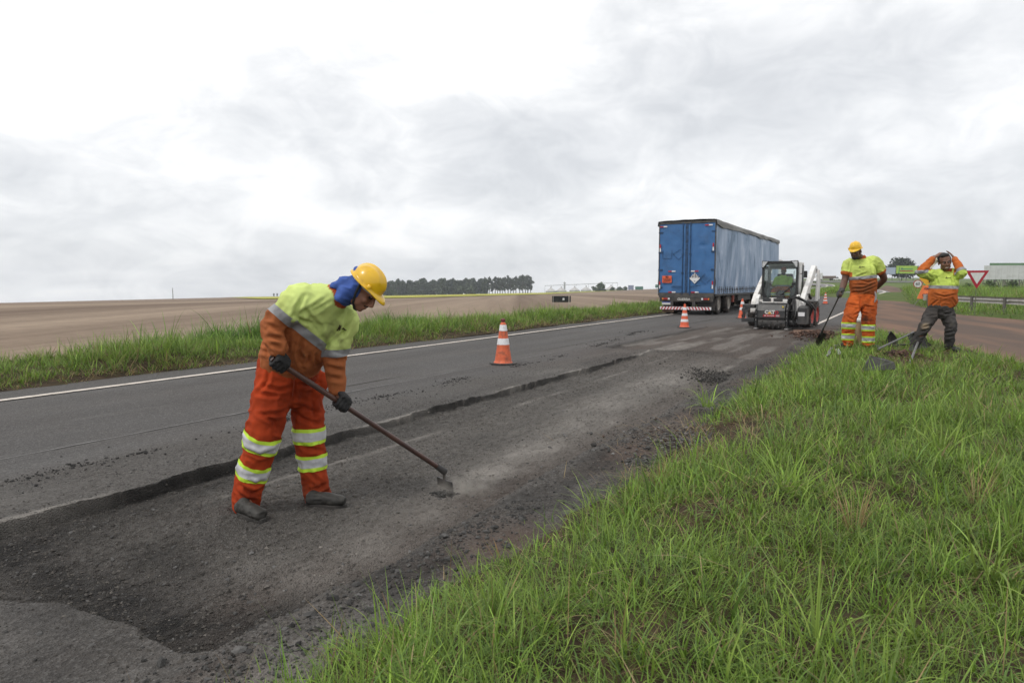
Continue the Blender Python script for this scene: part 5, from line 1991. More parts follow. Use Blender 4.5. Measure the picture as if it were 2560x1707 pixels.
def tree_proto(h, w, seed, base, bare=0.35, n=26, size=0.5, per=16, flat=0.0):
    r_ = random.Random(seed)
    tr = MB()
    tr.tube([(0, 0, -0.5), (r_.uniform(-.1, .1) * w, 0, h * 0.3), (r_.uniform(-.1, .1) * w, r_.uniform(-.1, .1) * w, h * 0.62), (0, 0, h * 0.92)], [0.028 * h, 0.020 * h, 0.013 * h, 0.004 * h], 8)
    clumps = []
    for k in range(n):
        f = bare + (1 - bare) * (k + r_.random()) / n
        rr = w * 0.5 * math.sin(math.pi * min(1, 0.18 + 0.80 * (f - bare) / (1 - bare))) ** (0.55 if flat else 0.8)
        a = r_.uniform(0, 6.28)
        d = rr * r_.uniform(0.35, 1.0)
        c = (math.cos(a) * d, math.sin(a) * d, h * f * (1 - 0.06 * r_.random()))
        rad = w * r_.uniform(0.12, 0.22)
        clumps.append((c, rad))
        z0 = max(h * bare * 0.6, c[2] - d * 1.1)
        tr.tube([(0, 0, z0), (c[0] * 0.6, c[1] * 0.6, (z0 + c[2]) / 2), c], [0.010 * h, 0.006 * h, 0.002 * h], 5)
    V, F, C = leaf_cloud(clumps, per, size, base, seed)
    e = empty('tree')
    to = tr.build('trunk', m_bark, e, smooth=True)
    cr = link('crown', np_mesh('crown', V, F, False, C), m_leaf, e)
    return e


protos = [tree_proto(17, 11, 11, (0.075, 0.096, 0.064), 0.08, 34, 0.80, 24), tree_proto(18, 9, 12, (0.070, 0.091, 0.066), 0.10, 34, 0.75, 24), tree_proto(16, 12, 13, (0.080, 0.102, 0.064), 0.06, 36, 0.85, 24)]
tallp = [tree_proto(18, 8.5, 21, (0.078, 0.095, 0.070), 0.26, 26, 0.70, 17), tree_proto(19, 8, 22, (0.082, 0.098, 0.074), 0.32, 24, 0.70, 16)]
bushp = [tree_proto(7, 12, 31, (0.055, 0.085, 0.035), 0.05, 24, 0.7, 18)]
used = set()


def plant(src, px, Y, k, label, group, name='tree', cat='tree'):
    c = src if src not in used else copy_tree(src)
    used.add(src)
    c.name = name
    c.location = on_ground(px, Y, -0.1)
    c.rotation_euler = (0, 0, random.uniform(0, 6.28))
    c.scale = (k * random.uniform(0.9, 1.12), k * random.uniform(0.9, 1.12), k)
    tag(c, label, cat, group)
    return c


for k, px in enumerate(np.linspace(952, 1208, 24)):
    gap = 1018 < px < 1042
    plant(protos[k % 3], px + random.uniform(-4, 4), 620 + random.uniform(-14, 14), random.uniform(0.72, 0.90) * (0.72 if gap else 1), 'dark tree in the dense left part of the far grove', 'trees of the dense far grove', 'grove_tree')
for k, px in enumerate(np.linspace(960, 1206, 15)):
    plant(protos[(k + 1) % 3], px + random.uniform(-5, 5), 660 + random.uniform(-14, 14), random.uniform(0.78, 0.92), 'dark tree in the dense left part of the far grove', 'trees of the dense far grove', 'grove_tree')
for k, px in enumerate(np.linspace(1216, 1326, 17)):
    plant(tallp[k % 2], px + random.uniform(-2, 2), 640 + random.uniform(-16, 16), random.uniform(0.76, 0.92) * (0.8 if k in (2,) else 1.0), 'tall bare stemmed tree in the right part of the far grove', 'bare stemmed trees of the far grove', 'grove_tree')
plant(bushp[0], 978, 560, 0.62, 'low bush in front of the left end of the far grove', None, 'bush', 'bush')
plant(bushp[0], 1500, 560, 0.85, 'bush in front of the far grain silos', None, 'bush', 'bush')
for px in (1530, 1548, 1562):
    plant(bushp[0], px, 600, 0.42, 'low bush on the skyline between the silos and the far boards', 'low bushes on the skyline', 'bush', 'bush')
for px in (686, 694, 705, 712, 722):
    plant(tallp[0], px, 780, 0.22, 'tiny tree on the skyline behind the stooping worker', 'tiny skyline trees', 'skyline_tree')
big = tree_proto(9.5, 14.5, 41, (0.030, 0.044, 0.018), 0.30, 44, 0.40, 42, 1)
plant(big, 2250, 330, 1.0, 'broad dark round tree on the rise behind the billboards', None, 'round_tree')
big.scale = (1, 1, 1)
# low shrubs under the white billboard and on the far verge
shr = tree_proto(2.2, 5.0, 51, (0.050, 0.078, 0.026), 0.05, 26, 0.22, 26)
for px, Y, k, lab in ((2415, 105, 0.40, 'dark shrub right behind the give way triangle'), (2470, 125, 0.50, 'dark shrub under the left half of the white billboard'), (2530, 122, 0.55, 'dark shrub under the right half of the white billboard')):
    plant(shr, px, Y, k, lab, 'shrubs under the billboard', 'shrub', 'shrub')

# ------------------------------------------------------------------ grain silos
m_silo = mat('silo_sheet', (0.46, 0.45, 0.44), (0.40, 0.385, 0.37), scale=0.3, rough=0.6)
m_silo2 = mat('silo_steelwork', (0.36, 0.37, 0.39), None, rough=0.6)
YS_ = 720.0
tops = []
for px, lab in ((1377, 'first far grain silo from the left'), (1403, 'second far grain silo from the left, beside the tower'), (1436, 'third far grain silo from the left'), (1465, 'fourth far grain silo from the left'), (1496, 'fifth far grain silo, partly behind a bush'), (1527, 'rightmost far grain silo')):
    g = on_ground(px, YS_, -0.3)
    e = empty('grain_silo', g, 0, lab, 'silo', 'row of grain silos')
    r_ = 5.6 * (1.0 if px < 1480 else 1.15)
    MB().lathe([(r_, 0), (r_, 1.8)], 24, close=True).build('wall', m_silo2, e, smooth=True)
    MB().lathe([(r_ * 1.05, 1.75), (r_ * 0.12, 5.2), (0.05, 5.35)], 24).build('roof', m_silo, e, smooth=True)
    MB().box((-0.6, -0.6, 5.1), (0.6, 0.6, 6.4)).build('roof_cap', m_silo2, e)
    tops.append(g)
gl, gr = on_ground(1362, YS_), on_ground(1543, YS_)
e = empty('silo_gallery', gl, 0, 'steel conveyor gallery running over the far silos', 'conveyor')
d = gr - gl
z0 = 7.4
MB().tube([(0, 0, z0), (d.x, d.y, z0 + d.z + 0.6)], 0.30, 5).build('gallery_beam', m_silo2, e)
for f in (0.0, 0.09, 0.27, 0.43, 0.60, 0.77, 0.93, 1.0):
    MB().tube([(d.x * f, 0, d.z * f - 0.5), (d.x * f, 0, d.z * f + z0 + 0.6 * f)], 0.16, 5).build('gallery_leg', m_silo2, e)
g = on_ground(1411, YS_ + 2)
e = empty('elevator_tower', g, 0, 'slim elevator tower among the far silos', 'tower')
MB().box((-0.8, -0.8, -0.5), (0.8, 0.8, 9.2)).build('shaft', m_silo2, e)
MB().box((-1.1, -1.1, 9.2), (1.1, 1.1, 10.2)).tube([(0, 0, 10.2), (0, 0, 11.2)], 0.25, 6).build('head_house', m_silo2, e)
e = tag(MB().tube([(0, 0, -0.5), (0, 0, 4.3)], [0.16, 0.10], 6).build('field_post', m_timber), 'thin lone post on the skyline of the ploughed field', 'post')
e.location = on_ground(434, 260)

# ------------------------------------------------------------------ far vehicles on the rise
m_glassdk = mat('dark_glass', (0.02, 0.025, 0.03), None, rough=0.15)
m_carwhite = mat('car_white', (0.70, 0.70, 0.70), None, rough=0.3, coat=0.5)
m_carbrown = mat('cargo_brown', (0.14, 0.10, 0.085), (0.20, 0.15, 0.12), scale=1.5, rough=0.8)


def car(px, py, Y, rz, label, kind):
    g = on_ground(px, Y, 0.10)
    e = empty({'car': 'car', 'van': 'delivery_van', 'pickup': 'pickup_truck', 'truck': 'flatbed_truck'}[kind], g, rz, label, {'car': 'car', 'van': 'van', 'pickup': 'pickup', 'truck': 'truck'}[kind])
    if kind == 'truck':
        MB().box((-4.0, -1.2, 0.9), (3.0, 1.2, 1.25)).build('flatbed', m_carbrown, e)
        MB().box((-3.8, -1.15, 1.26), (2.6, 1.15, 2.3)).build('load', m_carbrown, e, bevel=0.2)
        c = MB().box((3.1, -1.2, 0.7), (5.2, 1.2, 3.2)).build('cab', m_carwhite, e, bevel=0.15)
        MB().box((4.3, -1.22, 1.9), (5.22, 1.22, 2.8)).build('window', m_glassdk, c)
        MB().box((3.0, -1.25, 3.2), (4.4, 1.25, 3.9)).build('wind_deflector', m_carwhite, c, bevel=0.1)
        ws = ((-3.0, 0.5), (-1.8, 0.5), (4.2, 0.5))
        wy = 1.05
    else:
        h = {'car': 1.45, 'van': 2.3, 'pickup': 1.8}[kind]
        hb = {'car': 0.85, 'van': 1.2, 'pickup': 1.0}[kind]
        MB().prism([(-2.2, 0.35), (2.2, 0.35), (2.3, hb * 0.8), (1.3, hb), (-2.2, hb)], -0.88, 0.88, 'y').build('body', m_carwhite, e, bevel=0.08)
        top = {'car': [(-1.6, hb), (1.2, hb), (0.5, h), (-1.0, h)], 'van': [(-2.1, hb), (1.4, hb), (0.9, h), (-2.1, h)], 'pickup': [(-0.6, hb), (1.3, hb), (0.8, h), (-0.4, h)]}[kind]
        c = MB().prism(top, -0.78, 0.78, 'y').build('cabin', m_carwhite, e, bevel=0.05)
        MB().prism([(x * 0.86 + 0.02, hb + 0.05 + (z - hb) * 0.80) for x, z in (top if kind != 'van' else [(0.3, hb), (1.4, hb), (0.9, h), (0.3, h)])], -0.80, 0.80, 'y').build('window', m_glassdk, c)
        ws = ((-1.4, 0.33), (1.4, 0.33))
        wy = 0.78
    for x, r_ in ws:
        for s_ in (-1, 1):
            MB().lathe([(r_, -0.11), (r_, 0.11)], 14, Matrix.Translation((x, s_ * wy, r_)) @ MX).build('wheel', m_tyre, e)
    return e


car(2032, 0, 385, R(20), 'far brown loaded truck left of the white van on the rise', 'truck')
car(2044, 0, 360, R(-75), 'white van between the two far trucks', 'van')
car(2066, 0, 350, R(178), 'far flatbed truck with a white cab on the rise', 'truck')
car(2092, 0, 340, R(-70), 'white pickup right of the far flatbed truck', 'pickup')
g = PT(2034, 707.5)
c = car(2034, 0, g.y, R(-130), 'white car coming round the far loop road', 'car')
c.location.z = g.z + 0.14

# ------------------------------------------------------------------ tools and scraps on the verge
m_shov = mat('shovel_steel', (0.030, 0.030, 0.032), (0.060, 0.058, 0.056), scale=14, rough=0.45, metal=0.2, dirt=(0.11, 0.09, 0.075, 0.5), dscale=9)
m_shaft = mat('grey_shaft', (0.15, 0.147, 0.142), (0.09, 0.087, 0.083), scale=14, rough=0.5)
m_shaftdk = mat('dark_shaft', (0.035, 0.033, 0.032), (0.075, 0.07, 0.065), scale=14, rough=0.55)


def shovel(name, blade_c, blade_dir, blade_n, shaft_end, label, w=0.24, l=0.30, pointed=True, m2=None):
    """blade centre, direction of its tip, its face normal, and where the shaft ends (world)"""
    bd = Vector(blade_dir).normalized()
    bn = Vector(blade_n)
    bn = (bn - bd * bn.dot(bd)).normalized()
    br = bd.cross(bn)
    M = frame(br, bd, bn, blade_c)
    e = empty(name, blade_c, 0, label, 'shovel')
    Mi = Matrix.Translation(-Vector(blade_c)) @ M
    nu, nv = 11, 12
    U, Vv = np.meshgrid(np.linspace(-1, 1, nu), np.linspace(-1, 1, nv))
    wid = w / 2 * (np.where(Vv > -0.1, np.clip(1 - (np.clip(Vv + 0.1, 0, 2) / 1.1) ** 1.5, 0.03, 1), 1) if pointed else 1.0 - 0.06 * (Vv < -0.8))
    pts = np.stack([(U * wid).ravel(), (Vv * l / 2).ravel(), (0.045 * U ** 2 + 0.02 * (Vv + 1) ** 2 * 0.5).ravel()], 1)
    pts2 = pts + np.array([0, 0, -0.004])
    P_ = np.array([tuple(Mi @ Vector(q)) for q in np.concatenate([pts, pts2])])
    f = grid_faces(nv, nu)
    link('blade', np_mesh('blade', P_, np.concatenate([f, f[:, ::-1] + len(pts)])), m_shov, e)
    s0 = Vector(blade_c) + bd * (-l / 2)
    s1 = Vector(shaft_end)
    a = s0 - Vector(blade_c)
    b_ = s1 - Vector(blade_c)
    MB().tube([a + bd * 0.10 + bn * 0.012, a + bn * 0.006, a.lerp(b_, 0.12)], [0.020, 0.022, 0.019], 8).build('socket', m_shov, e, smooth=True)
    MB().tube([a.lerp(b_, 0.10), b_], 0.0135, 8).build('shaft', m2 or m_shaftdk, e, smooth=True)
    return e


zg = lambda q: float(verge_h(*[np.array([v]) for v in ts_of(q)])[0])


def G_(px, py, dz=0.0):
    q = P(px, py, 0.25)
    for _ in range(6):
        q = P(px, py, zg(q) + dz)
    return q


a = G_(2222, 864, 0.10)
shovel('shovel', a + Vector((0, 0, 0.10)), (-0.2, 0.1, 1), (0.25, -1, 0.15), a + Vector((-0.25, 0.55, -0.12)), 'pointed shovel blade standing up in the grass left of the tool pile')
a = G_(2292, 862, 0.08)
shovel('shovel', a + Vector((0, 0, 0.09)), (0.45, -0.1, -0.9), (-0.3, -1, 0.2), G_(2196, 872, 0.16), 'shovel lying with its grey shaft pointing left between the workers', pointed=False, w=0.26, m2=m_shaft)
a = G_(2262, 874, 0.05)
shovel('shovel', a + Vector((0.30, 0.05, 0.06)), (0.9, 0.0, -0.2), (0.0, -0.7, 0.7), a + Vector((-0.42, 0.1, 0.05)), 'dark shafted shovel at the bottom of the tool pile', pointed=True)
b0 = G_(2288, 858, 0.12)
e = tag(MB().tube([b0 + Vector((0.02, -0.1, 0.12)), G_(2275, 906, 0.10)], 0.017, 8).build('pry_bar', m_shaft, None, smooth=True), 'pale bar leaning down from the tool pile toward the grass', 'bar')

# slab of torn rubber or board leaning in the grass
c0, c1, c2, c3 = G_(2152, 928, 0.12), G_(2238, 924, 0.12), G_(2228, 908, 0.20), G_(2186, 904, 0.24)
q = [c0, c1, c1.lerp(c2, 0.5) + Vector((0.02, 0.03, 0.05)), c2 + Vector((-0.05, 0.1, 0.05)), c3 + Vector((0.0, 0.12, 0.06))]
nrm = (q[1] - q[0]).cross(q[4] - q[0]).normalized() * 0.014
b = MB()
n = len(q)
b._add([tuple(v) for v in q] + [tuple(v + nrm) for v in q], [tuple(range(n)), tuple(range(2 * n - 1, n - 1, -1))] + [(i, i + n, (i + 1) % n + n, (i + 1) % n) for i in range(n)])
tag(b.build('rubber_slab', mat('worn_rubber_slab', (0.060, 0.058, 0.056), (0.095, 0.090, 0.085), scale=9, rough=0.8, bump=0.4, bscale=30, dirt=(0.02, 0.02, 0.02, 0.6), dscale=5), None, bevel=0.004),
    'dark grey slab leaning in the grass below the workers', 'slab')
for (x0, y0, x1, y1, lab) in ((2100, 886, 2088, 862, 'pale metal strip lying in the grass at the helmeted worker feet'), (2068, 890, 2080, 868, 'grey metal strip half sunk in grass beside the shovel blade')):
    p0, p1 = G_(x0, y0, 0.06), G_(x1, y1, 0.09)
    d = (p1 - p0).normalized()
    s_ = d.cross(Vector((0, 0.5, 1))).normalized() * 0.028
    tag(MB()._add and (lambda b: (b._add([tuple(p0 - s_), tuple(p0 + s_), tuple(p1 + s_), tuple(p1 - s_), tuple(p0 - s_ + Vector((0, 0, .006))), tuple(p0 + s_ + Vector((0, 0, .006))), tuple(p1 + s_ + Vector((0, 0, .006))), tuple(p1 - s_ + Vector((0, 0, .006)))],
        [(0, 3, 2, 1), (4, 5, 6, 7), (0, 1, 5, 4), (1, 2, 6, 5), (2, 3, 7, 6), (3, 0, 4, 7)]), b)[1])(MB()).build('metal_strip', m_shaft if x0 < 2080 else mat('dull_zinc', (0.36, 0.37, 0.38), (0.26, 0.26, 0.27), scale=9, rough=0.5)), lab, 'strip')

# white-topped stump behind the helmeted worker
g = G_(2150, 862, 0.0) + Vector((0.0, 0.0, -0.02))
e = empty('marker_stump', g, 0.2, 'weathered wooden stump with white top behind the helmeted worker legs', 'stump')
MB().lathe([(0.10, 0.0), (0.098, 0.15), (0.102, 0.34), (0.100, 0.46)], 16).build('log', mat('weathered_wood', (0.16, 0.105, 0.055), (0.30, 0.215, 0.13), scale=9, rough=0.9, stretch=(1, 1, 0.4)), e, smooth=True)
MB().lathe([(0.105, 0.455), (0.115, 0.47), (0.115, 0.50), (0.09, 0.52), (0.09, 0.56), (0.06, 0.60), (0.055, 0.66), (0.02, 0.67)], 16).build('white_top', m_white, e, smooth=True)
MB().box((0.06, -0.115, 0.02), (0.085, -0.095, 0.44)).build('edge_strip', m_letter, e)

# loose red soil thrown up beside the cut
def heap(name, px, py, z, rx, ry, h, cols, label, seed, n=900, sz=0.018):
    c = P(px, py, z)
    if name == 'bare_patch_stones':
        c = on_verge(px, py)
        z = c.z + 0.02
    r_ = np.random.default_rng(seed)
    a = r_.uniform(0, 6.28, n)
    d = np.abs(r_.normal(0, 0.5, n))
    x, y = np.cos(a) * d * rx, np.sin(a) * d * ry
    zz = z - 0.03 + h * np.exp(-(d ** 2) * 1.6) * r_.random(n) ** 0.5
    col = np.array(cols)[r_.integers(0, len(cols), n)] * np.exp(r_.normal(0, 0.25, (n, 1)))
    o = stones(name, np.stack([c.x + x, c.y + y, zz], 1), np.clip(np.exp(r_.normal(math.log(sz), 0.45, n)), 0.005, 0.05), col, sz > 0.0095)
    return o


REDS = [(0.085, 0.048, 0.036), (0.115, 0.066, 0.048), (0.060, 0.040, 0.032)]
heap('red_soil_heap', 2056, 843, 0.06, 0.75, 1.6, 0.20, REDS, '', 61, 1300)
heap('dug_soil', 2255, 892, 0.26, 0.55, 0.45, 0.12, REDS, '', 62, 500)
heap('bare_patch_stones', 1750, 1103, 0.11, 0.75, 0.85, 0.04, [(0.10, 0.098, 0.095), (0.15, 0.145, 0.14), (0.07, 0.05, 0.042)], '', 63, 2200, 0.009)
heap('rubble_on_shoulder', 1600, 1160, 0.0, 0.30, 0.50, 0.05, [(0.035, 0.034, 0.033), (0.06, 0.058, 0.055), (0.10, 0.096, 0.09)], '', 64, 1500, 0.010)
heap('dark_rubble', 1800, 942, 0.0, 0.55, 1.5, 0.03, [(0.036, 0.034, 0.032), (0.055, 0.052, 0.049), (0.085, 0.080, 0.074)], '', 65, 1500, 0.010)
# dry straw raked over the bare ground
G = Grass()
for px, py, z, n, r_ in ((1790, 1082, 0.13, 320, 0.38), (1700, 1120, 0.10, 160, 0.25), (1620, 1200, 0.04, 150, 0.18), (2260, 920, 0.27, 220, 0.3), (2300, 905, 0.27, 160, 0.3), (2360, 895, 0.27, 160, 0.35), (1760, 1000, 0.05, 60, 0.2), (2235, 880, 0.26, 150, 0.22)):
    c = on_verge(px, py) if py > 950 else P(px, py, z)
    z = c.z
    bs = np.stack([c.x + rng.normal(0, r_, n), c.y + rng.normal(0, r_ * 0.8, n), np.full(n, z + 0.015)], 1)
    cols = DRY[rng.integers(0, 3, n)] * rng.uniform(0.45, 1.0, (n, 1))
    G.add(*blades(bs, rng.uniform(0.08, 0.24, n), rng.uniform(1.0, 1.5, n), rng.uniform(0, 0.5, n), rng.uniform(0, 6.28, n), rng.uniform(0.003, 0.006, n), cols, 3))
# withered stems and seed stalks all over the verge, and one bleached tuft
n = 1500
T = rng.uniform(-1.9, 6.5, n)
Q = 0.8 + 15 * rng.random(n) ** 1.6
ok = keep_right(T, Q)
T, Q = T[ok], Q[ok]
n = len(T)
bs = world_right(T, Q)
cols = DRY[rng.integers(0, 3, n)] * rng.uniform(0.55, 1.15, (n, 1))
flat = rng.random(n) < 0.7
G.add(*blades(bs + np.array([0, 0, 0.03]), np.where(flat, rng.uniform(0.12, 0.30, n), rng.uniform(0.22, 0.38, n)), np.where(flat, rng.uniform(0.8, 1.4, n), rng.uniform(0.1, 0.4, n)), rng.uniform(0, 0.6, n),
              rng.uniform(0, 6.28, n), np.where(flat, rng.uniform(0.003, 0.006, n), 0.0026) * (1 + 0.06 * Q), cols, 4))
for px, py, k_, L_ in ((2135, 1330, 46, 0.24), (2440, 1260, 34, 0.2), (1650, 1215, 40, 0.16)):
    c = on_verge(px, py)
    a_ = rng.uniform(0, 6.28, k_)
    bs = np.stack([c.x + 0.03 * np.cos(a_), c.y + 0.03 * np.sin(a_), np.full(k_, c.z)], 1)
    G.add(*blades(bs, L_ * np.exp(rng.normal(0, 0.25, k_)), rng.uniform(0.05, 0.5, k_), rng.uniform(0, 0.7, k_), a_, rng.uniform(0.003, 0.005, k_), DRY[rng.integers(0, 3, k_)] * rng.uniform(0.9, 1.3, (k_, 1)), 5))
G.build('dry_straw')

# ------------------------------------------------------------------ people
class Blob:
    """overlapping tapered solids fused into one continuous skin by a voxel remesh"""

    def __init__(self):
        self.bm = bmesh.new()

    def etube(self, pts, side, a, b, n=18, res=3, cap=True):
        pts = [Vector(p) for p in pts]
        k = len(pts)
        sides = [Vector(s) for s in side] if isinstance(side, list) else [Vector(side)] * k
        m = (k - 1) * res + 1
        PP = resample(pts, m)
        rings = []
        for i in range(m):
            f = i / (m - 1) * (k - 1)
            j = min(int(f), k - 2)
            u = f - j
            us = u * u * (3 - 2 * u)
            aa = a[j] * (1 - us) + a[j + 1] * us
            bb = b[j] * (1 - us) + b[j + 1] * us
            s = sides[j].lerp(sides[j + 1], us)
            d = (PP[min(i + 1, m - 1)] - PP[max(i - 1, 0)]).normalized()
            s = (s - d * s.dot(d)).normalized()
            t = d.cross(s)
            rings.append((PP[i], d, s, t, aa, bb))
        allr = []
        if cap:
            p, d, s, t, aa, bb = rings[0]
            for q in (0.35, 0.75):
                c = math.sin(math.acos(1 - q)) if q < 1 else 1
                allr.append((p - d * min(aa, bb) * 0.8 * (1 - q), d, s, t, aa * c, bb * c))
        allr += rings
        if cap:
            p, d, s, t, aa, bb = rings[-1]
            for q in (0.75, 0.35):
                c = math.sin(math.acos(1 - q))
                allr.append((p + d * min(aa, bb) * 0.8 * (1 - q), d, s, t, aa * c, bb * c))
        R_ = []
        for p, d, s, t, aa, bb in allr:
            R_.append([self.bm.verts.new(p + s * (aa * math.cos(2 * math.pi * q / n)) + t * (bb * math.sin(2 * math.pi * q / n))) for q in range(n)])
        for x, y in zip(R_, R_[1:]):
            for q in range(n):
                self.bm.faces.new((x[q], x[(q + 1) % n], y[(q + 1) % n], y[q]))
        self.bm.faces.new(list(reversed(R_[0])))
        self.bm.faces.new(R_[-1])
        return self

    def tube(self, pts, r, n=14, res=3):
        d = (Vector(pts[-1]) - Vector(pts[0])).normalized()
        return self.etube(pts, d.orthogonal(), r, r, n, res)

    def ell(self, c, r, M=None, n=16):
        """ellipsoid with centre and radii in the frame M"""
        M = M or Matrix.Identity(4)
        T = M @ Matrix.Translation(c) @ Matrix.Diagonal((r[0], r[1], r[2], 1))
        bmesh.ops.create_uvsphere(self.bm, u_segments=n, v_segments=n // 2 + 2, radius=1.0, matrix=T)
        return self

    def mesh(self, name, voxel, smooth=4):
        bmesh.ops.recalc_face_normals(self.bm, faces=self.bm.faces[:])
        me = bpy.data.meshes.new(name + '_src')
        self.bm.to_mesh(me)
        self.bm.free()
        o = bpy.data.objects.new(name, me)
        COL.objects.link(o)
        md = o.modifiers.new('r', 'REMESH')
        md.mode = 'VOXEL'
        md.voxel_size = voxel
        if smooth:
            sm = o.modifiers.new('s', 'SMOOTH')
            sm.factor = 0.5
            sm.iterations = smooth
        dg = bpy.context.evaluated_depsgraph_get()
        out = bpy.data.meshes.new_from_object(o.evaluated_get(dg))
        bpy.data.objects.remove(o)
        bpy.data.meshes.remove(me)
        out.name = name
        shade(out, True)
        return out


def coords(me):
    c = np.empty(len(me.vertices) * 3, np.float32)
    me.vertices.foreach_get('co', c)
    return c.reshape(-1, 3).astype(float)


def normals(me):
    c = np.empty(len(me.vertices) * 3, np.float32)
    me.vertex_normals.foreach_get('vector', c)
    return c.reshape(-1, 3).astype(float)


def set_coords(me, c):
    me.vertices.foreach_set('co', np.ascontiguousarray(c, np.float32).ravel())
    me.update()


def limb_param(Pn, chain):
    """distance along a joint chain, angle round it and distance from it"""
    best = np.full(len(Pn), 1e9)
    ax = np.zeros(len(Pn))
    an = np.zeros(len(Pn))
    off = 0.0
    for A, B in zip(chain, chain[1:]):
        A_, B_ = np.array(A), np.array(B)
        d = B_ - A_
        L = np.linalg.norm(d)
        d /= L
        r = Pn - A_
        t = np.clip(r @ d, 0, L)
        q = r - t[:, None] * d
        dist = np.linalg.norm(q, axis=1)
        o = np.array(Vector(d).orthogonal().normalized())
        o2 = np.cross(d, o)
        k = dist < best
        best = np.where(k, dist, best)
        ax = np.where(k, off + t, ax)
        an = np.where(k, np.arctan2(q @ o2, q @ o), an)
        off += L
    return ax, an, best


def folds(me, chains, seed, amp=0.006, lam=0.05, joints=(), fine=0.0015):
    """cloth creases running round the limbs, deeper by the joints"""
    c = coords(me)
    nn = normals(me)
    d = np.full(len(c), 1e9)
    ax = np.zeros(len(c))
    an = np.zeros(len(c))
    ids = np.zeros(len(c))
    for i, ch in enumerate(chains):
        a, g, b = limb_param(c, ch)
        k = b < d
        d, ax, an, ids = np.where(k, b, d), np.where(k, a, ax), np.where(k, g, an), np.where(k, i, ids)
    w = np.stack([ax / lam + 0.8 * vn(c * 9, seed), np.cos(an) * 0.9 + ids * 7, np.sin(an) * 0.9], 1)
    f = vn(w, seed + 1)
    ridge = 1 - 2.2 * np.abs(f)
    big = vn(c * 7.5, seed + 2)
    k = np.full(len(c), 0.45)
    for (p, r) in joints:
        k = np.maximum(k, 1.5 * np.exp(-(np.linalg.norm(c - np.array(p), axis=1) / r) ** 2))
    diag = vn(c @ np.array([[14, 6, 3], [-9, 12, 4], [5, 6, 20]]).T * 0.8, seed + 3)
    sharp = np.sign(ridge) * np.abs(ridge) ** 0.8
    d2 = 1 - 2.4 * np.abs(diag)
    disp = amp * 1.7 * k * sharp * (0.55 + 0.45 * vn(c * 5, seed + 5)) + amp * 0.8 * big * k + amp * 0.9 * d2 * (0.4 + 0.6 * k) + fine * vn(c * 45, seed + 4)
    set_coords(me, c + nn * disp[:, None])


def creases(me, lines, depth=0.011, w=4.2, Ymax=1e9):
    """press crease lines into the side of a garment seen from the road: each line is traced where the cloth buckles"""
    c = coords(me)
    nn = normals(me)
    d = c - np.array([0, 0, CAM_H])
    cy = d[:, 1] * CP - d[:, 2] * SP
    cz = d[:, 1] * SP + d[:, 2] * CP
    px = 1280 + FPX * d[:, 0] / cy
    py = 853.5 - FPX * cz / cy
    front = sstep(0.05, 0.45, -(nn * (d / np.linalg.norm(d, axis=1)[:, None])).sum(1))
    disp = np.zeros(len(c))
    for ln in lines:
        best = np.full(len(c), 1e9)
        al = np.zeros(len(c))
        tot = sum(math.hypot(b[0] - a[0], b[1] - a[1]) for a, b in zip(ln, ln[1:]))
        off = 0.0
        for a, b in zip(ln, ln[1:]):
            L = math.hypot(b[0] - a[0], b[1] - a[1])
            ux, uy = (b[0] - a[0]) / L, (b[1] - a[1]) / L
            t = np.clip((px - a[0]) * ux + (py - a[1]) * uy, 0, L)
            q = np.hypot(px - a[0] - t * ux, py - a[1] - t * uy)
            k = q < best
            best = np.where(k, q, best)
            al = np.where(k, (off + t) / tot, al)
            off += L
        taper = np.sin(np.pi * np.clip(0.12 + 0.76 * al, 0, 1))
        disp += taper * (-depth * np.exp(-(best / w) ** 2) + 0.62 * depth * np.exp(-((best - 2.1 * w) / (1.1 * w)) ** 2))
    set_coords(me, c + nn * (disp * front)[:, None])


def cut_band(me, name, p, axis, half, rad, m, parent, off=0.004, rej=None):
    """the strip of a garment between two planes, lifted off as its own piece"""
    bm = bmesh.new()
    bm.from_mesh(me)
    p = Vector(p)
    ax = Vector(axis).normalized()
    bmesh.ops.delete(bm, geom=[f for f in bm.faces if (f.calc_center_median() - p).length > rad + 0.05], context='FACES')
    for s in (-1, 1):
        bmesh.ops.bisect_plane(bm, geom=bm.verts[:] + bm.edges[:] + bm.faces[:], plane_co=p + ax * (half * s), plane_no=ax * s, clear_outer=True)
    bmesh.ops.delete(bm, geom=[f for f in bm.faces if (f.calc_center_median() - p - ax * (f.calc_center_median() - p).dot(ax)).length > rad], context='FACES')
    if rej:
        ch, rr = rej
        fs = bm.faces[:]
        if fs:
            _, _, dd = limb_param(np.array([tuple(f.calc_center_median()) for f in fs]), ch)
            bmesh.ops.delete(bm, geom=[f for f, q in zip(fs, dd) if q < rr], context='FACES')
    bm.normal_update()
    for v in bm.verts:
        v.co += v.normal * off
    out = bpy.data.meshes.new(name)
    bm.to_mesh(out)
    bm.free()
    if len(out.polygons) == 0:
        return None
    shade(out, True)
    return link(name, out, m, parent)


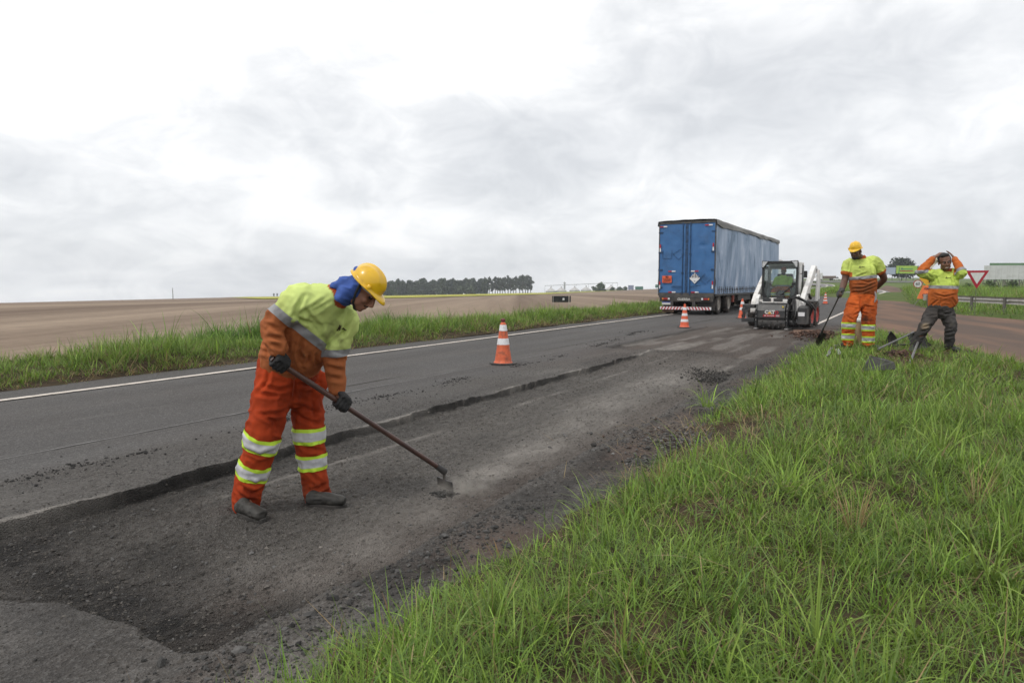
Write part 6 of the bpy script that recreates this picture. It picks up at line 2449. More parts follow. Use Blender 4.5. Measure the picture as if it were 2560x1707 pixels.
m_lime = mat('lime_tape', (0.56, 0.80, 0.050), (0.50, 0.72, 0.055), scale=30, rough=0.6, dirt=(0.20, 0.20, 0.08, 0.5), dscale=22, dlo=0.56, dhi=0.72)
m_refl = mat('silver_tape', (0.56, 0.56, 0.58), (0.46, 0.46, 0.48), scale=14, rough=0.42, dirt=(0.24, 0.23, 0.23, 0.55), dscale=16, dlo=0.54, dhi=0.74)
m_reflgrey = mat('grey_tape', (0.30, 0.30, 0.315), (0.25, 0.25, 0.26), scale=10, rough=0.5, dirt=(0.12, 0.11, 0.11, 0.5), dscale=12)
m_glove = mat('black_glove', (0.012, 0.012, 0.013), (0.026, 0.025, 0.025), scale=30, rough=0.8, bump=0.4, bscale=160, bdist=0.003)
m_glovegrey = mat('grey_glove', (0.045, 0.045, 0.046), (0.075, 0.073, 0.072), scale=30, rough=0.8)
m_boot = mat('dusty_boot', (0.020, 0.019, 0.017), (0.040, 0.037, 0.033), scale=14, rough=0.6, dirt=(0.075, 0.070, 0.062, 0.5), dscale=10)
m_sole = mat('boot_sole', (0.030, 0.028, 0.026), (0.055, 0.050, 0.046), scale=20, rough=0.85)
m_helm = mat('helmet_yellow', (0.78, 0.47, 0.012), (0.70, 0.41, 0.015), scale=7, rough=0.33, coat=0.35, dirt=(0.33, 0.17, 0.03, 0.6), dscale=10, dlo=0.58, dhi=0.80)
m_hair = mat('black_hair', (0.010, 0.009, 0.009), (0.022, 0.019, 0.018), scale=60, rough=0.7, bump=0.8, bscale=120)
m_eye = mat('eye_white', (0.26, 0.23, 0.21), None, rough=0.3)
m_iris = mat('eye_dark', (0.012, 0.008, 0.006), None, rough=0.2)
m_teeth = mat('teeth', (0.62, 0.58, 0.52), None, rough=0.4)
m_strap = mat('dark_strap', (0.022, 0.021, 0.021), None, rough=0.7)
m_cloth = mat('work_shirt', None, (0.70, 0.66, 0.60), attr='Col', scale=5, detail=6, rough=0.85, lo=0.50, hi=0.78, bump=0.25, bscale=220, spec=0.2, bdist=0.002)
m_trs = mat('work_trousers', None, (0.55, 0.48, 0.45), attr='Col', scale=6, detail=7, rough=0.9, lo=0.48, hi=0.76, bump=0.3, bscale=260, spec=0.15, bdist=0.002)


def skin(name, c):
    return mat(name, c, tuple(v * 0.78 for v in c), scale=16, detail=5, rough=0.5, sss=0.06, spec=0.35)


def head_frame(c, fwd, up):
    f = Vector(fwd).normalized()
    u = Vector(up)
    u = (u - f * u.dot(f)).normalized()
    return frame(f.cross(u), f, u, c)


def add_head(B, M, s=1.0):
    S_ = M @ Matrix.Scale(s, 4)
    B.ell((0, -0.012, 0.036), (0.076, 0.098, 0.086), S_, 20)
    B.ell((0, 0.030, -0.040), (0.062, 0.060, 0.074), S_, 18)
    B.ell((0, 0.052, -0.088), (0.040, 0.036, 0.030), S_)
    B.ell((0, 0.076, -0.100), (0.020, 0.016, 0.015), S_)
    for x in (-1, 1):
        B.ell((x * 0.036, 0.066, -0.028), (0.026, 0.024, 0.022), S_)
        B.ell((x * 0.079, -0.010, -0.012), (0.011, 0.020, 0.034), S_)
        B.ell((x * 0.030, 0.086, 0.020), (0.026, 0.013, 0.009), S_)
        B.ell((x * 0.012, 0.105, -0.040), (0.009, 0.011, 0.009), S_)
        B.ell((x * 0.045, 0.020, -0.070), (0.022, 0.045, 0.03), S_)
    B.etube([S_ @ Vector((0, 0.088, 0.018)), S_ @ Vector((0, 0.106, -0.012)), S_ @ Vector((0, 0.117, -0.036))], S_.to_3x3() @ Vector((1, 0, 0)), [0.009 * s, 0.011 * s, 0.014 * s], [0.008 * s, 0.010 * s, 0.010 * s], 10)
    B.ell((0, 0.091, -0.066), (0.025, 0.010, 0.007), S_)
    B.ell((0, 0.089, -0.078), (0.022, 0.011, 0.008), S_)


def helmet(parent, M, m, dz=0.0, tilt=0.0, ridge=True, name='helmet'):
    """dome, raised ridges, rolled rim and peak"""
    Mh = M @ Matrix.Translation((0, -0.004, 0.040 + dz)) @ Matrix.Rotation(tilt, 4, 'X')
    a, b, h = 0.098, 0.115, 0.110
    nu, nv = 64, 18
    V = []
    for iv in range(nv + 1):
        ph_ = math.pi / 2 * (1 - iv / nv)
        for iu in range(nu):
            th = 2 * math.pi * iu / nu
            c, s_ = math.cos(ph_) ** 0.86, math.sin(ph_) ** 0.95
            x, y, z = a * c * math.cos(th), b * c * math.sin(th), h * s_
            if ridge:
                g = max(0, 1 - abs(x) / 0.022) ** 0.6 * 0.008 * (s_ > 0.35) + max(0, 1 - abs(abs(x) - 0.055) / 0.013) ** 0.7 * 0.005 * (s_ > 0.45)
                x, y, z = x * (1 + g / 0.13), y * (1 + g / 0.13), z * (1 + g / 0.13)
            V.append((x, y, z))
    rim = [(0.004, -0.002), (0.013, -0.006), (0.014, -0.011), (0.003, -0.010), (-0.006, 0.0)]
    for o_, dz_ in rim:
        for iu in range(nu):
            th = 2 * math.pi * iu / nu
            fr = max(0.0, math.sin(th)) ** 5
            k = o_ + (0.042 * fr if 0.01 < o_ else (0.03 * fr if o_ > 0.002 else 0))
            x, y = (a + k * (1 if fr < 0.01 else 0.9)) * math.cos(th), (b + k) * math.sin(th)
            V.append((x, y, dz_ - 0.018 * fr * (o_ > 0.01) - 0.004 * abs(math.cos(th)) * 0))
    nr = nv + 1 + len(rim)
    F = []
    for i in range(nr - 1):
        for j in range(nu):
            F.append((i * nu + j, (i + 1) * nu + j, (i + 1) * nu + (j + 1) % nu, i * nu + (j + 1) % nu))
    # inner shell
    base = len(V)
    for iv in range(1, 7):
        ph_ = math.pi / 2 * iv / 6
        for iu in range(nu):
            th = 2 * math.pi * iu / nu
            V.append(((a - 0.006) * math.cos(ph_) * math.cos(th), (b - 0.006) * math.cos(ph_) * math.sin(th), (h - 0.006) * math.sin(ph_)))
    prev = (nr - 1) * nu
    for i in range(6):
        cur = base + i * nu
        for j in range(nu):
            F.append((prev + j, cur + j, cur + (j + 1) % nu, prev + (j + 1) % nu))
        prev = cur
    V = np.array([tuple(Mh @ Vector(v)) for v in V])
    me = np_mesh(name, V, np.array(F), True)
    o = link(name, me, m, parent)
    kb = MB()
    for sx in (-1, 1):
        kb.lathe([(0.013, 0), (0.013, 0.010), (0.008, 0.013)], 12, Mh @ Matrix.Translation((sx * 0.091, 0.055, 0.012)) @ Matrix.Rotation(sx * math.pi / 2, 4, 'Y'))
    kb.build('slot_boss', m, o, smooth=True)
    return o


def grip_hand(B, c, h, wrist, back, r=0.018, k=1.0, thumb=1):
    """a fist closed round a bar: bar direction h, back of the hand on side 'back'"""
    c, h, w = Vector(c), Vector(h).normalized(), Vector(wrist)
    p = w - c
    p = (p - h * p.dot(h)).normalized()
    q = h.cross(p)
    if q.dot(Vector(back)) < 0:
        q = -q
    kn = c + q * (r + 0.020) * k + p * 0.020
    B.etube([w, w.lerp(kn, 0.5) + q * 0.006, kn, kn - p * 0.012], h, [0.030 * k, 0.040 * k, 0.045 * k, 0.043 * k], [0.024 * k, 0.019 * k, 0.017 * k, 0.014 * k], 14)
    for i, ln in zip((-1.5, -0.5, 0.5, 1.5), (0.90, 1.0, 1.0, 0.92)):
        o = h * (i * 0.0225 * k)
        e = 0.0115 * k * (0.94 if abs(i) > 1 else 1)
        B.tube([kn + o - p * 0.004, c + o + q * (r + 0.012) * 0.62 - p * (r + 0.020) * ln, c + o - q * (r + 0.006) * 0.6 - p * (r + 0.014) * ln, c + o - q * (r + 0.012) + p * 0.004, c + o - q * (r + 0.009) + p * 0.020], [e * 1.12, e * 1.08, e, e * 0.95, e * 0.85], 10)
    s = h * thumb
    B.tube([w.lerp(c, 0.35) + s * 0.028, c + s * 0.046 + p * 0.030 - q * 0.004, c + s * 0.050 + p * 0.002 - q * (r + 0.010), c + s * 0.036 - p * 0.022 - q * (r + 0.013)], [0.016 * k, 0.0155 * k, 0.0135 * k, 0.011 * k], 10)


def open_hand(B, wrist, knuck, normal, k=1.0, curl=0.3, spread=0.25, thumb=1):
    """palm with four unequal fingers and a thumb leaving its side"""
    w, kn = Vector(wrist), Vector(knuck)
    d = (kn - w).normalized()
    n = Vector(normal)
    n = (n - d * n.dot(d)).normalized()
    s = d.cross(n)
    B.etube([w, w.lerp(kn, 0.5), kn], s, [0.026 * k, 0.038 * k, 0.042 * k], [0.020 * k, 0.016 * k, 0.012 * k], 14)
    for i, ln in zip((-1.5, -0.5, 0.5, 1.5), (0.066, 0.080, 0.084, 0.072)):
        fd = (d + s * (i * spread * 0.22)).normalized()
        b0 = kn + s * (i * 0.0205 * k)
        b1 = b0 + fd * (ln * 0.5 * k) - n * (curl * 0.014)
        b2 = b1 + fd * (ln * 0.5 * k * math.cos(curl)) - n * (ln * 0.5 * k * math.sin(curl))
        B.tube([b0 - fd * 0.012, b1, b2], [0.0105 * k, 0.0095 * k, 0.0080 * k], 10)
    t0 = w.lerp(kn, 0.35) + s * (thumb * 0.028 * k)
    B.tube([t0, t0 + (d * 0.3 + s * thumb * 0.9).normalized() * 0.032 * k - n * 0.008, t0 + (d * 0.75 + s * thumb * 0.65).normalized() * 0.062 * k - n * 0.014], [0.014 * k, 0.0125 * k, 0.0095 * k], 10)


def boot(parent, ankle, heel, toe, zg_, k=1.0, m=None):
    heel, toe, ankle = Vector(heel), Vector(toe), Vector(ankle)
    d = (toe - heel)
    d.z = 0
    L = d.length
    d.normalize()
    s = Vector((d.y, -d.x, 0))
    B = Blob()
    z = lambda v, h_: Vector((v.x, v.y, zg_ + h_))
    B.etube([z(heel + d * 0.030, 0.052), z(heel + d * L * 0.40, 0.056), z(heel + d * L * 0.70, 0.048), z(toe - d * 0.038, 0.043)], s, [0.038 * k, 0.040 * k, 0.050 * k, 0.045 * k], [0.042 * k, 0.046 * k, 0.040 * k, 0.034 * k], 16)
    B.etube([ankle + (ankle - z(heel + d * 0.06, 0.05)).normalized() * 0.05, ankle, z(heel + d * L * 0.24, 0.065)], s, [0.052 * k, 0.050 * k, 0.042 * k], [0.060 * k, 0.058 * k, 0.055 * k], 16)
    me = B.mesh('boot', 0.006, 3)
    c = coords(me)
    nn = normals(me)
    c += nn * (0.003 * (1 - 2 * np.abs(vn(c * np.array([30, 30, 45]), 5))))[:, None]
    c[:, 2] = np.maximum(c[:, 2], zg_ + 0.016)
    set_coords(me, c)
    o = link('boot', me, m or m_boot, parent)
    out = []
    for i in range(28):
        a = 2 * math.pi * i / 28
        u = math.cos(a)
        wd = 0.046 * k * (1 - 0.14 * (u < 0)) * (1 - 0.10 * math.exp(-((u + 0.1) / 0.25) ** 2))
        q = heel + d * (L / 2 + (L / 2 - 0.004) * (abs(u) ** 0.8) * (1 if u > 0 else -1)) + s * (wd * math.sin(a))
        out.append((q.x, q.y))
    MB().prism(out, zg_ - 0.006, zg_ + 0.024, 'z').build('sole', m_sole, o, bevel=0.004)
    return o


def tri_band(tr, me, p, axis, rad, total=0.104, edge=0.023):
    ax = Vector(axis).normalized()
    wh = total / 2 - edge
    cut_band(me, 'reflective_band', p, ax, wh, rad, m_refl, tr, 0.005)
    for s in (-1, 1):
        cut_band(me, 'lime_edge', Vector(p) + ax * (s * (wh + edge / 2)), ax, edge / 2, rad, m_lime, tr, 0.006)


LIME = np.array((0.55, 0.655, 0.215))
ORNG = np.array((0.345, 0.108, 0.038))


def col_noise(c, seed, lo=0.82, hi=1.12, f=4.0):
    return (lo + (hi - lo) * (0.5 + 0.5 * np.clip(fbm(c * f, 4, seed) * 1.2, -1, 1)))[:, None]


def base_shift(root, p):
    """put the thing's origin at its base: children meshes are in world space"""
    for ch in root.children:
        ch.matrix_parent_inverse = Matrix.Translation(-Vector(p))
    return root


def seg_point(A, B, f):
    return Vector(A).lerp(Vector(B), f)


# ================= worker raking in the trench
def tz(q):
    t, s = ts_of(q)
    return float(trench_z(np.array([[t]]), np.array([[s]]))[0, 0])


def worker_rake():
    lab = 'worker in yellow helmet and blue neck cloth stooping over a long hoe in the trench'
    zf = -0.075
    SK = skin('tan_skin', (0.30, 0.140, 0.090))
    pel, bel, che, upp, nkb = W(722, 918, 4.47), W(741, 866, 4.40), W(776, 802, 4.30), W(801, 764, 4.25), W(846, 738, 4.21)
    hipR, hipL = W(690, 942, 4.39), W(765, 948, 4.56)
    knR, knL = W(660, 1078, 4.29), W(772, 1082, 4.53)
    anR, anL = W(613, 1246, 4.36), W(790, 1236, 4.56)
    shR, shL = W(744, 750, 4.15), W(864, 800, 4.37)
    elR, elL = W(683, 816, 4.10), W(836, 893, 4.37)
    wrR, wrL = W(694, 872, 4.10), W(842, 975, 4.385)
    hA, hB = W(684, 897, 4.09), W(1108, 1176, 4.86)
    hd = (hB - hA).normalized()
    gR = hA + hd * 0.045
    gL = hA + hd * (0.355 * (hB - hA).length)
    hs, ss_ = (hipL - hipR).normalized(), (shL - shR).normalized()
    fwd = Vector((0.66, -0.17, -0.73)).normalized()
    HM = head_frame(W(908, 721, 4.20), fwd, Vector((0.72, -0.1, 0.70)))
    # ---- body
    B = Blob()
    B.etube([pel, bel, che, upp, nkb], [hs, hs, ss_, ss_, ss_], [0.165, 0.165, 0.165, 0.165, 0.075], [0.125, 0.135, 0.125, 0.10, 0.07])
    for h, k_, a_ in ((hipR, knR, anR), (hipL, knL, anL)):
        B.tube([h, k_, a_], [0.095, 0.065, 0.045])
    for s, e_, w_ in ((shR, elR, wrR), (shL, elL, wrL)):
        B.tube([s, e_, w_], [0.062, 0.048, 0.034])
    B.tube([nkb, HM @ Vector((0, -0.02, -0.05))], [0.065, 0.058])
    add_head(B, HM, 1.04)
    B.tube([wrR, gR + (wrR - gR) * 0.4], [0.03, 0.024])
    B.tube([wrL, gL + (wrL - gL) * 0.4], [0.03, 0.024])
    for an_, sole in ((anR, P(618, 1290, zf)), (anL, P(800, 1264, zf))):
        B.tube([an_, Vector((sole.x, sole.y, zf + 0.06))], [0.045, 0.035])
    me = B.mesh('person', 0.0078, 2)
    root = link('person', me, SK)
    tag(root, lab, 'person')
    for x in (-1, 1):
        e_ = MB().lathe([(0.001, -0.0125), (0.009, -0.009), (0.0125, 0), (0.009, 0.009), (0.001, 0.0125)], 12, HM @ Matrix.Translation((x * 0.031, 0.083, 0.006))).build('eye', m_iris, root, smooth=True)
        MB().lathe([(0.006, 0), (0.001, 0.003)], 10, HM @ Matrix.Translation((x * 0.031, 0.0955, 0.004)) @ Matrix.Rotation(-math.pi / 2, 4, 'X')).build('iris', m_iris, e_)
        MB().tube([HM @ Vector((x * 0.012, 0.100, 0.022)), HM @ Vector((x * 0.032, 0.101, 0.027)), HM @ Vector((x * 0.052, 0.088, 0.022))], [0.004, 0.005, 0.003], 6).build('eyebrow', m_hair, root)
    MB().tube([HM @ Vector((-0.028, 0.091, -0.060)), HM @ Vector((0, 0.104, -0.055)), HM @ Vector((0.028, 0.091, -0.060))], [0.003, 0.005, 0.003], 6).build('moustache', m_hair, root)
    # ---- trousers
    B = Blob()
    B.etube([pel + (bel - pel) * 0.30, pel, pel.lerp((hipR + hipL) / 2, 0.9), (hipR + hipL) / 2 - Vector((0, 0, 0.12))], hs, [0.196, 0.205, 0.205, 0.13], [0.158, 0.165, 0.165, 0.12])
    B.etube([hipR, hipR.lerp(knR, 0.5), knR, knR.lerp(anR, 0.45), knR.lerp(anR, 0.86), anR + Vector((0, 0, -0.045))], hs, [0.125, 0.122, 0.108, 0.098, 0.094, 0.082], [0.130, 0.122, 0.110, 0.098, 0.092, 0.084])
    B.etube([hipL, hipL.lerp(knL, 0.5), knL, knL.lerp(anL, 0.45), knL.lerp(anL, 0.86), anL + Vector((0.012, 0, -0.035))], hs, [0.118, 0.108, 0.098, 0.090, 0.086, 0.092], [0.122, 0.108, 0.098, 0.090, 0.086, 0.086])
    # slack pocket bulging at the far hip and the near side pocket
    B.ell(tuple(W(800, 958, 4.55)), (0.055, 0.05, 0.075))
    me = B.mesh('trousers', 0.0085, 3)
    folds(me, [[hipR, knR, anR], [hipL, knL, anL]], 201, 0.0088, 0.075,
          [(anR, 0.13), (anL, 0.13), (knR, 0.12), (knL, 0.12), ((hipR + hipL) / 2 - Vector((0, 0, 0.10)), 0.12)])
    creases(me, [[(674, 919), (669, 951), (644, 983)], [(644, 985), (690, 990)], [(734, 1015), (702, 1033), (646, 1036)], [(734, 1010), (766, 1020), (798, 1031)], [(730, 1024), (757, 1047), (798, 1061)],
                 [(651, 1036), (683, 1052), (688, 1068)], [(735, 940), (736, 1000)], [(782, 985), (789, 1060)], [(610, 1121), (651, 1139), (683, 1125)], [(600, 1213), (628, 1236), (656, 1222)],
                 [(591, 1231), (619, 1250), (646, 1240)], [(764, 1245), (798, 1238), (826, 1226)], [(766, 1228), (795, 1222), (818, 1208)], [(770, 1176), (793, 1199), (807, 1213)], [(747, 1107), (770, 1121), (803, 1126)],
                 [(660, 965), (700, 975), (730, 968)], [(745, 960), (770, 965), (795, 955)], [(622, 1200), (640, 1212), (655, 1200)]], 0.012, 4.4)
    c = coords(me)
    base = np.array((0.385, 0.050, 0.014))
    cols = base[None] * col_noise(c, 211, 0.72, 1.15, 5)
    st = np.clip(fbm(c * np.array([7, 7, 4]), 4, 212) * 1.5 - 0.35, 0, 1)[:, None] * 0.55
    grime = np.exp(-(np.linalg.norm(c - np.array(anL), axis=1) / 0.12) ** 2)[:, None] * 0.45
    cols = cols * (1 - st) + np.array((0.16, 0.028, 0.016)) * st
    cols = cols * (1 - grime) + np.array((0.20, 0.075, 0.035)) * grime
    set_col(me, cols)
    tr = link('trousers', me, m_trs, root)
    for p, ax, rd in ((W(649, 1098, 4.30), (knR - anR) + Vector((0.05, 0, 0)), 0.165), (W(631, 1172, 4.32), (knR - anR) + Vector((0.04, 0, 0)), 0.15), (W(770, 1084, 4.54), Vector((0.0, -0.02, 1)), 0.15), (W(781, 1151, 4.55), Vector((-0.03, 0, 1)), 0.14)):
        tri_band(tr, me, p, ax, rd, 0.108, 0.024)
    # fly seam and pocket edge
    MB().tube([W(737, 930, 4.28), W(735, 960, 4.30), W(731, 990, 4.33)], 0.003, 5).build('fly_seam', mat('seam_dark', (0.20, 0.03, 0.012), None, rough=0.9), tr)
    # ---- shirt
    B = Blob()
    hem = pel.lerp(bel, 0.30)
    B.etube([hem - (bel - pel).normalized() * 0.02, bel.lerp(hem, 0.4), bel.lerp(che, 0.35), che, upp, nkb], [hs, hs, hs.lerp(ss_, 0.5), ss_, ss_, ss_], [0.203, 0.208, 0.200, 0.190, 0.172, 0.082], [0.170, 0.180, 0.170, 0.150, 0.122, 0.078], 22)
    B.tube([shR.lerp(upp, 0.35), shR, shR.lerp(elR, 0.5), elR, wrR + (elR - wrR).normalized() * -0.005], [0.110, 0.098, 0.086, 0.073, 0.058])
    B.tube([shL.lerp(upp, 0.35), shL, shL.lerp(elL, 0.5), elL, elL.lerp(wrL, 0.5), wrL], [0.100, 0.092, 0.078, 0.066, 0.060, 0.053])
    me = B.mesh('shirt', 0.0078, 4)
    folds(me, [[shR, elR, wrR], [shL, elL, wrL], [pel, bel, che, upp]], 221, 0.0085, 0.06,
          [(elR, 0.10), (elL, 0.09), (shR.lerp(che, 0.4), 0.12), (shL.lerp(che, 0.3), 0.10), (hem, 0.15), (wrR, 0.07), (bel, 0.10)])
    creases(me, [[(821, 742), (781, 768), (735, 785)], [(826, 752), (790, 775), (733, 792)], [(763, 776), (798, 814), (815, 860)], [(735, 791), (781, 808), (804, 848)], [(872, 773), (867, 802), (858, 837)],
                 [(818, 868), (861, 831), (887, 791)], [(674, 814), (709, 831)], [(672, 842), (709, 848)], [(675, 858), (700, 868)], [(743, 883), (749, 905), (758, 917)], [(775, 886), (769, 911)], [(790, 888), (792, 914)],
                 [(646, 874), (677, 883)], [(649, 857), (675, 874)], [(815, 894), (855, 905)], [(818, 917), (855, 926)], [(821, 943), (852, 948)], [(760, 740), (745, 765), (735, 785)], [(850, 850), (835, 868)], [(860, 845), (850, 870)],
                 [(755, 850), (748, 880), (760, 905)], [(722, 850), (718, 880)]], 0.0125, 4.6)
    c = coords(me)
    axT, _, dT = limb_param(c, [pel, bel, che, upp, nkb])
    dT = dT / 0.19
    aR, _, dR = limb_param(c, [shR, elR, wrR])
    aL, _, dL = limb_param(c, [shL, elL, wrL])
    dR, dL = dR / 0.085, dL / 0.078
    bandT = W(764, 832, 4.20)
    axisT = ray(712, 791).cross(ray(816, 873))
    if axisT.z < 0:
        axisT = -axisT
    axisT.normalize()
    low = ((c - np.array(bandT)) @ np.array(axisT)) < 0
    bR = W(696, 781, 4.11)
    dRv = (elR - shR).normalized()
    lowR = ((c - np.array(bR)) @ np.array(dRv)) > 0
    bLp = W(840, 880, 4.37)
    dLv = (wrL - shL).normalized()
    lowL = ((c - np.array(bLp)) @ np.array(dLv)) > 0
    onR = (dR < dT) & (dR < dL)
    onL = (dL < dT) & (dL < dR)
    onR &= ~((aR < 0.02))
    orange = np.where(onR, lowR, np.where(onL, lowL, low))
    k = orange[:, None].astype(float)
    cols = LIME * (1 - k) + ORNG * k
    cols = cols * col_noise(c, 231, 0.90, 1.10, 6)
    st = np.clip(fbm(c * 8, 4, 232) * 1.3 - 0.80, 0, 1)[:, None]
    cols = cols * (1 - 0.6 * st) + np.array((0.10, 0.085, 0.045)) * 0.6 * st
    dk = np.clip(fbm(c * 3.0, 3, 233) * 1.2, 0, 1)[:, None] * k
    cols = cols * (1 - 0.55 * dk) + np.array((0.20, 0.060, 0.022)) * 0.55 * dk
    neck = (np.linalg.norm(c - np.array(nkb), axis=1) < 0.088)[:, None]
    cols = np.where(neck, np.array((0.36, 0.07, 0.025)), cols)
    set_col(me, cols)
    sh = link('shirt', me, m_cloth, root)
    cut_band(me, 'chest_band', bandT + Vector((0.0, 0.10, 0)) - axisT * (Vector((0, 0.10, 0)).dot(axisT)), axisT, 0.026, 0.235, m_reflgrey, sh, 0.004, ([shL, elL, wrL], 0.088))
    cut_band(me, 'sleeve_band', bR, dRv, 0.026, 0.115, m_reflgrey, sh, 0.004)
    cut_band(me, 'sleeve_band', bLp, dLv + Vector((0.18, 0, 0)), 0.024, 0.10, m_reflgrey, sh, 0.004)
    # print on the breast
    pr = W(852, 812, 4.10)
    dg = bpy.context.evaluated_depsgraph_get()
    mk = MB()

    def on_shirt(px, py):
        d = ray(px, py).normalized()
        ok, loc, nor, idx = sh.ray_cast(Vector((0, 0, CAM_H)), d)
        return (loc + nor * 0.0035) if ok else None
    dg.update()
    for seg in ([(843, 826), (848, 817), (850, 812)], [(849, 826), (851, 819), (853, 813)], [(845, 822), (851, 818)], [(855, 821), (859, 822), (863, 825)], [(857, 819), (866, 826)]):
        q = [on_shirt(*v) for v in seg]
        if all(v is not None for v in q):
            mk.tube(q, 0.0028, 5)
    if len(mk.bm.verts):
        mk.build('breast_print', m_ink, sh)
    # ---- gloves, boots
    for g, w_, back, th in ((gR, wrR, Vector((-0.5, -1, 0.2)), -1), (gL, wrL, Vector((0.55, -1, 0.45)), 1)):
        B = Blob()
        grip_hand(B, g, hd, w_, back, 0.018, 1.10, th)
        B.tube([w_ + (w_ - g).normalized() * 0.045, w_ + (g - w_).normalized() * 0.015], [0.047, 0.038])
        me = B.mesh('glove', 0.0035, 2)
        c = coords(me)
        set_coords(me, c + normals(me) * (0.0015 * vn(c * 90, 3))[:, None])
        gl = link('glove', me, m_glove, root)
        MB().tube([w_ + (w_ - g).normalized() * 0.052, w_ + (w_ - g).normalized() * 0.040], 0.0475, 14).build('cuff', mat('glove_cuff', (0.10, 0.012, 0.018), None, rough=0.9), gl)
    boot(root, W(612, 1256, 4.36), P(594, 1284, zf), P(594, 1284, zf) + Vector((0.235, -0.165, 0)), zf)
    boot(root, W(785, 1250, 4.58), P(764, 1266, zf), P(764, 1266, zf) + Vector((0.285, -0.015, 0)), zf)
    # ---- helmet, neck cloth, headband, strap
    helmet(root, HM, m_helm, 0.004, 0.06)
    B = Blob()
    S_ = HM
    B.ell(tuple(W(877, 723, 4.21)), (0.090, 0.104, 0.084), None, 22)
    B.etube([W(906, 708, 4.20), W(878, 724, 4.20), W(858, 746, 4.20)], Vector((0, 1, 0)), [0.088, 0.106, 0.110], [0.040, 0.066, 0.048], 20)
    B.etube([W(898, 704, 4.22), W(864, 708, 4.22), W(842, 716, 4.23)], Vector((0, 1, 0)), [0.080, 0.100, 0.098], [0.034, 0.046, 0.026], 20)
    me = B.mesh('neck_cloth', 0.006, 7)
    c = coords(me)
    lc = (c - np.array(HM.translation)) @ np.array(HM.to_3x3())
    fo = 1 - 2 * np.abs(vn(np.stack([lc[:, 0] * 8, lc[:, 1] * 16 + lc[:, 2] * 12, lc[:, 2] * 26 - lc[:, 1] * 14], 1), 9))
    set_coords(me, c + normals(me) * (0.008 * fo + 0.004 * vn(c * 14, 8))[:, None])
    link('neck_cloth', me, mat('blue_cotton', (0.040, 0.085, 0.300), (0.055, 0.110, 0.360), scale=9, rough=0.9, dirt=(0.016, 0.030, 0.10, 0.6), dscale=14), root)
    B = Blob()
    B.ell((0, -0.014, 0.030), (0.092, 0.112, 0.026), S_, 24)
    hb = link('headband', B.mesh('headband', 0.005, 2), mat('headband_grey', (0.42, 0.42, 0.41), (0.33, 0.32, 0.31), scale=20, rough=0.7), root)
    B = Blob()
    B.ell((0, -0.080, 0.052), (0.062, 0.052, 0.030), S_, 18)
    link('cap_back', B.mesh('cap_back', 0.005, 2), MATS['blue_cotton'], root)
    MB().tube([HM @ Vector(v) for v in ((0.098, 0.000, 0.030), (0.092, 0.018, -0.030), (0.070, 0.040, -0.085), (0.032, 0.060, -0.116), (0, 0.066, -0.122), (-0.032, 0.060, -0.116), (-0.070, 0.040, -0.085), (-0.092, 0.018, -0.030), (-0.098, 0, 0.03))], 0.0075, 8).build('chin_strap', m_strap, root, smooth=True)
    # ---- rake (its own thing, held)
    e = empty('asphalt_hoe', hB, 0, 'long handled steel hoe held by the stooping worker in the trench', 'hoe')
    sh_ = MB().tube([hA - hd * 0.01 - hB, hB - hB], 0.0175, 12).build('handle', mat('brown_handle', (0.085, 0.040, 0.030), (0.055, 0.030, 0.025), scale=8, rough=0.42, spec=0.5), e, smooth=True)
    MB().tube([-hd * 0.07, hd * 0.02], [0.021, 0.026], 12).build('ferrule', m_dark, e, smooth=True)
    rt = Vector((-hd.y, hd.x, 0)).normalized()
    dn = Vector((0.12, 0.06, -1)).normalized()
    MB().tube([hd * 0.005, dn * 0.06, dn * 0.09], 0.011, 8).build('neck', m_dark, e, smooth=True)
    hr = MB()
    Mr = frame(rt, rt.cross(-dn), -dn, dn * 0.125)
    hr.box((-0.095, -0.006, -0.060), (0.095, 0.006, 0.060), Mr)
    hr.build('hoe_blade', m_shov, e, bevel=0.003)
    return root


W1 = worker_rake()


